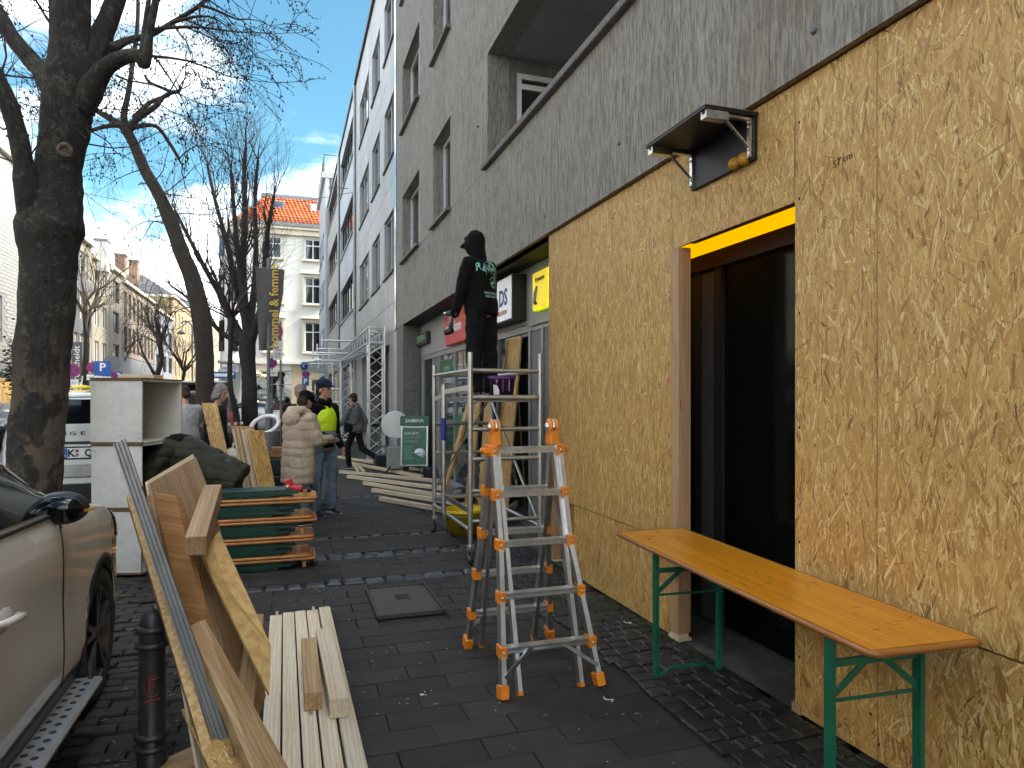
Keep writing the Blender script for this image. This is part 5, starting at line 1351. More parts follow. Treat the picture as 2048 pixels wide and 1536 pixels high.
# ------------------------------------------------------------------ stack of folded beer tables
def folded(y0, x0, x1, z, wd=.46, flip=False, seed=0, m=lacq):
    """folded table lying flat, legs tucked on one side"""
    q = random.Random(seed); s = -1 if flip else 1
    nm = 'folded_table'
    return s, q
st0 = GR(628, 1138); Ysk = st0.y; Xr = st0.x
zz = .085; lv = 0
tints = ('lowest', 'second lowest', 'third from the ground', 'fourth from the ground', 'fifth from the ground', 'sixth from the ground', 'second from the top', 'topmost')
for k in range(8):
    pair, up_ = divmod(k, 2)
    zt = .10+pair*.185+(0.030 if up_ else 0)
    xr = Xr-.01+(.02, -.03, .0, .0, .03, -.01, .02, .03)[k]; L_ = 1.42; yo = Ysk+.02+random.uniform(0, .015); wd = .46
    tt = thing('folded_table', 'folded beer table with orange rim and green legs, %s in the stack' % tints[k], 'table', (xr-L_/2, yo+wd/2, zt), 'folded beer tables stacked beside the men')
    MB().box((xr-L_+.014, yo+.014, zt-.012), (xr-.014, yo+wd-.014, zt+.012)).build('table_top', lacq, tt)
    lp = [(xr-.03+.03*math.cos(R(a)), yo+wd-.03+.03*math.sin(R(a)), zt) for a in (0, 30, 60, 90)]+[(xr-L_+.03+.03*math.cos(R(a)), yo+wd-.03+.03*math.sin(R(a)), zt) for a in (90, 120, 150, 180)]+[(xr-L_+.03+.03*math.cos(R(a)), yo+.03+.03*math.sin(R(a)), zt) for a in (180, 210, 240, 270)]+[(xr-.03+.03*math.cos(R(a)), yo+.03+.03*math.sin(R(a)), zt) for a in (270, 300, 330, 360)]
    lp.append(lp[0]); MB().tube(lp, .0145, 8, False).build('rounded_rim', mat('rim tone %d' % k, (.46+.03*(k % 3), .20, .05), .4, col2=(.40, .16, .04), ns=4, dirt=.35), tt)
    s_ = 1 if up_ else -1
    lg = MB(); zb = zt+s_*.032
    lg.bar((xr-.30-.04*pair, yo+.03, zb), (xr-1.25, yo+.03, zb), .022, .036); lg.bar((xr-.30-.04*pair, yo+wd-.05, zb), (xr-1.25, yo+wd-.05, zb), .022, .036)
    lg.bar((xr-.30-.04*pair, yo+.03, zb), (xr-.30-.04*pair, yo+wd-.05, zb), .03, .03); lg.bar((xr-.16, yo+.10, zb+s_*.022), (xr-1.2, yo+.10, zb+s_*.022), .02, .03)
    lg.bar((xr-.22, yo+.012, zb+s_*.020), (xr-1.3, yo+.012, zb+s_*.020), .016, .026); lg.bar((xr-.34, yo+.02, zb+s_*.046), (xr-1.2, yo+.02, zb+s_*.046), .02, .022)
    lg.bar((xr-.2, yo+.25, zb+s_*.02), (xr-1.3, yo+.25, zb+s_*.02), .3, .05)
    lg.build('folded_legs', dgreen, tt)
    MB().tube([(xr-.2, yo+.05, zb), (xr-.7, yo+.3, zb+s_*.008), (xr-1.1, yo+.06, zb)], .006, 6).build('strut', alu_d, tt)
    if up_ or k == 0: MB().bar((xr-.10, yo+.03, zt+s_*.013), (xr-.10, yo+.03, zt+s_*.082), .035, .03, up=(0, 1, 0)).build('batten', brownwood, tt)
ztop = .10+3*.185+.03
# cordless drill on the stack
dc = P(592, 962, (Ysk+.22)*1.04); dc = V((GR(592, 962, ztop+.07).x, Ysk+.2, ztop+.05)); dc.x = WY(592, 962, Ysk+.2).x
dr = thing('cordless_drill', 'red and black cordless drill lying on the stack of folded tables', 'drill', dc)
MB().tube([dc+V((-.085, 0, .05)), dc+V((.05, 0, .022))], .036, 14, rs=[.034, .038]).build('motor_housing', red_p, dr)
MB().tube([dc+V((.05, 0, .022)), dc+V((.10, 0, .010)), dc+V((.145, 0, .0))], 0, 14, rs=[.034, .030, .020]).build('chuck', black_p, dr)
MB().bar(dc+V((-.05, .0, .05)), dc+V((-.075, .13, .055)), .05, .038, ch=.01).build('handle', black_p, dr)
MB().bar(dc+V((-.11, .0, .075)), dc+V((-.03, .0, .105)), .06, .06, ch=.01).build('battery', red_p, dr)
MB().tube([dc+V((-.092, 0, .053)), dc+V((-.075, 0, .047))], .037, 14).build('end_cap', steel, dr)

# bench behind, between the upright boards and the man in the fur coat
o = thing('beer_bench', 'light wooden beer bench with green legs behind the stack of tables', 'bench', P(560, 935, 9.2))
a, b = GR(563, 908, .47), GR(560, 938, .47)
d = V((.2, 1, 0)).normalized(); c = P(572, 934, 8.6); c.z = .47
MB().bar(c, c+d*1.6, .27, .03, ch=.006).build('seat', spruce, o)
for u in (.15, 1.4):
    f = MB(); s2 = V((d.y, -d.x, 0))
    for k in (-.1, .1): MB().bar(c+d*u+s2*k+V((0, 0, -.02)), V((c.x, c.y, .01))+d*u+s2*k, .04, .02).build('leg', green, o)
    f.bar(c+d*u-s2*.1+V((0, 0, -.15)), c+d*u+s2*.1+V((0, 0, -.15)), .02, .02); f.build('cross_bar', green, o); MB().bar(c+d*u+s2*.08+V((0, 0, -.3)), c+d*(u+.3)+V((0, 0, -.03)), .02, .02).build('strut', green, o)

# ------------------------------------------------------------------ timber lying on the paving
def beam(label, p0, p1, w, h, m=spruce, group=None, name='timber_beam', cat='timber', up=(0, 0, 1), ch=.002):
    return one(name, MB().bar(p0, p1, w, h, up, ch=ch), m, label, cat, group)
rows = [((677, 914), (848, 941), .05, 'longest'), ((696, 925), (844, 953), .05, ''), ((680, 943), (878, 962), .09, ''), ((696, 953), (887, 977), .05, ''), ((728, 966), (955, 1003), .05, ''), ((745, 980), (1000, 1020), .05, ''), ((761, 997), (960, 1033), .05, '')]
names = ('farthest stud lying against the others near the walking man', 'second farthest pale stud lying on the pavement before the poster stand', 'pale stud in the middle of the fan with its end by the scaffold', 'pale stud just nearer than the middle of the fan of timber', 'third nearest pale stud of the fan beside the scaffold', 'second nearest pale stud pointing at the yellow bucket', 'nearest pale stud of the fan, marked with dark knots')
for (a, b, z, _), nm in zip(rows, names):
    beam(nm, GR(*a, z), GR(*b, z), .065, .065 if z < .08 else .06, spruce, 'studs fanned out on the pavement')
for (a, b, nm) in (((700, 922), (716, 941), 'short pale stud end under the fan by the walking man, left one'), ((716, 932), (728, 943), 'short pale stud end under the fan by the walking man, right one')):
    beam(nm, GR(*a, .03), GR(*b, .03), .05, .05, spruce, 'studs fanned out on the pavement')
# planed planks in the foreground
xs_ = [(-.105, -.019, 5.30), (-.016, .066, 5.345), (.069, .148, 5.36), (.152, .236, 5.35), (.242, .330, 5.41)]
nm5 = ('leftmost of the five pale planks lying side by side in the foreground', 'second from the left of the five pale planks in the foreground', 'middle one of the five pale planks lying side by side in the foreground', 'plank under the two short blocks, second from the right of the five', 'rightmost of the five pale planks lying side by side in the foreground')
for i, (a, b, yf) in enumerate(xs_):
    beam(nm5[i], ((a+b)/2+.004*i, 2.15+.06*(i % 2), .032), ((a+b)/2, yf, .032-.001*i), b-a-.004, .06, spruce, 'planks side by side in the foreground', 'plank', 'plank', ch=.003)
for (x, y) in ((-.055, 5.26), (.20, 5.30)):
    o = thing('metal_clip', 'small zinc clip standing on the far end of the %s plank' % ('leftmost' if x < 0 else 'fourth'), 'clip', (x, y, .062)); MB().bar((x, y, .061), (x, y, .10), .018, .012, up=(0, 1, 0)).build('tab', steel, o); MB().box((x-.012, y-.02, .0615), (x+.012, y+.02, .065)).build('base', steel, o)
beam('short squared block on the planks, the smaller brownish one', (.138, 3.62, .108), (.140, 4.46, .108), .088, .09, oldwood, 'short blocks on the planks', 'timber_block', 'timber block')
beam('short squared block on the planks, the larger right one with orange end grain', (.255, 3.49, .113), (.236, 4.60, .110), .092, .098, spruce, 'short blocks on the planks', 'timber_block', 'timber block')

# ------------------------------------------------------------------ boards leaning in the left foreground
def slab(label, rows, w, th, m, side, name='board', cat='board', group='boards leaning in the left foreground', ch=.001):
    """rows: two (px,py,t); width w along the direction 'side', thickness th"""
    a, b = P(*rows[0]), P(*rows[1]); d = (b-a).normalized(); side = V(side); n = d.cross(side).normalized()
    return one(name, MB().bar(a, b, w, th, up=n, ch=ch), m, label, cat, group)
rgt = V((CY, -SY, 0)); fwd = V((SY, CY, 0))
def pnl(label, quad, th, m, name='board', cat='board', group='boards leaning in the left foreground', gdir=(0, 1)):
    """board from its picture corners with depths: quad of (px,py,t) in order, thickness away from the viewer"""
    p = [P(*q_) for q_ in quad]; n = (p[1]-p[0]).cross(p[-1]-p[0]).normalized()
    if n.dot(V((0, 0, CAM_H))-p[0]) < 0: n = -n
    mb = MB().poly(p, -n*th); g0 = (p[gdir[1]]-p[gdir[0]]).normalized(); g1 = n.cross(g0); o = random.uniform(0, 40)
    mb.g = [(V(v).dot(g0)+o, V(v).dot(g1)+o, V(v).dot(n)+o) for v in mb.v]
    return one(name, mb, m, label, cat, group)
plyw = mat('pale plywood', (.60, .48, .34), .6, ns=5)
# large plywood sheet behind
pnl('large plywood sheet leaning behind the other boards, its top edge slanting up', [(300, 966, 3.05), (392, 914, 3.45), (420, 985, 3.35), (532, 1392, 2.95), (470, 1560, 2.5), (420, 1560, 2.4)], .018, ply, 'plywood_sheet', 'plywood', gdir=(2, 3))
pnl('pale thin plywood sheet showing its edge behind the large plywood sheet', [(294, 962, 3.10), (386, 908, 3.50), (416, 985, 3.42), (470, 1400, 3.0), (420, 1560, 2.5), (400, 1560, 2.45)], .012, plyw, 'plywood_sheet', 'plywood')
# OSB strip standing edge-on at the left
a0, a1 = P(256, 1006, 2.98), P(420, 1560, 2.42)
d_ = (a1-a0).normalized(); sdv = (rgt*.55-fwd*.84); sdv = (sdv-d_*sdv.dot(d_)).normalized(); nn = d_.cross(sdv)
if nn.dot(V((0, 0, CAM_H))-a0) < 0: nn = -nn
o = osb_board('osb_strip', a0-sdv*.05, sdv, d_, .11, (a1-a0).length+.5, .034, nn, 'long OSB strip leaning at the far left of the board pile', 'board', None, 9000, 61, group='boards leaning in the left foreground', spread=.3)
pnl('dark brown board squeezed between the OSB strip and the metal track', [(272, 1006, 3.06), (300, 990, 3.02), (480, 1560, 2.50), (425, 1560, 2.5)], .03, brownwood)
# grey metal track
a0, a1 = P(240, 884, 2.88), P(478, 1580, 2.42); d_ = (a1-a0).normalized(); s_ = (rgt-d_*rgt.dot(d_)).normalized(); n_ = s_.cross(d_).normalized()
if n_.dot(V((0, 0, CAM_H))-a0) < 0: n_ = -n_
tk = MB().bar(a0, a1, .048, .006, up=n_)
for k in (-.0225, -.008, .008, .0225): tk.bar(a0+s_*k+n_*.006, a1+s_*k+n_*.006, .006, .010, up=n_)
one('metal_track', tk, grayprof, 'long grey ribbed metal track leaning on the board pile', 'metal profile')
pnl('brown knotty plank leaning upright in the middle of the board pile', [(306, 985, 2.92), (352, 993, 2.88), (414, 1262, 2.70), (376, 1268, 2.72)], .028, brownwood)
# short beam on top
a0, a1 = P(392, 1092, 2.72), P(426, 985, 3.28)
one('timber_beam', MB().bar(a0, a1, .078, .082, ch=.003), oldwood, 'short thick beam lying across the top of the board pile', 'timber', 'boards leaning in the left foreground')
# torn OSB sliver
p = [P(402, 1105, 2.98), P(438, 1062, 3.10), (P(542, 1292, 2.85)), P(539, 1388, 2.70), P(428, 1162, 2.86), P(418, 1140, 2.9)]
n = (p[1]-p[0]).cross(p[3]-p[0]).normalized()
if n.dot(V((0, 0, CAM_H))-p[0]) < 0: n = -n
o = one('osb_offcut', MB().poly(p, -n*.016), mat('osb face plain', (.46, .27, .085), .7, col2=(.60, .40, .16), ns=9, stretch=(4, 4, 1), lo=.35, hi=.6, bump=.4, bs=60), 'torn OSB offcut with a jagged edge leaning at the right of the pile', 'board', 'boards leaning in the left foreground')
# big plank in front
pnl('broad pale plank slanting down in front of the board pile', [(379, 1252, 2.66), (410, 1238, 2.72), (590, 1560, 2.36), (530, 1600, 2.2)], .045, oldwood, 'plank', 'plank', gdir=(1, 2))
for i, (x, lab) in enumerate(((0, 'lower left thin OSB offcut, front one of two, against the bollard'), (16, 'lower left thin OSB offcut, back one of two, against the bollard'))):
    p0 = P(362+x, 1420, 2.62-.02*i); u = (P(430+x, 1560, 2.3)-p0).normalized(); v = (P(402+x*.6, 1352, 2.80)-p0).normalized(); v = (v-u*v.dot(u)).normalized(); n = u.cross(v)
    if n.dot(V((0, 0, CAM_H))-p0) < 0: n = -n
    osb_board('osb_offcut', p0, v, u, .16, .75, .014, n, lab, 'board', None, 7000, 70+i, group='boards leaning in the left foreground')
beam('stud end leaning behind the torn OSB offcut', P(512, 1235, 3.1), P(490, 1420, 2.75), .07, .05, oldwood, 'boards leaning in the left foreground')
beam('second stud leaning low behind the plywood sheet', P(480, 1300, 3.2), P(505, 1480, 2.75), .07, .05, oldwood, 'boards leaning in the left foreground')
# trestle carrying the pile (dark, mostly hidden)
beam('dark beam lying under the leaning boards', P(430, 1500, 2.85), P(300, 1560, 2.75), .08, .08, oldwood)

# bollards
def bollard(label, c, h=.80, r=.048):
    o = thing('bollard', label, 'bollard', c, 'black iron bollards along the kerb'); c = V(c)
    MB().lathe([(r*1.18, 0), (r*1.15, h*.30), (r*1.05, h*.31), (r, h*.86), (r*1.0, h*.93), (r*.7, h*.975), (0, h)], 24, c).build('post', bollard_m, o)
    for z in (h*.30, h*.36, h*.82, h*.90): MB().lathe([(r*1.0, z-.014), (r*1.34, z-.008), (r*1.34, z+.008), (r*1.0, z+.014)], 24, c).build('ring', bollard_m, o)
    return o
bp = P(305, 1240, 2.78); bo = bollard('black bollard with a red sticker beside the leaning boards', (bp.x, bp.y, 0), .80, .050)
fd = V((-bp.x, -bp.y, 0)).normalized(); rt = V((0, 0, 1)).cross(fd); st = MB(); z0 = .50
st.tube([V((bp.x, bp.y, z0))+fd*math.sqrt(.054**2-(.03*math.cos(a))**2)+rt*.03*math.cos(a)+V((0, 0, .042*math.sin(a))) for a in [R(40+20*i) for i in range(15)]], .0022, 5)
for a_, b_ in (((-.012, .03), (-.012, -.03)), ((-.012, .028), (.014, .028)), ((-.012, 0), (.010, 0)), ((-.03, -.06), (.03, -.052))):
    q1 = V((bp.x, bp.y, z0))+fd*.0535+rt*a_[0]+V((0, 0, a_[1])); q2 = V((bp.x, bp.y, z0))+fd*.0535+rt*b_[0]+V((0, 0, b_[1])); st.bar(q1, q2, .005, .004)
st.build('sticker_print', mat('dark red print', (.22, .015, .02), .6), bo)
bp = P(493, 960, 8.3); bollard('black bollard beside the upright stack of OSB strips', (bp.x, bp.y, 0), .86, .06)

# ------------------------------------------------------------------ white cabinets
def cabinet(label, z0, h, c0, u, v, w, d, k_top=False):
    """open on the right side (v axis side faces +u...)"""
    o = thing('cabinet', label, 'cabinet', (c0.x, c0.y, z0), 'white cabinets stacked before the white SUV'); c0 = V((c0.x, c0.y, z0)); t = .018; Z = V((0, 0, 1))
    # front panel faces the viewer (along u), sides along v
    MB().poly([c0, c0+u*w, c0+u*w+Z*h, c0+Z*h], v*t).build('front_panel', whitepaint, o)
    MB().poly([c0+v*d, c0+v*d+u*w, c0+v*d+u*w+Z*h, c0+v*d+Z*h], v*t).build('rear_panel', beigeinner, o)
    MB().poly([c0+v*t, c0+v*d, c0+v*d+Z*h, c0+v*t+Z*h], u*t).build('inner_panel', beigeinner, o)
    e = .004
    for z in (0, h-t):
        o2 = MB().poly([c0+Z*z+v*t, c0+u*w+Z*z+v*t, c0+u*w+v*d+Z*z, c0+v*d+Z*z], Z*t).build('board', beigeinner, o)
        f = MB().poly([c0+Z*z-v*e-u*e, c0+u*(w+e)+Z*z-v*e, c0+u*(w+e)+Z*z+v*(t-.001), c0-u*e+Z*z+v*(t-.001)], Z*t)
        if z > .1 and k_top: f.poly([c0+Z*(h+.001)-v*e-u*e, c0+u*(w+e)+Z*(h+.001)-v*e, c0+u*(w+e)+v*(d+t)+Z*(h+.001), c0+v*(d+t)+Z*(h+.001)-u*e], Z*.012)
        f.build('brown_edge', brownedge, o2)
    sc = MB()
    for a in (.03, w-.03):
        for b in (.05, h*.5, h-.06): sc.ell(c0+u*a+Z*b-v*.001, (.005, .005, .005), 6, 4)
    sc.build('screws', greymetal, o)
    return o
cu = V((.955, -.297, 0)).normalized(); cvv = V((.297, .955, 0)).normalized()
c0 = V((-1.705, 7.21, 0))
for k, lab in enumerate(('bottom white cabinet of the stack, partly hidden by the boards', 'middle white cabinet of the stack, open towards the bent person', 'topmost white cabinet of the stack with timber offcuts on it')):
    cabinet(lab, .02+.605*k, .60, c0+cu*(.008*(k == 1)), cu, cvv, .47-.01*(k != 2), .78, k == 2)
zt = .02+.605*3+.010
for i, (px, w_, m) in enumerate(((262, .16, spruce), (285, .20, spruce), (308, .12, oldwood))):
    c = WY(px, 752, 7.6); beam(('pale offcut on top of the white cabinet, left one', 'pale stacked offcut on top of the white cabinet, middle one', 'brownish offcut on top of the white cabinet, right one')[i], V((c.x-w_/2, 7.45+.1*i, zt+.022)), V((c.x+w_/2, 7.5+.1*i, zt+.022)), .07, .036, m, 'offcuts on the cabinet')
# ------------------------------------------------------------------ vehicles
class Car:
    """smooth lofted car body; x right, y forward (0 = tail), z up; placed at (cx, y0)"""
    def __init__(s, keys, cx, y0, flip=False):
        s.k = np.array(keys, float); s.cx, s.y0, s.fl = cx, y0, flip; s.L = s.k[-1, 0]
    def S(s, y, v, side=1, off=0):
        k = s.k; g = lambda j: float(np.interp(y, k[:, 0], k[:, j])); w_, zb, zbelt, wr, zr = g(1), g(2), g(3), g(4), g(5)
        zm = zb+(zbelt-zb)*.55
        pts = [(0, zb), (w_*.82, zb), (w_*.985, zb+.10), (w_, zm), (w_*.975, zbelt), (wr+(w_*.975-wr)*.22, zbelt+(zr-zbelt)*.78), (wr*.80, zr-.012), (0, zr+.02)]
        n = len(pts)-1; x = min(max(v, 0), .9999)*n; i = int(x); t = x-i
        a, b, c, d = pts[max(i-1, 0)], pts[i], pts[i+1], pts[min(i+2, n)]
        if i == n-1: d = (-pts[n-1][0], pts[n-1][1])
        f = lambda j: .5*((2*b[j])+(c[j]-a[j])*t+(2*a[j]-5*b[j]+4*c[j]-d[j])*t*t+(3*b[j]-a[j]-3*c[j]+d[j])*t**3)
        px, pz = f(0), f(1)
        if off:
            p1 = s.S(y, v+.004); p0 = s.S(y, v-.004); q1 = s.S(y+.01, v); q0 = s.S(y-.01, v)
            nrm = (q1-q0).cross(p1-p0).normalized()
            if s.fl: pass
            if nrm.x*(-1 if s.fl else 1) < 0 and v < .8: nrm = -nrm
            if v >= .8 and nrm.z < 0: nrm = -nrm
            base = s.S(y, v); q = base+nrm*off
            return V((s.cx-(q.x-s.cx), q.y, q.z)) if side < 0 else q
        return s.W(px*side, y, pz)
    def W(s, x, y, z): return V((s.cx+(-x if s.fl else x), s.y0+(-y if s.fl else y), z))
    def body(s, name, m, root, arches=(), ny=60, nv=44, well=black_r, ar=.40):
        ys = sorted(set(list(np.linspace(0, s.L, ny))+list(s.k[:, 0]))); mb = MB(); vs = []; fs = []; N = 2*nv
        for y in ys:
            for j in range(N):
                u = j/nv; vs.append(s.S(y, u if u <= 1 else 2-u, 1 if u <= 1 else -1))
        for i in range(len(ys)-1):
            for j in range(N): fs.append((i*N+j, (i+1)*N+j, (i+1)*N+(j+1) % N, i*N+(j+1) % N))
        fs.append(tuple(range(N))); fs.append(tuple(reversed(range((len(ys)-1)*N, len(ys)*N))))
        mb.add(vs, fs, None, True); o = mb.build(name, m, root)
        if arches:
            bpy.context.view_layer.update()
            for y in arches:
                c = MB().lathe([(0, -1.3), (ar, -1.3), (ar, 1.3), (0, 1.3)], 40, s.W(0, y, .36), (1, 0, 0)).build('cutter', well, root)
                md = o.modifiers.new('b', 'BOOLEAN'); md.object = c; md.operation = 'DIFFERENCE'; md.solver = 'EXACT'
            bpy.context.view_layer.update()
            me = bpy.data.meshes.new_from_object(o.evaluated_get(bpy.context.evaluated_depsgraph_get()))
            for md in list(o.modifiers):
                c = md.object; o.modifiers.remove(md); bpy.data.objects.remove(c)
            o.data = me
            for p in me.polygons: p.use_smooth = True
            for e_ in me.edges: pass
            for y in arches: MB().lathe([(0, -.62), (ar-.01, -.62), (ar-.01, .62), (0, .62)], 24, s.W(0, y, .36), (1, 0, 0)).build('wheel_well', well, root)
        return o
    def patch(s, name, m, root, y0, y1, v0, v1, side=1, off=.005, ny=14, nv=6, y0t=None, y1t=None, parent=None):
        vs = []; fs = []
        for j in range(nv+1):
            t = j/nv; a = y0+((y0t if y0t is not None else y0)-y0)*t; b = y1+((y1t if y1t is not None else y1)-y1)*t
            for i in range(ny+1): vs.append(s.S(a+(b-a)*i/ny, v0+(v1-v0)*t, side, off))
        for j in range(nv):
            for i in range(ny): fs.append((j*(ny+1)+i, j*(ny+1)+i+1, (j+1)*(ny+1)+i+1, (j+1)*(ny+1)+i))
        return MB().add(vs, fs, None, True).build(name, m, parent or root)
    def line(s, name, m, root, pts, r=.006, side=1, off=.001):
        return MB().tube([s.S(y, v, side, off) for y, v in pts], r, 5).build(name, m, root)
    def wheel(s, root, y, side, r=.36, wdt=.24, n=5, out=None, rim=rimmat):
        w_ = float(np.interp(y, s.k[:, 0], s.k[:, 1])); x = (w_-wdt/2-.015)*side; c = s.W(x, y, r); ax = s.W(side, 0, 0)-s.W(0, 0, 0)
        o = MB().lathe([(r*.68, -wdt/2), (r*.93, -wdt/2), (r, -wdt*.36), (r, wdt*.36), (r*.93, wdt/2), (r*.70, wdt*.5), (r*.67, wdt*.40)], 40, c, ax).build('wheel', black_r, root)
        d, s1, u = frame(ax, (0, 0, 1)); f = MB()
        f.lathe([(r*.70, wdt*.48), (r*.66, wdt*.46), (r*.63, wdt*.30), (r*.60, -.02)], 40, c, ax)
        for k in range(n):
            for dl in (-.16, .16):
                a = 2*PI*k/n+.3; b = a+dl; q0 = c+d*wdt*.40+(s1*math.cos(a)+u*math.sin(a))*r*.12; q1 = c+d*wdt*.44+(s1*math.cos(b)+u*math.sin(b))*r*.66
                f.bar(q0, q1, .030, .03, up=d)
        f.lathe([(0, wdt*.46), (r*.14, wdt*.45), (r*.16, wdt*.3)], 20, c, ax)
        f.build('rim', rim, o)
        MB().lathe([(0, 0), (r*.60, 0)], 24, c, ax).build('brake_disc', blackpanel, o)
        return o
# near white car, parked left, facing away
near = Car([(0, .70, .45, 1.0, .55, 1.10), (.15, .86, .35, 1.05, .60, 1.45), (.7, .93, .27, 1.14, .63, 1.63), (1.5, .95, .25, 1.145, .66, 1.68), (2.5, .95, .25, 1.14, .66, 1.66), (2.95, .95, .25, 1.13, .64, 1.54), (3.3, .95, .25, 1.115, .68, 1.27), (3.45, .95, .25, 1.10, .74, 1.155), (3.75, .945, .25, 1.06, .72, 1.10), (4.1, .93, .26, 1.005, .68, 1.05), (4.4, .89, .28, .94, .62, .99), (4.6, .80, .32, .82, .52, .87), (4.7, .62, .42, .70, .40, .74)], -1.885, .40)
cr1 = thing('parked_car', 'white sports utility car parked at left with its black wing mirror in front', 'car', (-1.885, 2.75, 0), 'cars parked in the street')
ARF, ARR = 3.84, .96
nb_ = near.body('body', carwhite, cr1, (ARF, ARR), 70, 56, ar=.405)
for sd in (1, -1):
    near.patch('front_window', carglass, cr1, 1.80, 3.26, .585, .70, sd, .006, y1t=2.86)
    near.patch('rear_window', carglass, cr1, .62, 1.72, .585, .70, sd, .006, y0t=.75)
    near.line('window_trim', chrome if sd < 0 else darkframe, cr1, [(.6+.08*i, .578) for i in range(35)], .009, sd, .004)
    near.patch('sill_cladding', black_p, cr1, 1.42, 3.40, .150, .305, sd, .008)
    for y in (ARF, ARR):
        f = MB(); w_ = .945
        pts = []
        for i in range(19):
            a = R(-8+196*i/18); pts.append((y+.425*math.cos(a), .36+.425*math.sin(a)))
        vs = []; fs = []
        for (yy, zz) in pts:
            xx = float(np.interp(yy, near.k[:, 0], near.k[:, 1])); ci = (yy-y)/.425; si = (zz-.36)/.425
            for r_, dx in ((-.03, -.03), (-.028, .006), (.022, .006), (.026, -.02)): vs.append(near.W((xx+dx)*sd*.995, yy+ci*r_, zz+si*r_))
        for i in range(len(pts)-1):
            for j in range(3): fs.append((i*4+j, (i+1)*4+j, (i+1)*4+j+1, i*4+j+1))
        MB().add(vs, fs, None, True).build('arch_trim', black_p, cr1)
        near.wheel(cr1, y, sd, .37, .25)
    near.line('door_seam', blackpanel, cr1, [(3.10, .23+.35*i/12) for i in range(13)], .004, sd, .0)
    near.line('door_seam', blackpanel, cr1, [(1.76, .23+.35*i/12) for i in range(13)], .004, sd, .0)
    near.line('door_seam', blackpanel, cr1, [(1.76+1.34*i/14, .235) for i in range(15)], .004, sd, .0)
    # handle
    for y in (2.42, 1.25):
        b0, b1_ = near.S(y+.10, .475, sd, .012), near.S(y-.11, .485, sd, .040); mid = near.S(y, .48, sd, .045)
        h = MB().tube([b0, near.S(y+.06, .477, sd, .040), mid, b1_, near.S(y-.13, .486, sd, .010)], 0, 10, rs=[.012, .016, .016, .015, .010])
        h.build('door_handle', carwhite, cr1)
        c = near.S(y, .478, sd, -.004); MB().ell(c, (.012, .10, .045), 16, 8).build('handle_recess', carwhite2, cr1)
    # running board with studs
    for dz in (0,):
        rb_ = MB(); w_ = .95
        rb_.bar(near.W((w_+.03)*sd, 1.42, .30), near.W((w_+.03)*sd, 3.36, .30), .14, .03, ch=.01, up=(0, 0, 1)); rbo = rb_.build('running_board', mat('brushed step', (.42, .42, .42), .38, .7) if sd > 0 else alu, cr1)
        st = MB()
        for i in range(26):
            for j in (-.022, .022): st.lathe([(.014, 0), (.012, .003), (0, .004)], 10, near.W((w_+.03+j)*sd, 1.55+.07*i+(.035 if j > 0 else 0), .315), (0, 0, 1))
        st.build('rubber_studs', black_r, rbo)
near.patch('windscreen', carglass, cr1, 2.98, 3.42, .80, .999, 1, .006); near.patch('windscreen', carglass, cr1, 2.98, 3.42, .80, .999, -1, .006)
for sd in (1, -1):
    near.patch('headlight', pane, cr1, 4.30, 4.62, .50, .60, sd, .006)
    mc = near.W(.985*sd, 3.02, 1.155) if sd < 0 else P(124, 1016, 3.02)
    mo = MB().ell(mc, (.108, .07, .074), 20, 12)
    mo.build('wing_mirror', black_p, cr1)
    mm_ = bpy.data.objects[[o.name for o in cr1.children if o.name.startswith('wing_mirror')][-1]]
    MB().ell(mc+V((.005, -.050, .0)), (.090, .034, .058), 20, 10).build('mirror_glass', mat('mirror glass', (.03, .03, .03), .02, .9) if sd > 0 else carglass, mm_)
    MB().bar(mc+V((-.03*sd, .0, -.07)), mc+V((-.12*sd, .05, -.15)), .06, .05).build('mirror_foot', black_p, mm_)
    MB().bar(mc+V((.09*sd, -.03, -.01)), mc+V((.118*sd, .02, -.01)), .02, .012).build('indicator', mat('amber repeater', (.5, .25, .03), .2), mm_)
# white SUV behind the plane tree, tail towards us
rr_ = Car([(0, .76, .45, 1.15, .55, 1.40), (.05, .80, .40, 1.18, .60, 1.60), (.2, .85, .33, 1.2, .66, 1.69), (1.0, .88, .28, 1.2, .70, 1.74), (2.5, .88, .28, 1.18, .70, 1.74), (3.2, .88, .28, 1.15, .68, 1.55), (3.7, .88, .28, 1.12, .70, 1.16), (4.4, .90, .3, 1.0, .65, 1.05), (4.75, .7, .4, .8, .5, .85)], -1.93, 8.15)
cr2 = thing('parked_car', 'white SUV parked behind the plane tree, seen from its tail with number plate', 'car', (-1.93, 8.15, 0), 'cars parked in the street')
rr_.body('body', carwhite2, cr2, (1.0, 3.85), 50, 40, ar=.41)
for sd in (1, -1):
    for y in (1.0, 3.85): rr_.wheel(cr2, y, sd, .38, .25)
    rr_.patch('side_window', carglass, cr2, .45, 3.2, .59, .70, sd, .006, y1t=2.9)
yb = 8.15
def back(name, m, x0, x1, z0, z1, t=.012, parent=None, off=0): return MB().box((-1.93+x0, yb-t-off, z0), (-1.93+x1, yb-.0-off+.004, z1), .004).build(name, m, parent or cr2)
back('tailgate', carwhite2, -.72, .72, 1.18, 1.355, .03); back('rear_window', carglass, -.66, .66, 1.375, 1.64, .022)
MB().bar((-1.93-.68, yb-.08, 1.672), (-1.93+.68, yb-.08, 1.672), .26, .035, ch=.012).build('roof_spoiler', carwhite2, cr2)
back('rear_strip', black_p, -.74, .74, 1.155, 1.182, .026); back('tail_lamp', tail, -.76, -.56, 1.04, 1.15, .03); back('tail_lamp', tail, .56, .76, 1.04, 1.15, .03)
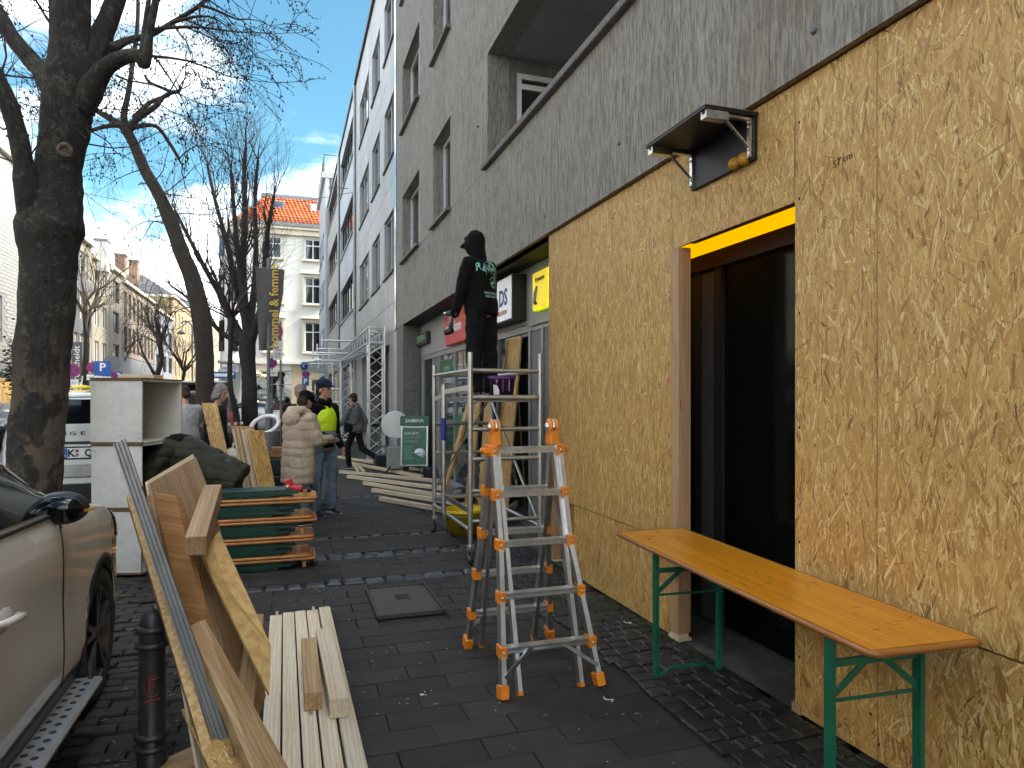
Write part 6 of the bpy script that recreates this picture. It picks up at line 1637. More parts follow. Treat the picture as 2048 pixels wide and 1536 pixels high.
back('bumper', carwhite2, -.76, .76, .72, 1.15, .018); back('grey_insert', alu_d, -.72, .72, .80, .93, .026); back('chrome_line', chrome, -.72, .72, .785, .795, .028); back('lower_bumper', black_p, -.76, .76, .42, .715, .04)
po = back('number_plate', plate, -.26, .26, 1.0, 1.11, .030); back('plate_frame', black_p, -.275, .275, .985, 1.125, .026)
MB().box((-1.93-.258, yb-.0335, 1.002), (-1.93-.215, yb-.030, 1.108)).build('blue_band', signblue, po)
text('K', .108, (-1.93-.18, yb-.0325, 1.052), (1, 0, 0), (0, 0, 1), blacktxt, 'lettering', po, .001, bold=.003)
text('QQ 15', .108, (-1.93+.085, yb-.0325, 1.052), (1, 0, 0), (0, 0, 1), blacktxt, 'lettering', po, .001, bold=.003, sx=.9)
text('D', .03, (-1.93-.237, yb-.0345, 1.025), (1, 0, 0), (0, 0, 1), whitetxt, 'lettering', po, .001)
MB().lathe([(0, 0), (.016, 0), (.016, .002), (0, .002)], 12, (-1.93-.125, yb-.031, 1.08), (0, -1, 0)).build('red_seal', signred, po); MB().lathe([(0, 0), (.018, 0), (.018, .002), (0, .002)], 12, (-1.93-.125, yb-.031, 1.035), (0, -1, 0)).build('grey_seal', alu_d, po)
for i, ch_ in enumerate('RANGE'): text(ch_, .055, (-1.93-.44+.092*i, yb-.032, 1.268), (1, 0, 0), (0, 0, 1), greytxt, 'lettering', cr2, .003, bold=.001, sx=1.7)
for i, ch_ in enumerate('ROVER'): text(ch_, .055, (-1.93+.10+.092*i, yb-.032, 1.268), (1, 0, 0), (0, 0, 1), greytxt, 'lettering', cr2, .003, bold=.001, sx=1.7)
f = MB()
for x in (-.62, .62): f.tube([(-1.93+x, yb+.25, 1.735), (-1.93+x, yb+.4, 1.765), (-1.93+x, yb+2.3, 1.79), (-1.93+x, yb+2.5, 1.75)], .02, 6)
f.build('roof_rail', black_p, cr2)
ps_ = P(163, 792, 8.6); o = one('baseball_cap', MB().lathe([(.0, .05), (.10, .03), (.13, .0), (0, 0)], 16, (ps_.x, ps_.y, 1.775)), yellow_p, 'yellow and black cap lying on the roof of the white SUV', 'cap')
cr2.rotation_euler = (0, 0, R(7)); cr2.location = (-2.03, 8.6, 0)
# silver van with its tailgate open
vk = Car([(0, .84, .5, 1.15, .70, 1.76), (.1, .88, .36, 1.15, .74, 1.84), (2.4, .89, .32, 1.12, .76, 1.86), (3.0, .89, .32, 1.08, .72, 1.62), (3.5, .88, .32, 1.02, .72, 1.12), (4.2, .82, .34, .9, .6, 1.0), (4.4, .6, .45, .75, .45, .8)], -2.35, 22.4)
cr3 = thing('parked_van', 'silver van with its tailgate raised and load space open', 'van', (-2.35, 24.5, 0), 'cars parked in the street')
vk.body('body', carsilver, cr3, (.75, 3.4), 40, 32, ar=.36)
for sd in (1, -1):
    for y in (.75, 3.4): vk.wheel(cr3, y, sd, .32, .2)
    vk.patch('side_window', carglass, cr3, .35, 1.5, .60, .70, sd, .008); vk.patch('front_window', carglass, cr3, 1.65, 3.15, .60, .70, sd, .008, y1t=2.75)
    MB().box((-2.35+sd*.80-.07, 22.37, .95), (-2.35+sd*.80+.07, 22.45, 1.25)).build('tail_lamp', tail, cr3)
MB().box((-2.35-.68, 22.385, .62), (-2.35+.68, 22.41, 1.74)).build('load_opening', blackpanel, cr3)
MB().box((-2.35-.45, 22.36, .63), (-2.35+.1, 22.38, 1.15)).build('load_crates', greymetal, cr3)
MB().box((-2.35-.86, 22.30, .36), (-2.35+.86, 22.42, .60)).build('bumper', black_p, cr3)
tg = MB().bar((-2.35, 22.45, 1.88), (-2.35, 21.55, 2.12), 1.5, .07, ch=.02).build('tailgate', carsilver, cr3)
MB().bar((-2.35, 22.2, 1.895), (-2.35, 21.65, 2.045), 1.2, .02).build('tailgate_lining', blackpanel, tg)
for x in (-.7, .7): MB().tube([(-2.35+x, 22.4, 1.45), (-2.35+x, 22.0, 1.97)], .012, 6).build('gas_strut', black_p, tg)
# small white car ahead
wk = Car([(0, .72, .45, .95, .55, 1.05), (.15, .80, .35, .98, .60, 1.30), (.6, .85, .28, 1.0, .62, 1.48), (1.8, .86, .28, 1.0, .64, 1.52), (2.5, .86, .28, .98, .62, 1.35), (3.0, .85, .28, .95, .66, 1.0), (3.7, .78, .3, .85, .55, .9), (3.95, .6, .4, .7, .4, .72)], -1.35, 28.6)
cr4 = thing('parked_car', 'small white hatchback parked beyond the silver van', 'car', (-1.35, 30.6, 0), 'cars parked in the street')
wk.body('body', carwhite2, cr4, (.7, 3.1), 40, 32, ar=.34)
for sd in (1, -1):
    for y in (.7, 3.1): wk.wheel(cr4, y, sd, .30, .2)
    wk.patch('side_window', carglass, cr4, .5, 2.6, .60, .70, sd, .008, y1t=2.3)
    MB().ell((-1.35+sd*.66, 28.66, .92), (.14, .08, .12), 12, 8).build('tail_lamp', tail, cr4)
wk.patch('rear_window', carglass, cr4, .12, .52, .76, .999, 1, .010); wk.patch('rear_window', carglass, cr4, .12, .52, .76, .999, -1, .010)
MB().box((-1.35-.26, 28.56, .72), (-1.35+.26, 28.60, .83)).build('number_plate', plate, cr4)
# dark car across the street, coming towards us
dk_ = Car([(0, .72, .45, .9, .55, 1.0), (.15, .82, .33, .95, .60, 1.15), (.9, .88, .26, .97, .60, 1.42), (2.2, .90, .25, .97, .62, 1.46), (2.8, .90, .25, .95, .60, 1.25), (3.3, .89, .25, .92, .66, .98), (4.2, .80, .28, .8, .55, .84), (4.5, .6, .4, .68, .4, .70)], -9.15, 29.6, True)
cr5 = thing('parked_car', 'dark saloon car at the left edge across the street', 'car', (-9.15, 27.3, 0), 'cars parked in the street')
dk_.body('body', carblack, cr5, (.9, 3.65), 40, 32, ar=.36)
for sd in (1, -1):
    for y in (.9, 3.65): dk_.wheel(cr5, y, sd, .32, .2, rim=alu_d)
    dk_.patch('side_window', pane, cr5, .5, 2.9, .60, .70, sd, .008, y1t=2.6)
for i, (y0, c_, lb) in enumerate(((38, carsilver, 'silver saloon car parked across the street beyond the dark car'), (44, carblack, 'black saloon car parked farthest across the street'))):
    d2 = Car(dk_.k, -9.2, y0, True); r2 = thing('parked_car', lb, 'car', (-9.2, y0-2.2, 0), 'cars parked in the street'); d2.body('body', c_, r2, (.9, 3.65), 24, 20, ar=.36)
    for sd in (1, -1):
        for y in (.9, 3.65): d2.wheel(r2, y, sd, .32, .2)
        d2.patch('side_window', carglass, r2, .5, 2.9, .60, .70, sd, .008, y1t=2.6)
# ------------------------------------------------------------------ people
from mathutils.bvhtree import BVHTree
def loft(mb, pts, rad, lat, n=16):
    """closed elliptical loft; rad = (rx along lat, ry across)"""
    pts = [V(p) for p in pts]; vs = []; fs = []; N = len(pts)
    for k in range(N):
        d = (pts[min(k+1, N-1)]-pts[max(k-1, 0)]).normalized(); s_ = V(lat); s_ = (s_-d*s_.dot(d)).normalized(); u = d.cross(s_)
        for i in range(n): a = 2*PI*i/n; vs.append(pts[k]+s_*rad[k][0]*math.cos(a)+u*rad[k][1]*math.sin(a))
    for k in range(N-1):
        for i in range(n): fs.append((k*n+i, k*n+(i+1) % n, (k+1)*n+(i+1) % n, (k+1)*n+i))
    fs += [tuple(reversed(range(n))), tuple(range((N-1)*n, N*n))]
    mb.add(vs, fs, None, True)
def cap(mb, a, b, ra, rb):
    a, b = V(a), V(b); mb.ell(a, ra, 12, 8); mb.ell(b, rb, 12, 8)
    if (b-a).length > 1e-4: mb.tube([a, b], 0, 12, True, True, [ra, rb])
def fuse(mb, name, m, parent, vox=.012, smooth=3, fold=0, ff=7, seed=0, quilt=0, stretch=(1, 1, 1)):
    me = bpy.data.meshes.new('f'); me.from_pydata([tuple(v) for v in mb.v], [], mb.f)
    bm = bmesh.new(); bm.from_mesh(me); bmesh.ops.recalc_face_normals(bm, faces=bm.faces); bm.to_mesh(me); bm.free()
    ob = bpy.data.objects.new('f', me); COL.objects.link(ob)
    md = ob.modifiers.new('r', 'REMESH'); md.mode = 'VOXEL'; md.voxel_size = vox; md.use_smooth_shade = True
    bpy.context.view_layer.update()
    m2 = bpy.data.meshes.new_from_object(ob.evaluated_get(bpy.context.evaluated_depsgraph_get())); bpy.data.objects.remove(ob)
    bm = bmesh.new(); bm.from_mesh(m2)
    for _ in range(smooth): bmesh.ops.smooth_vert(bm, verts=bm.verts, factor=.5, use_axis_x=True, use_axis_y=True, use_axis_z=True)
    if fold or quilt:
        bm.normal_update()
        for v in bm.verts:
            p = V((v.co.x*stretch[0], v.co.y*stretch[1], v.co.z*stretch[2]))*ff+V((seed*9.1, 0, 0)); d = 0
            if fold: d = fold*(mnoise.noise(p)+.6*(1-2*abs(mnoise.noise(p*1.7))))
            if quilt: d += quilt*(abs(math.sin((v.co.z+.06*mnoise.noise(v.co*4+V((seed, 0, 0)))+.35*(v.co.x*math.sin(seed)+v.co.y*math.cos(seed))*.5)*26))**.5-.7)
            v.co += v.normal*d
    bm.to_mesh(m2); bm.free()
    for p in m2.polygons: p.use_smooth = True
    m2.materials.clear(); m2.materials.append(m); m2.name = name
    return link(name, m2, parent)
def U(x, y, z): return V((x, y, z)).normalized()
def pose(h, torso=(0, .03, 1), head=(0, .1, 1), uaL=(-.12, .0, -1), faL=(0, .2, -1), uaR=(.12, .0, -1), faR=(0, .2, -1), thL=(-.03, .02, -1), shL=(0, -.03, -1), thR=(.03, .02, -1), shR=(0, -.03, -1), hipz=None, twist=0):
    J = {}; T = U(*torso); lat = V((math.cos(twist), math.sin(twist), 0)); X = V((1, 0, 0))
    J['pel'] = V((0, 0, hipz if hipz else .525*h)); J['T'] = T
    J['waist'] = J['pel']+T*.10*h; J['chest'] = J['pel']+T*.205*h; J['shc'] = J['pel']+T*.285*h; J['neck'] = J['pel']+T*.315*h
    H = U(*head); J['headb'] = J['neck']+H*.045*h; J['head'] = J['headb']+H*.062*h; J['H'] = H
    for s_, g, ua, fa, th, sh in (('L', -1, uaL, faL, thL, shL), ('R', 1, uaR, faR, thR, shR)):
        J['sh'+s_] = J['shc']+lat*g*.108*h-T*.010*h; J['el'+s_] = J['sh'+s_]+U(*ua)*.172*h; J['wr'+s_] = J['el'+s_]+U(*fa)*.145*h
        J['fa'+s_] = U(*fa); J['hp'+s_] = J['pel']+X*g*.052*h-V((0, 0, .01*h)); J['kn'+s_] = J['hp'+s_]+U(*th)*.242*h; J['an'+s_] = J['kn'+s_]+U(*sh)*.238*h
    return J
def hand(mb, J, s_, h, curl=.5, thumb=1):
    w_ = J['wr'+s_]; d = J['fa'+s_]; g = -1 if s_ == 'L' else 1
    side = d.cross(V((g, 0, 0)));
    if side.length < .1: side = V((0, 1, 0))
    side.normalize(); pn = d.cross(side).normalized()*(1)      # side: across the palm; pn: palm normal
    k = h*.0056
    loft(mb, [w_-d*.01, w_+d*k*4.5, w_+d*k*9], [(.020, .016), (.036, .015), (.036, .012)], side, 10)
    for i in range(4):
        b = w_+d*k*8.6+side*(.026-.0175*i); L = k*(4.2, 4.9, 4.6, 3.6)[i]
        dd = (d+pn*curl*.5).normalized(); d2 = (d*(1-curl*.6)+pn*curl*1.2).normalized()
        m1 = b+dd*L; cap(mb, b-d*.012, m1, .0088, .008); cap(mb, m1, m1+d2*L*.8, .008, .0068)
    t0 = w_+d*k*3.0+side*.028; t1 = t0+(d*.7+side*.8).normalized()*k*4; cap(mb, t0-side*.01, t1, .011, .009); cap(mb, t1, t1+(d*.9+side*.15+pn*.3).normalized()*k*3.2, .009, .0075)
def headmesh(mb, J, h, yaw=0):
    H = J['H']; F = V((math.sin(-yaw), math.cos(yaw), 0)); F = (F-H*F.dot(H)).normalized(); S_ = F.cross(H); M = Matrix((S_, F, H)).transposed().to_3x3(); c = J['head']
    J['F'], J['S'], J['M'] = F, S_, M; k = h/1.78
    q = lambda x, y, z: c+S_*x*k+F*y*k+H*z*k
    J['q'] = q
    mb.ell(q(0, -.008, .028), V((.076, .096, .092))*k, 20, 14, M); mb.ell(q(0, .020, -.045), V((.058, .068, .075))*k, 16, 12, M)
    mb.ell(q(0, .066, -.098), V((.028, .026, .022))*k, 10, 8, M); mb.ell(q(0, .076, .030), V((.050, .020, .014))*k, 12, 8, M)
    cap(mb, q(0, .086, .018), q(0, .112, -.030), .010*k, .014*k); mb.ell(q(0, .094, -.036), V((.018, .014, .010))*k, 8, 6, M)
    mb.ell(q(0, .080, -.066), V((.026, .016, .013))*k, 10, 8, M)
    for g in (-1, 1):
        mb.ell(q(g*.076, -.008, -.012), V((.010, .022, .034))*k, 10, 8, M); mb.ell(q(g*.040, .062, -.022), V((.022, .020, .018))*k, 8, 6, M)
    cap(mb, J['neck']-J['T']*.03, J['headb']+F*.0, .058*k, .054*k); cap(mb, J['headb'], q(0, -.01, -.03), .052*k, .052*k)
def person(label, x, y, z, ang, h, J, jacket, trousers, skinm=skin, hair=None, shoes=black_p, fold=.010, jr=1.0, hem=-.02, puff=1.0, yaw=0, hands=True, group=None, hairlen=0, face=True, trr=1.0, shoe_sole=None, quilt=0, jvox=.014, sl=1.0, bald=0):
    o = thing('person', label, 'person', (0, 0, 0), group); k = h/1.78
    b = MB(); headmesh(b, J, h, yaw); T = J['T']; lat = (J['shR']-J['shL']).normalized()
    loft(b, [J['pel']-T*.08*k, J['pel'], J['waist'], J['chest'], J['shc'], J['neck']], [(.14*k, .10*k), (.155*k, .105*k), (.135*k, .095*k), (.155*k, .11*k), (.15*k, .09*k), (.06*k, .055*k)], lat)
    for s_ in 'LR':
        cap(b, J['sh'+s_], J['el'+s_], .048*k, .038*k); cap(b, J['el'+s_], J['wr'+s_], .038*k, .025*k)
        if hands: hand(b, J, s_, h, .55)
        cap(b, J['hp'+s_], J['kn'+s_], .075*k, .052*k); cap(b, J['kn'+s_], J['an'+s_], .050*k, .035*k)
    fuse(b, 'body', skinm, o, .0075, 2)
    # jacket
    j = MB(); a = J['pel']+T*hem*h; r_ = jr*puff
    loft(j, [a, J['pel']+T*.05*h, J['waist'], J['chest'], J['shc']-T*.01, J['neck']-T*.01*h], [(.172*k*r_, .135*k*r_), (.172*k*r_, .135*k*r_), (.168*k*r_, .130*k*r_), (.180*k*r_, .142*k*r_), (.165*k*r_, .112*k*r_), (.075*k, .072*k)], lat, 20)
    for s_ in 'LR':
        cap(j, J['sh'+s_], J['el'+s_], .074*k*sl*puff, .062*k*sl*puff); cap(j, J['el'+s_], J['wr'+s_]-J['fa'+s_]*.01, .060*k*sl*puff, .045*k*sl*puff); cap(j, J['shc']-T*.02, J['sh'+s_], .085*k, .072*k*sl)
    jo = fuse(j, 'jacket', jacket, o, jvox, 9 if jvox < .012 else 4, fold, 8, len(label), quilt, (1, 1, .7))
    # trousers
    t_ = MB(); loft(t_, [J['pel']-V((0, 0, .055*k)), J['pel']+V((0, 0, .03*k)), J['waist']], [(.12*k, .10*k), (.158*k, .118*k), (.145*k, .108*k)], (1, 0, 0))
    for s_ in 'LR':
        cap(t_, J['hp'+s_]+V((0, 0, -.01)), J['kn'+s_], .092*k*trr, .070*k*trr); d = (J['an'+s_]-J['kn'+s_]).normalized()
        loft(t_, [J['kn'+s_]-d*.04, J['kn'+s_]+d*.15*h, J['an'+s_]+d*.020*k], [(.068*k*trr, .070*k*trr), (.062*k*trr, .066*k*trr), (.058*k*trr, .064*k*trr)], (1, 0, 0))
    fuse(t_, 'trousers', trousers, o, .013, 3, fold*.9, 9, len(label)+3, 0, (1, 1, 1.6))
    # shoes
    for s_ in 'LR':
        an = J['an'+s_]; sh = (an-J['kn'+s_]).normalized(); f = V((0, 1, 0)); f = (f-sh*f.dot(sh)).normalized(); s2 = f.cross(-sh)
        if an.z < .13*h: f = V((0, 1, 0)); sh = V((0, 0, -1)); s2 = V((1, 0, 0))
        bt_ = an+sh*.075*k; m_ = MB()
        loft(m_, [bt_-f*.075*k-sh*.03*k, bt_-f*.02*k-sh*.042*k, bt_+f*.06*k-sh*.034*k, bt_+f*.13*k-sh*.022*k, bt_+f*.185*k-sh*.016*k], [(.030*k, .030*k), (.042*k, .046*k), (.048*k, .036*k), (.046*k, .026*k), (.026*k, .016*k)], s2, 14)
        cap(m_, an-f*.005, bt_-f*.01-sh*.04*k, .046*k, .046*k)
        so = fuse(m_, 'shoe', shoes, o, .008, 2)
        m2 = MB(); loft(m2, [bt_-f*.10*k-sh*.008, bt_-f*.05*k-sh*.008, bt_+f*.10*k-sh*.008, bt_+f*.195*k-sh*.008], [(.02*k, .008), (.044*k, .010), (.050*k, .010), (.020*k, .008)], s2, 14); m2.build('sole', shoe_sole or curtain, so)
        J['shoe'+s_] = (bt_, f, sh, s2)
        if shoe_sole is whitetxt:
            for g in (-1, 1):
                p = bt_+s2*g*.050*k-sh*.04*k; MB().poly([p-f*.03, p+f*.10+sh*.012, p+f*.02+sh*.018], s2*g*.003).build('shoe_mark', whitetxt, so)
    q = J['q']
    if face:
        for g in (-1, 1):
            e = MB().ell(q(g*.031, .0835, .008), V((.0095, .006, .0055))*k, 10, 6, J['M']); e.build('eye', eye_m, o)
            MB().bar(q(g*.014, .094, .030), q(g*.050, .080, .034), .010*k, .007*k).build('eyebrow', hair or hair_b, o)
        MB().ell(q(0, .0945, -.066), V((.022, .005, .0055))*k, 10, 6, J['M']).build('mouth', lip_m, o)
    if hair:
        hm = MB(); hm.ell(q(0, -.022, .048), V((.084, .098, .088))*k, 16, 12, J['M']); hm.ell(q(0, -.05, -.02), V((.078, .065, .075))*k, 14, 10, J['M'])
        if hairlen:
            for g in (-1, 1): hm.ell(q(g*.066, -.015, -.030), V((.030, .055, .075))*k, 10, 8, J['M'])
            hm.ell(q(0, -.065, -.085), V((.08, .05, .06))*k, 12, 8, J['M'])
        fuse(hm, 'hair', hair, o, .010, 1, .012, 28, 5)
    PLACE.append((o, (x, y, z), ang))
    return o
PLACE = []
def bvh_of(o):
    return BVHTree.FromPolygons([v.co[:] for v in o.data.vertices], [p.vertices[:] for p in o.data.polygons])
def child(o, nm): return [c for c in o.children if c.name.split('.')[0] == nm][0]
def drape(me_o, bvh, d, off):
    d = V(d)
    for v in me_o.data.vertices:
        hit = bvh.ray_cast(v.co-d*.5, d)
        if hit[0] is not None: v.co = hit[0]-d*off
def hood(o, m, J, k=1.0, up=True, r=.108, fold=.006):
    q = J['q']; hm = MB()
    if up:
        # open shell round the head: fused mass with a face opening carved by leaving the front free
        hm.ell(q(0, -.020, .030), V((.100, .112, .118))*k, 18, 14, J['M']); hm.ell(q(0, -.005, -.07), V((.094, .098, .085))*k, 16, 12, J['M']); hm.ell(q(0, .050, .085), V((.075, .055, .035))*k, 14, 10, J['M'])
        for g in (-1, 1): hm.ell(q(g*.066, .045, -.03), V((.030, .050, .090))*k, 10, 8, J['M'])
        cap(hm, J['neck']-J['T']*.02, q(0, -.02, -.08), .085*k, .085*k)
    else:
        n = J['neck']; b = -J['F'] if 'F' in J else V((0, -1, 0))
        for a in range(0, 360, 20):
            x_, y_ = math.cos(R(a)), math.sin(R(a)); p = n+V((x_*.105, y_*.095-.02, .035+(.015 if y_ < 0 else -.02)))*k; hm.ell(p, .045*k, 10, 8)
        hm.ell(n+V((0, -.14, -.05))*k, V((.13, .075, .105))*k, 16, 12); hm.ell(n+V((0, -.10, .03))*k, V((.12, .07, .06))*k, 14, 10)
    return fuse(hm, 'hood', m, o, .011, 3, fold, 9, 2)
def capmesh(o, J, m, k=1.0, peak=1, badge=None):
    q = J['q']; c = MB(); c.ell(q(0, -.014, .070), V((.098, .118, .082))*k, 20, 12, J['M'])
    co = fuse(c, 'cap', m, o, .008, 2)
    if peak:
        f = MB(); vs = []; N = 12
        for i in range(N+1):
            a = PI*i/N; vs += [q(.078*math.cos(a), .07*math.sin(a)+.02, .062), q(.082*math.cos(a), .150*math.sin(a)+.022, .050)]
        fs = [(2*i, 2*i+1, 2*i+3, 2*i+2) for i in range(N)]; nv = len(vs); vs += [v+J['H']*.008 for v in vs]; fs += [tuple(reversed([x+nv for x in f_])) for f_ in fs]
        f.add(vs, fs, None, True); f.build('peak', m, co)
    return co

# worker on the scaffold
h = 1.76; J = pose(h, torso=(0, .06, 1), head=(0, .32, 1), uaL=(-.16, .18, -1), faL=(-.02, .42, -1), uaR=(.14, .10, -1), faR=(0, .35, -1), thL=(-.05, .05, -1), shL=(0, -.08, -1), thR=(.06, -.04, -1), shR=(0, -.05, -1))
pw = person('person in black hoodie and black trousers standing on the scaffold looking down', 2.02, 7.12, 1.674, R(36), h, J, c_black, c_black2, skin_d, None, black_p, .014, 1.08, -.03, 1.10, hands=True, face=False, trr=1.24, shoe_sole=whitetxt)
hood(pw, c_black, J); q = J['q']
mk_ = MB(); mk_.ell(q(0, .075, -.055), V((.046, .046, .050)), 12, 8, J['M']); fuse(mk_, 'face_mask', tanned, pw, .008, 2)
cp_ = MB(); cp_.bar(q(0, .07, .055), q(0, .165, .030), .12, .012, up=J['H']); cp_.build('cap_peak', c_black2, pw)
jk = child(pw, 'jacket'); bv = bvh_of(jk)
sn = J['chest'].z
for s_, z_, sz, sx in (('RAIDER', sn+.105, .135, .80), ('GRIND AND RIDE', sn-.185, .036, .8), ('HARD AND FAST', sn-.222, .032, .8)):
    t_ = text(s_, sz, (0, -.4, z_), (1, 0, 0), (0, 0, 1), teal, 'back_print', jk, 0, bold=.001, sx=sx); 
    if sz > .05:
        for v in t_.data.vertices:
            v.co.z += .035*mnoise.noise(v.co*60)-.25*abs(v.co.x)*.5
    bmx = bmesh.new(); bmx.from_mesh(t_.data); bmesh.ops.subdivide_edges(bmx, edges=bmx.edges, cuts=1); bmx.to_mesh(t_.data); bmx.free()
    drape(t_, bv, (0, 1, 0), .005)
sk = MB(); RQ = random.Random(2)
for i in range(44):
    a = RQ.uniform(0, 2*PI); rr2 = RQ.uniform(.012, .065); p = V((.02+rr2*math.cos(a), -.4, sn-.055+rr2*1.35*math.sin(a))); dd = V((RQ.uniform(-1, 1), 0, RQ.uniform(-1, 1))).normalized()*RQ.uniform(.012, .035); nn_ = V((-dd.z, 0, dd.x))*.25
    sk.add([p, p+dd*.5+nn_, p+dd, p+dd*.5-nn_], [(0, 1, 2, 3)])
for i in range(9):
    x_ = -.12+.03*i; p = V((x_, -.4, sn+.07)); sk.add([p, p+V((.006, 0, -RQ.uniform(.03, .08))), p+V((.012, 0, 0))], [(0, 1, 2)])
so_ = sk.build('back_print', teal, jk, False); drape(so_, bv, (0, 1, 0), .005)
# cordless driver in the worker's left hand
Mw = Matrix.Translation((2.02, 7.12, 1.674)) @ Matrix.Rotation(R(36), 4, 'Z'); hp_ = Mw @ (J['wrL']+J['faL']*.065)
dv = thing('cordless_driver', 'dark green cordless driver hanging in the scaffold worker\'s hand', 'drill', hp_)
fl_ = (Mw.to_3x3() @ V((0, 1, 0))); dn = V((0, 0, -1))
MB().tube([hp_-fl_*.02+V((0, 0, .05)), hp_+V((0, 0, -.01)), hp_+fl_*.035-V((0, 0, .09))], .020, 10).build('handle', mat('dark teal plastic', (.008, .03, .026), .5), dv)
MB().tube([hp_-fl_*.075+V((0, 0, .055)), hp_+fl_*.07+V((0, 0, .075))], .030, 12).build('motor_housing', MATS['dark teal plastic'], dv)
MB().bar(hp_+fl_*.0-V((0, 0, .105)), hp_+fl_*.10-V((0, 0, .135)), .07, .055, ch=.01).build('battery', black_p, dv)
MB().tube([hp_+fl_*.07+V((0, 0, .075)), hp_+fl_*.12+V((0, 0, .08))], .016, 10, rs=[.022, .012]).build('chuck', steel, dv)

# man in the teddy coat, back turned, looking at his phone
h = 1.72; J = pose(h, torso=(0, .06, 1), head=(.02, .50, 1), uaL=(-.25, .25, -1), faL=(.45, .9, .10), uaR=(.25, .22, -1), faR=(-.15, .95, .05))
pc = person('person in beige teddy fur coat and black cap seen from behind, looking at a phone', .17, 9.40, 0, R(-50), h, J, c_fur, c_jeans, skin, hair_b, black_p, .006, 1.22, -.21, 1.20, face=False, quilt=.013, sl=1.12)
hood(pc, c_fur, J, 1.12, False, fold=.008); capmesh(pc, J, c_black, 1.0)
hw = Matrix.Translation((.17, 9.40, 0)) @ Matrix.Rotation(R(-50), 4, 'Z') @ (J['wrR']+J['faR']*.13+V((-.03, 0, .02)))
ph = thing('smartphone', 'dark smartphone held by the person in the teddy coat', 'phone', hw); MB().bar(hw+V((-.02, -.05, -.01)), hw+V((.03, .07, .03)), .072, .009, ch=.003).build('case', black_p, ph)

# man in the yellow vest
h = 1.88; J = pose(h, torso=(0, .0, 1), head=(0, .10, 1), uaL=(-.14, -.04, -1), faL=(.10, .55, -.9), uaR=(.18, .05, -1), faR=(-.3, .8, -.25), thL=(-.10, .05, -1), shL=(0, -.02, -1), thR=(.10, .04, -1), shR=(.02, -.04, -1))
pv_ = person('person in neon yellow safety vest, navy cap and washed jeans looking towards the viewer', .52, 10.15, 0, R(-140), h, J, c_black, c_jeans, skin, hair_b, black_p, .010, .98, -.02, 1.0, yaw=R(15), trr=1.10, shoe_sole=whitetxt)
k = h/1.78; vm_ = MB(); lat = V((1, 0, 0)); T = J['T']
loft(vm_, [J['pel']+T*.015*h, J['pel']+T*.06*h, J['waist'], J['chest'], J['shc']-T*.025*h, J['shc']+T*.008*h], [(.190*k, .158*k), (.188*k, .156*k), (.185*k, .150*k), (.194*k, .160*k), (.150*k, .135*k), (.115*k, .098*k)], lat, 20)
fuse(vm_, 'safety_vest', neon, pv_, .013, 3, .010, 8, 4); capmesh(pv_, J, c_capnavy, 1.02)
sc2 = MB(); 
for a in range(0, 360, 24): sc2.ell(J['neck']+V((math.cos(R(a))*.085, math.sin(R(a))*.085, .015+.02*math.sin(R(a*3)))), .042, 10, 8)
fuse(sc2, 'scarf', c_black, pv_, .011, 2, .008, 10, 1)

# person walking off in the grey jacket
h = 1.76; J = pose(h, torso=(0, .12, 1), head=(0, .12, 1), uaL=(-.25, .35, -.9), faL=(-.2, .6, -.55), uaR=(.25, -.45, -.9), faR=(.1, .15, -1), thL=(-.02, .42, -1), shL=(0, -.12, -1), thR=(.02, -.22, -1), shR=(.0, -.95, -.45), hipz=.90)
pg = person('person in grey jacket with black crossbody bag walking away past the truss', 1.58, 16.4, 0, R(48), h, J, c_grey, c_black2, skin, hair_b, black_p, .010, 1.05, -.02, 1.06, face=False)
hood(pg, c_grey, J, .85, False); st_ = MB(); st_.tube([J['shR']+V((-.05, -.06, .06)), J['chest']+V((.0, -.165, .0)), J['waist']+V((-.14, -.13, -.02)), J['waist']+V((-.20, -.02, -.06))], .014, 8); st_.build('bag_strap', black_p, pg)
MB().bar(J['waist']+V((-.22, -.08, -.12)), J['waist']+V((-.22, .14, -.10)), .07, .20, ch=.02).build('crossbody_bag', c_black, pg)

# grey haired man in the dark coat
h = 1.84; J = pose(h, torso=(0, .10, 1), head=(0, .28, 1), uaL=(-.12, .10, -1), faL=(.02, .35, -1), uaR=(.12, .05, -1), faR=(0, .3, -1))
person('person with long grey hair and dark navy coat in profile by the leaning OSB board', -1.04, 11.35, 0, R(-96), h, J, c_navy, c_black2, skin_d, hair_g, black_p, .010, 1.04, -.06, 1.05, yaw=R(-18), hairlen=1)
h = 1.84; J = pose(h, torso=(0, .15, 1), head=(0, .35, 1), uaL=(-.2, .3, -1), faL=(.1, .8, -.4), uaR=(.2, .3, -1), faR=(-.1, .8, -.4))
p7 = person('person in light grey jacket, mostly hidden behind the grey haired person', -1.55, 12.6, 0, R(30), h, J, c_lgrey, c_black2, skin_d, hair_b, black_p, .010, 1.04, -.02, 1.05, face=False)
# bearded man behind
h = 1.84; J = pose(h, head=(0, .06, 1))
p4 = person('person with short grey hair and black jacket behind the teddy coat, facing the viewer', .24, 11.9, 0, R(172), h, J, c_black, c_black2, skin_d, hair_g, black_p, .010, 1.05, -.02, 1.06)
bd = MB(); bd.ell(J['q'](0, .068, -.085), V((.042, .030, .030)), 12, 8, J['M']); bd.build('beard', hair_g, p4)
gl = MB(); q = J['q']
for g in (-1, 1): gl.tube([q(g*.032+.022*math.cos(a), .099, .006+.016*math.sin(a)) for a in [2*PI*i/10 for i in range(11)]], .002, 4)
gl.build('glasses', black_p, p4)

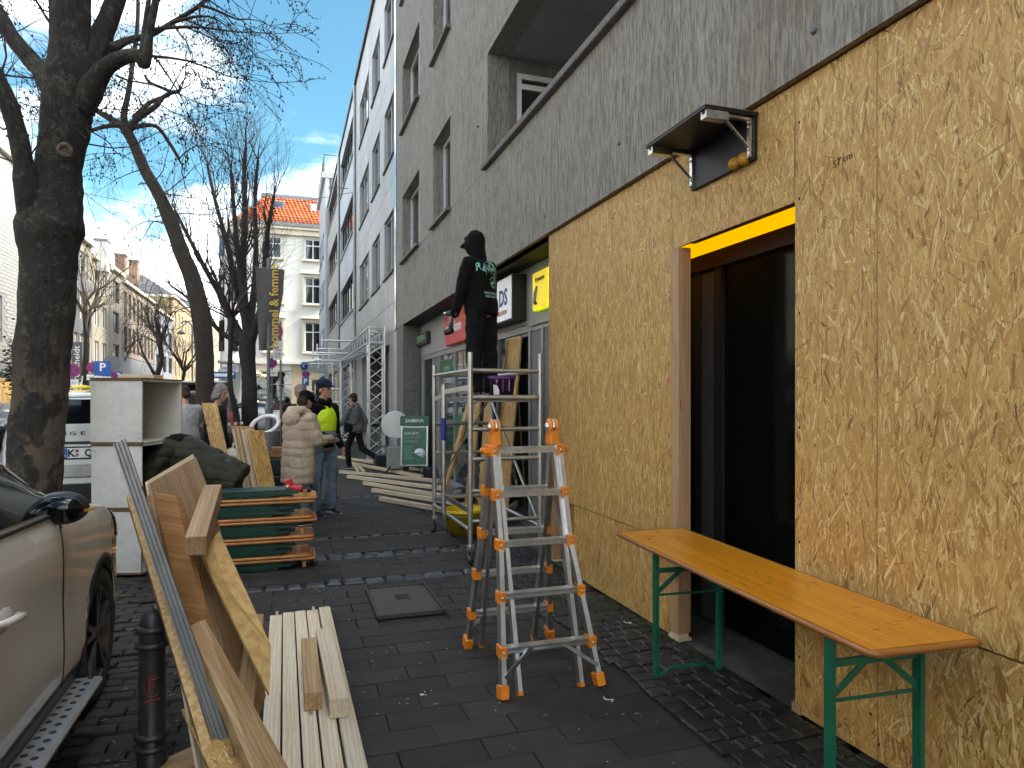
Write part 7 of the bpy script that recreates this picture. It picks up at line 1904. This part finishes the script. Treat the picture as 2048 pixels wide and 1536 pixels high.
# person bent into the white cabinet
h = 1.78; J = pose(h, torso=(0, .92, .52), head=(0, .9, -.45), uaL=(-.3, .55, -.75), faL=(.1, .8, -.55), uaR=(.3, .55, -.75), faR=(-.1, .8, -.55), thL=(-.06, .16, -1), shL=(0, -.1, -1), thR=(.06, .10, -1), shR=(0, -.1, -1), hipz=.90)
pb_ = person('person in olive quilted jacket bending head first into the white cabinet', -.66, 7.66, 0, R(80), h, J, c_olive, mat('yellow work trousers', (.55, .45, .01), .8), skin, None, black_p, .013, 1.16, -.14, 1.22, face=False, quilt=.015, sl=1.2, hands=True, jvox=.011)
hood(pb_, c_black, J, 1.15); yk = MB(); T = J['T']
loft(yk, [J['chest']+T*.06, J['shc'], J['neck']+T*.02], [(.236, .190), (.222, .165), (.12, .11)], (1, 0, 0), 20)
fuse(yk, 'black_yoke', c_black, pb_, .013, 2, .006, 9, 2)
# far figures
for i, (px, t, jm, lb) in enumerate(((163, 34, c_red, 'distant person in red jacket on the far left pavement'), (180, 36, c_navy, 'distant person in dark jacket beside the pale young tree'))):
    h = 1.75; J = pose(h); g = P(px, 850, t); person(lb, g.x, g.y, 0, R(40*i-30), h, J, jm, c_black2, skin, hair_b, black_p, .008, 1.05, -.02, 1.05, face=False, hands=False, jvox=.02)

for o, l_, a_ in PLACE: o.location = l_; o.rotation_euler = (0, 0, a_)
# ------------------------------------------------------------------ truss gantry before the panel building
tg_ = thing('truss_gantry', 'aluminium truss gantry standing along the panel building entrance', 'truss', (2.2, 23, 0))
def truss(p0, p1, sz, name, step=.55, r=.028, up=(0, 0, 1), rb=.015):
    p0, p1 = V(p0), V(p1); d, s, u = frame(p1-p0, up); L = (p1-p0).length; mb = MB(); cs = [(-1, -1), (1, -1), (1, 1), (-1, 1)]
    off = [s*a*sz/2+u*b*sz/2 for a, b in cs]
    for o in off: mb.tube([p0+o, p1+o], r, 8)
    n = max(1, round(L/step))
    for f in range(4):
        a, b = off[f], off[(f+1) % 4]
        for i in range(n):
            q0, q1 = p0+d*(L*i/n), p0+d*(L*(i+.5)/n); q2 = p0+d*(L*(i+1)/n)
            mb.tube([q0+a, q1+b], rb, 5, False); mb.tube([q1+b, q2+a], rb, 5, False)
    for e in (p0, p1): 
        for f in range(4): mb.tube([e+off[f], e+off[(f+1) % 4]], rb*1.3, 6)
    return mb.build(name, silver, tg_)
for y in (17.75, 27.0, 31.5): truss((2.22, y, .05), (2.22, y, 3.05), .38, 'tower')
for y in (17.75, 27.0): MB().box((1.92, y-.3, .0), (2.52, y+.3, .05), .005).build('base_plate', silver, tg_)
truss((2.22, 17.55, 3.26), (2.22, 32, 3.26), .38, 'beam', .8)
for y in (17.75, 27.0): truss((2.22, y, 3.06), (2.22, y, 3.08), .36, 'corner_block')
for i, (y, z) in enumerate(((22.0, 3.45), (23.5, 3.15), (25.5, 3.42), (27.5, 3.12), (29.5, 3.45), (31.2, 3.15), (27.0, 2.0), (27.0, 1.5))):
    o = MB().tube([(2.05, y, z), (1.05 if z > 2.5 else 1.5, y, z)], .03, 8).build('stub_pipe', silver, tg_)
    MB().tube([(1.10 if i % 2 == 0 else 1.4, y, z-.18), (1.10 if i % 2 == 0 else 1.4, y, z+.18)], .03, 8).build('clamp', silver, o)
# translucent banner at the far truss
o = thing('hanging_banner', 'grey transparent banner with a blue emblem hanging by the far end of the truss', 'banner', (1.3, 30.5, 2.4))
c = P(626, 737, 31); bb_ = MB()
pts = [(603, 724), (636, 722), (652, 724), (652, 748), (620, 744), (601, 742)]
bb_.poly([P(a, b, 31) for a, b in pts], (0, .02, 0)).build('cloth', mat('grey net banner', (.26, .28, .27), .7, col2=(.36, .38, .36), ns=8), o)
e = P(608, 732, 30.9); MB().lathe([(.0, 0), (.16, 0), (.16, .01), (0, .01)], 16, e, ray(608, 732)*-1).build('emblem', signblue, o); text('C', .22, e-ray(608, 732)*.03, (CY, -SY, 0), (0, 0, 1), whitetxt, 'lettering', o)

# ------------------------------------------------------------------ poster stand and follow spot by the pillar
ab = GR(834, 938); ab = V((2.62, 14.6, 0))
o = thing('poster_stand', 'green and white SAMINA poster stand on the pavement by the pillar', 'poster stand', ab)
rr = V((CY, -SY, 0)); rr = (rr+V((0, .05, 0))).normalized(); nn = V((-SY, -CY, 0)); up = (V((0, 0, 1))-nn*.08).normalized(); cc = ab+V((0, 0, .03))
q = lambda x, z, d=0: cc+rr*x+up*z+nn*d
MB().bar(q(-.26, .16), q(-.26, 1.02), .03, .03, up=nn).bar(q(.29, .16), q(.29, 1.02), .03, .03, up=nn).bar(q(-.245, .175), q(.275, .175), .03, .03, up=nn).bar(q(-.245, 1.0), q(.275, 1.0), .03, .03, up=nn).build('frame', alu, o)
MB().poly([q(-.25, .19, .003), q(.28, .19, .003), q(.28, .99, .003), q(-.25, .99, .003)], -nn*.012).build('poster', poster, o)
MB().poly([q(-.30, 1.03, .006), q(.33, 1.03, .006), q(.33, 1.21, .006), q(.30, 1.245, .006), q(-.27, 1.245, .006), q(-.30, 1.21, .006)], -nn*.02).build('header', sgreen, o)
text('SAMINA', .105, q(.015, 1.135, .009), rr, up, whitetxt, 'lettering', o, .001, bold=.001, sx=1.05)
for i, s_ in enumerate(('SCHLÄFST', 'DU SCHON', 'SCHRÄG?')): text(s_, .082, q(-.205, .86-.085*i, .006), rr, up, palegreen if i else whitetxt, 'lettering', o, .001, align='LEFT', sx=.85)
text('SAMINA', .028, q(.20, .955, .006), rr, up, palegreen, 'lettering', o, .001)
for i in range(9): MB().bar(q(-.21, .585-.034*i, .006), q(-.02+.02*math.sin(i*2), .585-.034*i, .006), .001, .009, up=up).build('text_line', palegreen, o)
d = MB().lathe([(0, 0), (.125, 0), (.125, .003), (0, .003)], 28, q(.135, .42, .004), nn); d.build('white_disc', whitetxt, o); MB().bar(q(.05, .43, .009), q(.22, .45, .009), .002, .03, up=up).build('disc_picture', pan_b, o)
MB().bar(q(-.24, .0), q(-.25, .17), .02, .02).bar(q(.27, .0), q(.28, .17), .02, .02).bar(q(-.24, .02, -.4), q(-.25, .95, -.02), .02, .02).bar(q(.27, .02, -.4), q(.28, .95, -.02), .02, .02).build('legs', alu, o)
sp_ = V((2.28, 14.95, 0)); o = thing('spotlight', 'large round white spotlight on a grey stand between truss and poster stand', 'spotlight', sp_)
ax = V((-.25, -.95, -.12)); MB().lathe([(0, .012), (.27, .012), (.272, -.004), (.285, -.004), (.285, .012), (.30, .0), (.30, -.10), (.26, -.18), (.12, -.22), (0, -.22)], 32, sp_+V((0, 0, 1.06)), ax, False).build('lamp_head', whiteplastic, o)
MB().box(sp_+V((-.16, -.08, .10)), sp_+V((.18, .22, .60)), .02).build('ballast_case', alu_d, o)
MB().bar(sp_+V((-.32, .05, .58)), sp_+V((-.32, .05, 1.06)), .03, .05).bar(sp_+V((.32, .05, .58)), sp_+V((.32, .05, 1.06)), .03, .05).bar(sp_+V((-.33, .05, .60)), sp_+V((.33, .05, .60)), .05, .03).build('yoke', greymetal, o)
f = MB()
for x, y in ((-.25, -.2), (.25, -.2), (0, .3)): f.tube([sp_+V((0, .05, .3)), sp_+V((x, y, .01))], .02, 6)
f.build('stand', black_p, o)
# black boxes and boards around the pillar
one('black_case', MB().box((2.0, 16.0, 0), (2.4, 16.5, .32), .01), black_p, 'black case on the ground at the foot of the near truss tower', 'case')
one('black_case', MB().box((2.75, 13.6, 0), (3.3-.4, 14.2, .22), .01), black_p, 'low black case behind the poster stand', 'case')
# OSB boards leaning at the shop front
osb_board('osb_board', (2.72, 9.05, .02), (0, -1, .0), (.085, 0, 1), .62, 2.46, .02, (-1, 0, .085), 'wide tall OSB sheet leaning on the shop front behind the purple bucket', dens=3500, seed=81, group='OSB boards leaning on the shop front')
osb_board('osb_board', (2.62, 9.45, .02), (0, -1, .0), (.05, -.06, 1), .40, 2.5, .02, (-1, 0, .05), 'narrow tall OSB board leaning just behind the worker', dens=3500, seed=82, group='OSB boards leaning on the shop front')
osb_board('osb_board', (2.55, 9.95, .02), (0, -1, .0), (.09, -.08, 1), .26, 1.85, .02, (-1, 0, .09), 'OSB strip leaning behind the yellow bucket', dens=3500, seed=83, group='OSB boards leaning on the shop front')
for i, (y, lb) in enumerate(((10.55, 'thin OSB strip leaning left of the others, nearer one of the pair'), (10.75, 'thin OSB strip leaning left of the others, farther one of the pair'))):
    osb_board('osb_board', (2.32+.03*i, y, .02), (0, -1, .0), (.24, -.18, 1), .11, 1.75, .03, (-1, 0, .24), lb, dens=3500, seed=85+i, group='OSB boards leaning on the shop front')
one('red_pole', MB().tube([(2.45, 10.9, .02), (2.88, 10.7, 1.5)], .014, 8), mat('red lacquer pole', (.42, .06, .03), .4), 'thin red pole leaning on the shop window behind the scaffold', 'pole')
one('work_bag', MB().ell((2.6, 10.2, .14), (.2, .25, .15), 16, 10), black_p, 'dark work bag on the ground behind the scaffold', 'bag')
one('stone_block', MB().box((2.05, 9.0, 0), (2.2, 9.16, .07), .006), oldwood, 'small wooden block lying under the OSB strips', 'block')

# ------------------------------------------------------------------ things between the men and the tables
def upright(label, px, pyt, pyb, t, w, n, seed, lean=0):
    base = P(px, pyb, t); top = P(px-lean, pyt, t+.12); base.z = max(base.z, .02); 
    return base, top
# stack of OSB strips standing on end
g = thing('osb_stack', 'stack of OSB strips standing upright behind the beer tables', 'boards', P(525, 985, 8.0))
b0 = P(520, 965, 8.0); tp = P(495, 840, 8.15); ddir = (tp-b0).normalized(); Lh = 1.36
for i in range(8):
    a = V((b0.x, b0.y, .03))+rgt*(.021*i)-fwd*(.010*i+.012*(i % 2)); MB().bar(a, a+ddir*(Lh-.02*((i*5) % 3)), .015, .22, up=(fwd+rgt*.35).normalized()).build('strip', [osbedge, plyw, ply][i % 3], g)
a = V((b0.x, b0.y, .03))+rgt*.178-fwd*.18; u_ = (rgt*.45+fwd*.9).normalized()
strands(MB().poly([a, a+u_*.24, a+u_*.24+ddir*(Lh-.05), a+ddir*(Lh-.05)], rgt*-.014).build('strip', osbedge, g), a, u_, ddir, .24, Lh-.05, u_.cross(ddir), 5000, 91)
# single OSB board leaning by the grey haired man
a = P(440, 985, 8.6); b_ = P(403, 806, 9.1); osb_board('osb_board', V((a.x, a.y, .45)), rgt, (b_-V((a.x, a.y, .45))), .20, (b_-V((a.x, a.y, .45))).length, .02, -fwd, 'OSB board standing on end before the grey haired person', dens=4000, seed=95)
# flight cases, crates, bags and papers on a low table
c = GR(485, 980, .0); c = P(487, 900, 9.6); o = thing('flight_case', 'small black and silver flight case behind the upright OSB strips', 'case', (c.x, c.y, .6))
MB().box((c.x-.13, c.y-.1, .60), (c.x+.16, c.y+.25, 1.02), .006).build('case_body', black_p, o)
f = MB()
for z in (.61, .80, 1.01): f.bar((c.x-.14, c.y-.105, z), (c.x+.17, c.y-.105, z), .02, .03)
for x in (-.13, .16): f.bar((c.x+x, c.y-.106, .6), (c.x+x, c.y-.106, 1.02), .025, .02, up=(0, 1, 0))
f.build('edge_profile', alu, o); MB().box((c.x-.13, c.y-.1, 1.02), (c.x+.16, c.y+.25, 1.05), .004).build('lid', alu_d, o)
lt = thing('work_table', 'low table behind the olive jacket carrying a cloth and papers', 'table', (c.x-.35, c.y-.3, 0))
MB().box((c.x-.75, c.y-.55, .58), (c.x+.3, c.y+.3, .60)).build('table_top', brownwood, lt)
f = MB()
for x in (-.7, .25):
    for y in (-.5, .25): f.bar((c.x+x, c.y+y, 0), (c.x+x, c.y+y, .58), .04, .04, up=(0, 1, 0))
f.build('legs', green, lt)
cl = P(447, 897, 9.2); m_ = MB()
for i in range(9): m_.ell(V((cl.x, cl.y, .66))+V((RQ.gauss(0, .07), RQ.gauss(0, .06), RQ.uniform(-.03, .25))), (RQ.uniform(.06, .11), RQ.uniform(.06, .1), RQ.uniform(.04, .08)), 10, 8)
cb_ = thing('cloth_bag', 'crumpled cream cotton bag lying on the low table', 'bag', (cl.x, cl.y, .6)); fuse(MB().add([V(v)-V((cl.x, cl.y, .6)) for v in m_.v], m_.f), 'cloth', c_white, cb_, .012, 2, .02, 12, 3)
pp = P(450, 925, 8.9); o = thing('paper_stack', 'loose white papers on the edge of the low table', 'papers', (pp.x, pp.y, .60))
for i in range(5): MB().bar((pp.x-.12+.05*i, pp.y+.02*i, .604+.004*i), (pp.x+.10+.05*i, pp.y+.09, .606+.004*i+.02*(i % 2)), .2, .002).build('sheet', whitetxt, o)
bx = P(455, 950, 8.3); one('black_box', MB().box((bx.x-.22, bx.y-.1, .0), (bx.x+.18, bx.y+.3, .80), .008), black_p, 'tall black box standing behind the stack of beer tables', 'box')
o = thing('black_crate', 'black plastic crate on the ground by the beer bench', 'crate', (P(562, 900, 10.5).x, P(562, 900, 10.5).y, 0)); q0 = o.location.copy()
for k in range(3):
    MB().box((q0.x-.3, q0.y-.2, .25*k), (q0.x+.3, q0.y+.2, .25*k+.23), .01).build('crate_tier', black_p, o)
for k, lb in enumerate(('lower wooden wedge pack on the black crates', 'upper wooden wedge pack on the black crates')):
    one('wood_pack', MB().box((q0.x-.16+.02*k, q0.y-.1, .75+.08*k), (q0.x+.10, q0.y+.1, .825+.08*k), .003), brownwood, lb, 'wood')
# rubbish bin with white rim
bn = P(530, 870, 11.0); o = thing('wheelie_bin', 'grey bin with a white ring lid behind the upright OSB strips', 'bin', (bn.x, bn.y, 0))
MB().lathe([(.0, 0), (.20, 0), (.235, 1.12), (.22, 1.12), (.18, .1)], 20, bn*1-V((0, 0, bn.z))).build('bin_body', mat('dark grey bin', (.06, .06, .065), .5), o)
MB().tube([V((bn.x, bn.y, 1.22))+rgt*.22*math.cos(a)+fwd*.1*math.sin(a)+V((0, 0, .14*math.sin(a)+.03*math.cos(a))) for a in [2*PI*i/20 for i in range(21)]], .035, 8, False).build('white_rim', whiteplastic, o)
# broken cabinet parts and planter in the distance
for i, (px, py, t, w_, h_, m, lb, nm) in enumerate(((531, 808, 30, .62, 1.35, midgrey, 'grey graffitied utility cabinet beside the lamp pole', 'utility_cabinet'),)):
    c = P(px, py, t); o = thing(nm, lb, 'cabinet', (c.x, c.y, 0)); MB().box((c.x-w_/2, c.y-.2, 0), (c.x+w_/2, c.y+.2, h_), .01).build('housing', mat('graffiti grey', (.30, .29, .28), .6, col2=(.14, .13, .14), ns=14, lo=.45, hi=.6), o); MB().box((c.x-w_/2+.04, c.y-.215, .1), (c.x+w_/2-.04, c.y-.201, h_-.08), .003).build('door', MATS['graffiti grey'], o); MB().box((c.x-w_/2-.03, c.y-.23, h_), (c.x+w_/2+.03, c.y+.23, h_+.05)).build('cap', greymetal, o)
def barrier(px0, px1, t, label):
    a, b = P(px0, 850, t), P(px1, 850, t); o = thing('crowd_barrier', label, 'barrier', (a.x, a.y, 0)); a.z = b.z = 0; Z = V((0, 0, 1)); f = MB()
    f.tube([a+Z*.1, a+Z*1.0, a+Z*1.1+(b-a)*.06, b+Z*1.1-(b-a)*.06, b+Z*1.0, b+Z*.1], .022, 6); f.tube([a+Z*.25, b+Z*.25], .02, 6); f.build('frame', winframe, o)
    for i in range(1, 10): MB().tube([a+(b-a)*i/10+Z*.25, a+(b-a)*i/10+Z*1.1], .010, 5).build('bar', winframe, o)
barrier(546, 568, 30, 'white tubular crowd barrier right of the utility cabinet'); barrier(508, 521, 31, 'white tubular crowd barrier left of the utility cabinet')
o = thing('barrier_tape', 'red and white barrier tape on a green post before the open van', 'barrier tape', P(452, 850, 12)); a, b = P(435, 850, 12), P(486, 846, 12.5)
for i in range(8): MB().bar(a.lerp(b, i/8), a.lerp(b, (i+1)/8), .003, .05).build('tape_piece', whitetxt if i % 2 else signred, o)
c = a.lerp(b, .35); MB().tube([(c.x, c.y, 0), (c.x, c.y, c.z+.05)], .016, 8).build('post', green, o)

# ------------------------------------------------------------------ signs, banner pole, lamps
def pole(o, x, y, h, r=.03, m=greymetal): return MB().tube([(x, y, 0), (x, y, h)], r, 10).build('pole', m, o)
def disc(o, c, r, nrm, parent=None, kind='stop', rt=None):
    c = V(c); nrm = V(nrm).normalized(); rt = rt or V((0, 0, 1)).cross(nrm).normalized(); u = V((0, 0, 1))
    d = MB().lathe([(0, 0), (r, 0), (r, .012), (0, .012)], 28, c, nrm, False).build('sign_disc', signred, o)
    MB().lathe([(0, .0), (r*.80, .0), (r*.80, .003), (0, .003)], 28, c+nrm*.0125, nrm, False).build('sign_field', signpurple, d)
    f = MB()
    if kind in ('stop', 'park'):
        f.bar(c+nrm*.018+(rt*.6-u*.6)*r, c+nrm*.018+(-rt*.6+u*.6)*r, .004, r*.16, up=u)
        if kind == 'stop': f.bar(c+nrm*.018+(rt*.6+u*.6)*r, c+nrm*.018+(-rt*.6-u*.6)*r, .004, r*.16, up=u)
    f.build('sign_bar', signred, d); return d
def plate_(o, c, w_, h_, rt, m, name='plate', t=.008):
    c = V(c); u = V((0, 0, 1)); n = rt.cross(u)
    return MB().bar(c-rt*w_/2, c+rt*w_/2, t, h_, up=u).build(name, m, o)
# tall no stopping sign by the banner
c = P(557, 664, 20); o = thing('traffic_sign', 'no stopping sign with two white plates on a grey pole beside the banner', 'sign', (c.x+.06, c.y, 0)); nrm = (V((-.55, -.83, 0))).normalized(); rt = V((0, 0, 1)).cross(nrm)
pole(o, c.x+.06, c.y+.04, 3.9); disc(o, c, .21, V((-.80, -.6, 0)))
for z, s_ in ((c.z+.10, '<'), (c.z-.10, '>')): text('←' if s_ == '<' else '→', .12, V((c.x, c.y, z))+V((-.80, -.6, 0))*.022, V((0, 0, 1)).cross(V((-.8, -.6, 0))), (0, 0, 1), whitetxt, 'arrow', o)
for z, h_ in ((P(557, 691, 20).z, .26), (P(557, 711, 20).z, .26)):
    p_ = plate_(o, (c.x-.02, c.y-.01, z), .30, h_, rt, whitetxt)
    if z > P(557, 700, 20).z:
        MB().bar(V((c.x+.03, c.y-.03, z-.02))+nrm*.01, V((c.x+.11, c.y-.03, z-.02))+nrm*.01, .004, .09, up=(0, 0, 1)).build('symbol', blacktxt, p_); MB().bar(V((c.x-.12, c.y-.0, z-.07))+nrm*.01, V((c.x+.11, c.y-.04, z-.07))+nrm*.01, .004, .025, up=(0, 0, 1)).build('symbol', blacktxt, p_)
    else:
        for k in (.04, -.04): text('15-18h' if k > 0 else 'Mo-Fr', .07, V((c.x-.02, c.y-.01, z+k))+nrm*.008, rt, (0, 0, 1), blacktxt, 'lettering', p_)
# banner pole
c = P(537, 690, 19.5); o = thing('banner_pole', 'grey street pole carrying a long dark banner with gold letters', 'banner', (c.x, c.y, 0))
pole(o, c.x, c.y, P(537, 517, 19.5).z, .05); MB().tube([(c.x, c.y, 0), (c.x, c.y, 1.35)], .09, 12).build('pole_base', greymetal, o)
t_ = 19.5; bp_ = [(511, 536), (569, 540), (566, 575), (560, 610), (552, 650), (545, 695), (518, 700), (516, 640), (513, 580)]
bw_ = MB(); vs = []; NB = 8
for j in range(15):
    f_ = j/14; y_ = 536+f_*165; xl_ = 511+f_*7; xr_ = 569-f_*8 if f_ < .3 else 569-2.4-(f_-.3)*30
    for i in range(NB+1): vs.append(P(xl_+(xr_-xl_)*i/NB, y_+(4*i/NB if j == 0 else 0), t_-.06+.07*math.sin(i*1.1+f_*3)*f_))
fs = [(j*(NB+1)+i, j*(NB+1)+i+1, (j+1)*(NB+1)+i+1, (j+1)*(NB+1)+i) for j in range(14) for i in range(NB)]
n_ = len(vs); vs2 = vs+[v+fwd*.004 for v in vs]; fs += [tuple(reversed([i+n_ for i in f_])) for f_ in fs]
bo_ = MB().add(vs2, fs, None, True).build('cloth', bannerc, o)
MB().tube([P(509, 534, t_), P(571, 540, t_)], .015, 6).build('crossbar', greymetal, o)
tt_ = text('hommel & femme', .36, P(548.5, 612, t_-.16), V((0, 0, 1)), V((-CY, SY, 0)), goldtxt, 'lettering', bo_, .002, bold=.006, sx=.92)
# left pavement signs
def sign_at(label, px, py, t, kind, r=.21, h=None):
    c = P(px, py, t); o = thing('traffic_sign', label, 'sign', (c.x, c.y, 0)); n_ = V((-c.x, -c.y, 0)).normalized(); rt = V((0, 0, 1)).cross(n_)
    pole(o, c.x, c.y+.05, c.z+.3, .03)
    if kind == 'P':
        w_ = .60; p_ = plate_(o, c, w_, .60, rt, signblue, 'plate', .02); text('P', .46, c+n_*.02+V((0, 0, .04)), rt, (0, 0, 1), whitetxt, 'lettering', p_, .002, bold=.012)
        p2 = plate_(o, c-V((0, 0, .48)), w_, .30, rt, whitetxt); text('mit Parkschein', .075, c-V((0, 0, .44))+n_*.012, rt, (0, 0, 1), blacktxt, 'lettering', p2); text('werktags 9-21h', .075, c-V((0, 0, .54))+n_*.012, rt, (0, 0, 1), blacktxt, 'lettering', p2)
    elif kind == 'p': p_ = plate_(o, c, .34, .42, rt, signblue, 'plate', .02); text('P', .36, c+n_*.015, rt, (0, 0, 1), whitetxt, 'lettering', p_, .002, bold=.008)
    elif kind == 'arrow':
        p_ = plate_(o, c, 1.0, .32, rt, signblue, 'plate', .02); MB().bar(c-rt*.38+n_*.02, c+rt*.36+n_*.02, .004, .15, up=(0, 0, 1)).build('arrow', whitetxt, p_)
    elif kind == 'back':
        MB().lathe([(0, 0), (.42, 0), (.42, .02), (0, .02)], 24, c, n_, False).build('sign_back', greymetal, o)
    else:
        disc(o, c, r, n_, kind=kind)
        p2 = plate_(o, c-V((0, 0, r+.2)), .42, .24, rt, whitetxt); text('8-18 h', .10, c-V((0, 0, r+.2))+n_*.01, rt, (0, 0, 1), blacktxt, 'lettering', p2)
    return o
sign_at('blue parking sign with white plate left of the white cabinet', 205, 737, 28, 'P')
sign_at('no stopping sign beside the blue parking sign', 185, 735, 29, 'stop', .22)
sign_at('no stopping sign low behind the top of the white cabinet', 224, 753, 31, 'stop', .24); sign_at('small blue parking sign behind the cabinet top', 236, 752, 33, 'p')
sign_at('no stopping sign just right of the plane tree trunk', 144, 741, 26, 'stop', .26)
sign_at('grey round back of a large traffic sign left of the bare tree', 223, 727, 36, 'back')
sign_at('small no parking sign with two plates on the right of the banner pole', 544, 726, 27, 'park', .20)
sign_at('blue one way arrow sign right of the leaning tree', 438, 750, 32, 'arrow'); sign_at('blue parking sign before the entrance of the white house', 464, 750, 36, 'p')
sign_at('blue parking sign before the tan stone wall', 611, 763, 34, 'p'); sign_at('small no stopping sign above the blue sign at the tan wall', 612, 748, 35, 'stop', .20)
c = P(155, 720, 40); o = thing('shop_sign', 'dark vertical sign with white lettering behind the pale young tree', 'sign', c); rt = V((CY, -SY, 0))
MB().bar(c-V((0, 0, 1.3)), c+V((0, 0, 1.05)), .62, .1, up=fwd).build('board', grey_r, o); text('elscheidt', .52, c-fwd*.07-V((0, 0, .1)), V((0, 0, 1)), V((-CY, SY, 0)), whitetxt, 'lettering', o, .002, bold=.006)
c = P(366, 668, 40); o = thing('street_lamp', 'curved grey street lamp hanging over the street left of the leaning tree', 'street lamp', (c.x, c.y, 0))
MB().tube([(c.x+.5, c.y, 0), (c.x+.5, c.y, c.z+.3)]+[(c.x+.5-.36*(1-math.cos(a)), c.y, c.z+.3+.45*math.sin(a)) for a in [PI*i/8 for i in range(1, 7)]], .045, 8).build('pole', greymetal, o)
MB().lathe([(.03, .25), (.10, .18), (.26, .0), (.24, .0), (.0, .05)], 16, (c.x-.10, c.y, c.z)).build('shade', greymetal, o)
# aluminium ladder leaning far left
a, b = P(143, 800, 30), P(158, 752, 30.6); o = thing('ladder', 'aluminium ladder leaning on the far left shop front', 'ladder', (a.x, a.y, 0)); f = MB(); a.z = .02
for g_ in (-.2, .2): f.bar(a+rgt*g_, b+rgt*g_*.8, .05, .03)
f.build('rails', alu, o)
for i in range(9): MB().bar(a.lerp(b, (i+.5)/9)-rgt*.2, a.lerp(b, (i+.5)/9)+rgt*.2, .03, .03).build('rung', alu, o)
# table awaiting: taxi style roof sign on a distant car is left out; leaves of ivy at the plane tree
iv = MB(); pI = P(22, 735, 5.5)
for i in range(420):
    c = P(RQ.gauss(24, 9), RQ.gauss(735, 26), 5.45+RQ.uniform(0, .25)); a = RQ.uniform(0, 6.28); s_ = RQ.uniform(.008, .018); d1 = V((math.cos(a), math.sin(a), RQ.uniform(-.6, .6)))*s_; d2 = V((-math.sin(a), math.cos(a), RQ.uniform(-.6, .6)))*s_
    iv.add([c-d1, c+d2, c+d1, c-d2], [(0, 1, 2, 3)])
tag(iv.build('ivy_leaves', mat('ivy leaf', (.03, .05, .015), .5, col2=(.05, .075, .025), ns=30), t1, False), kind='stuff')
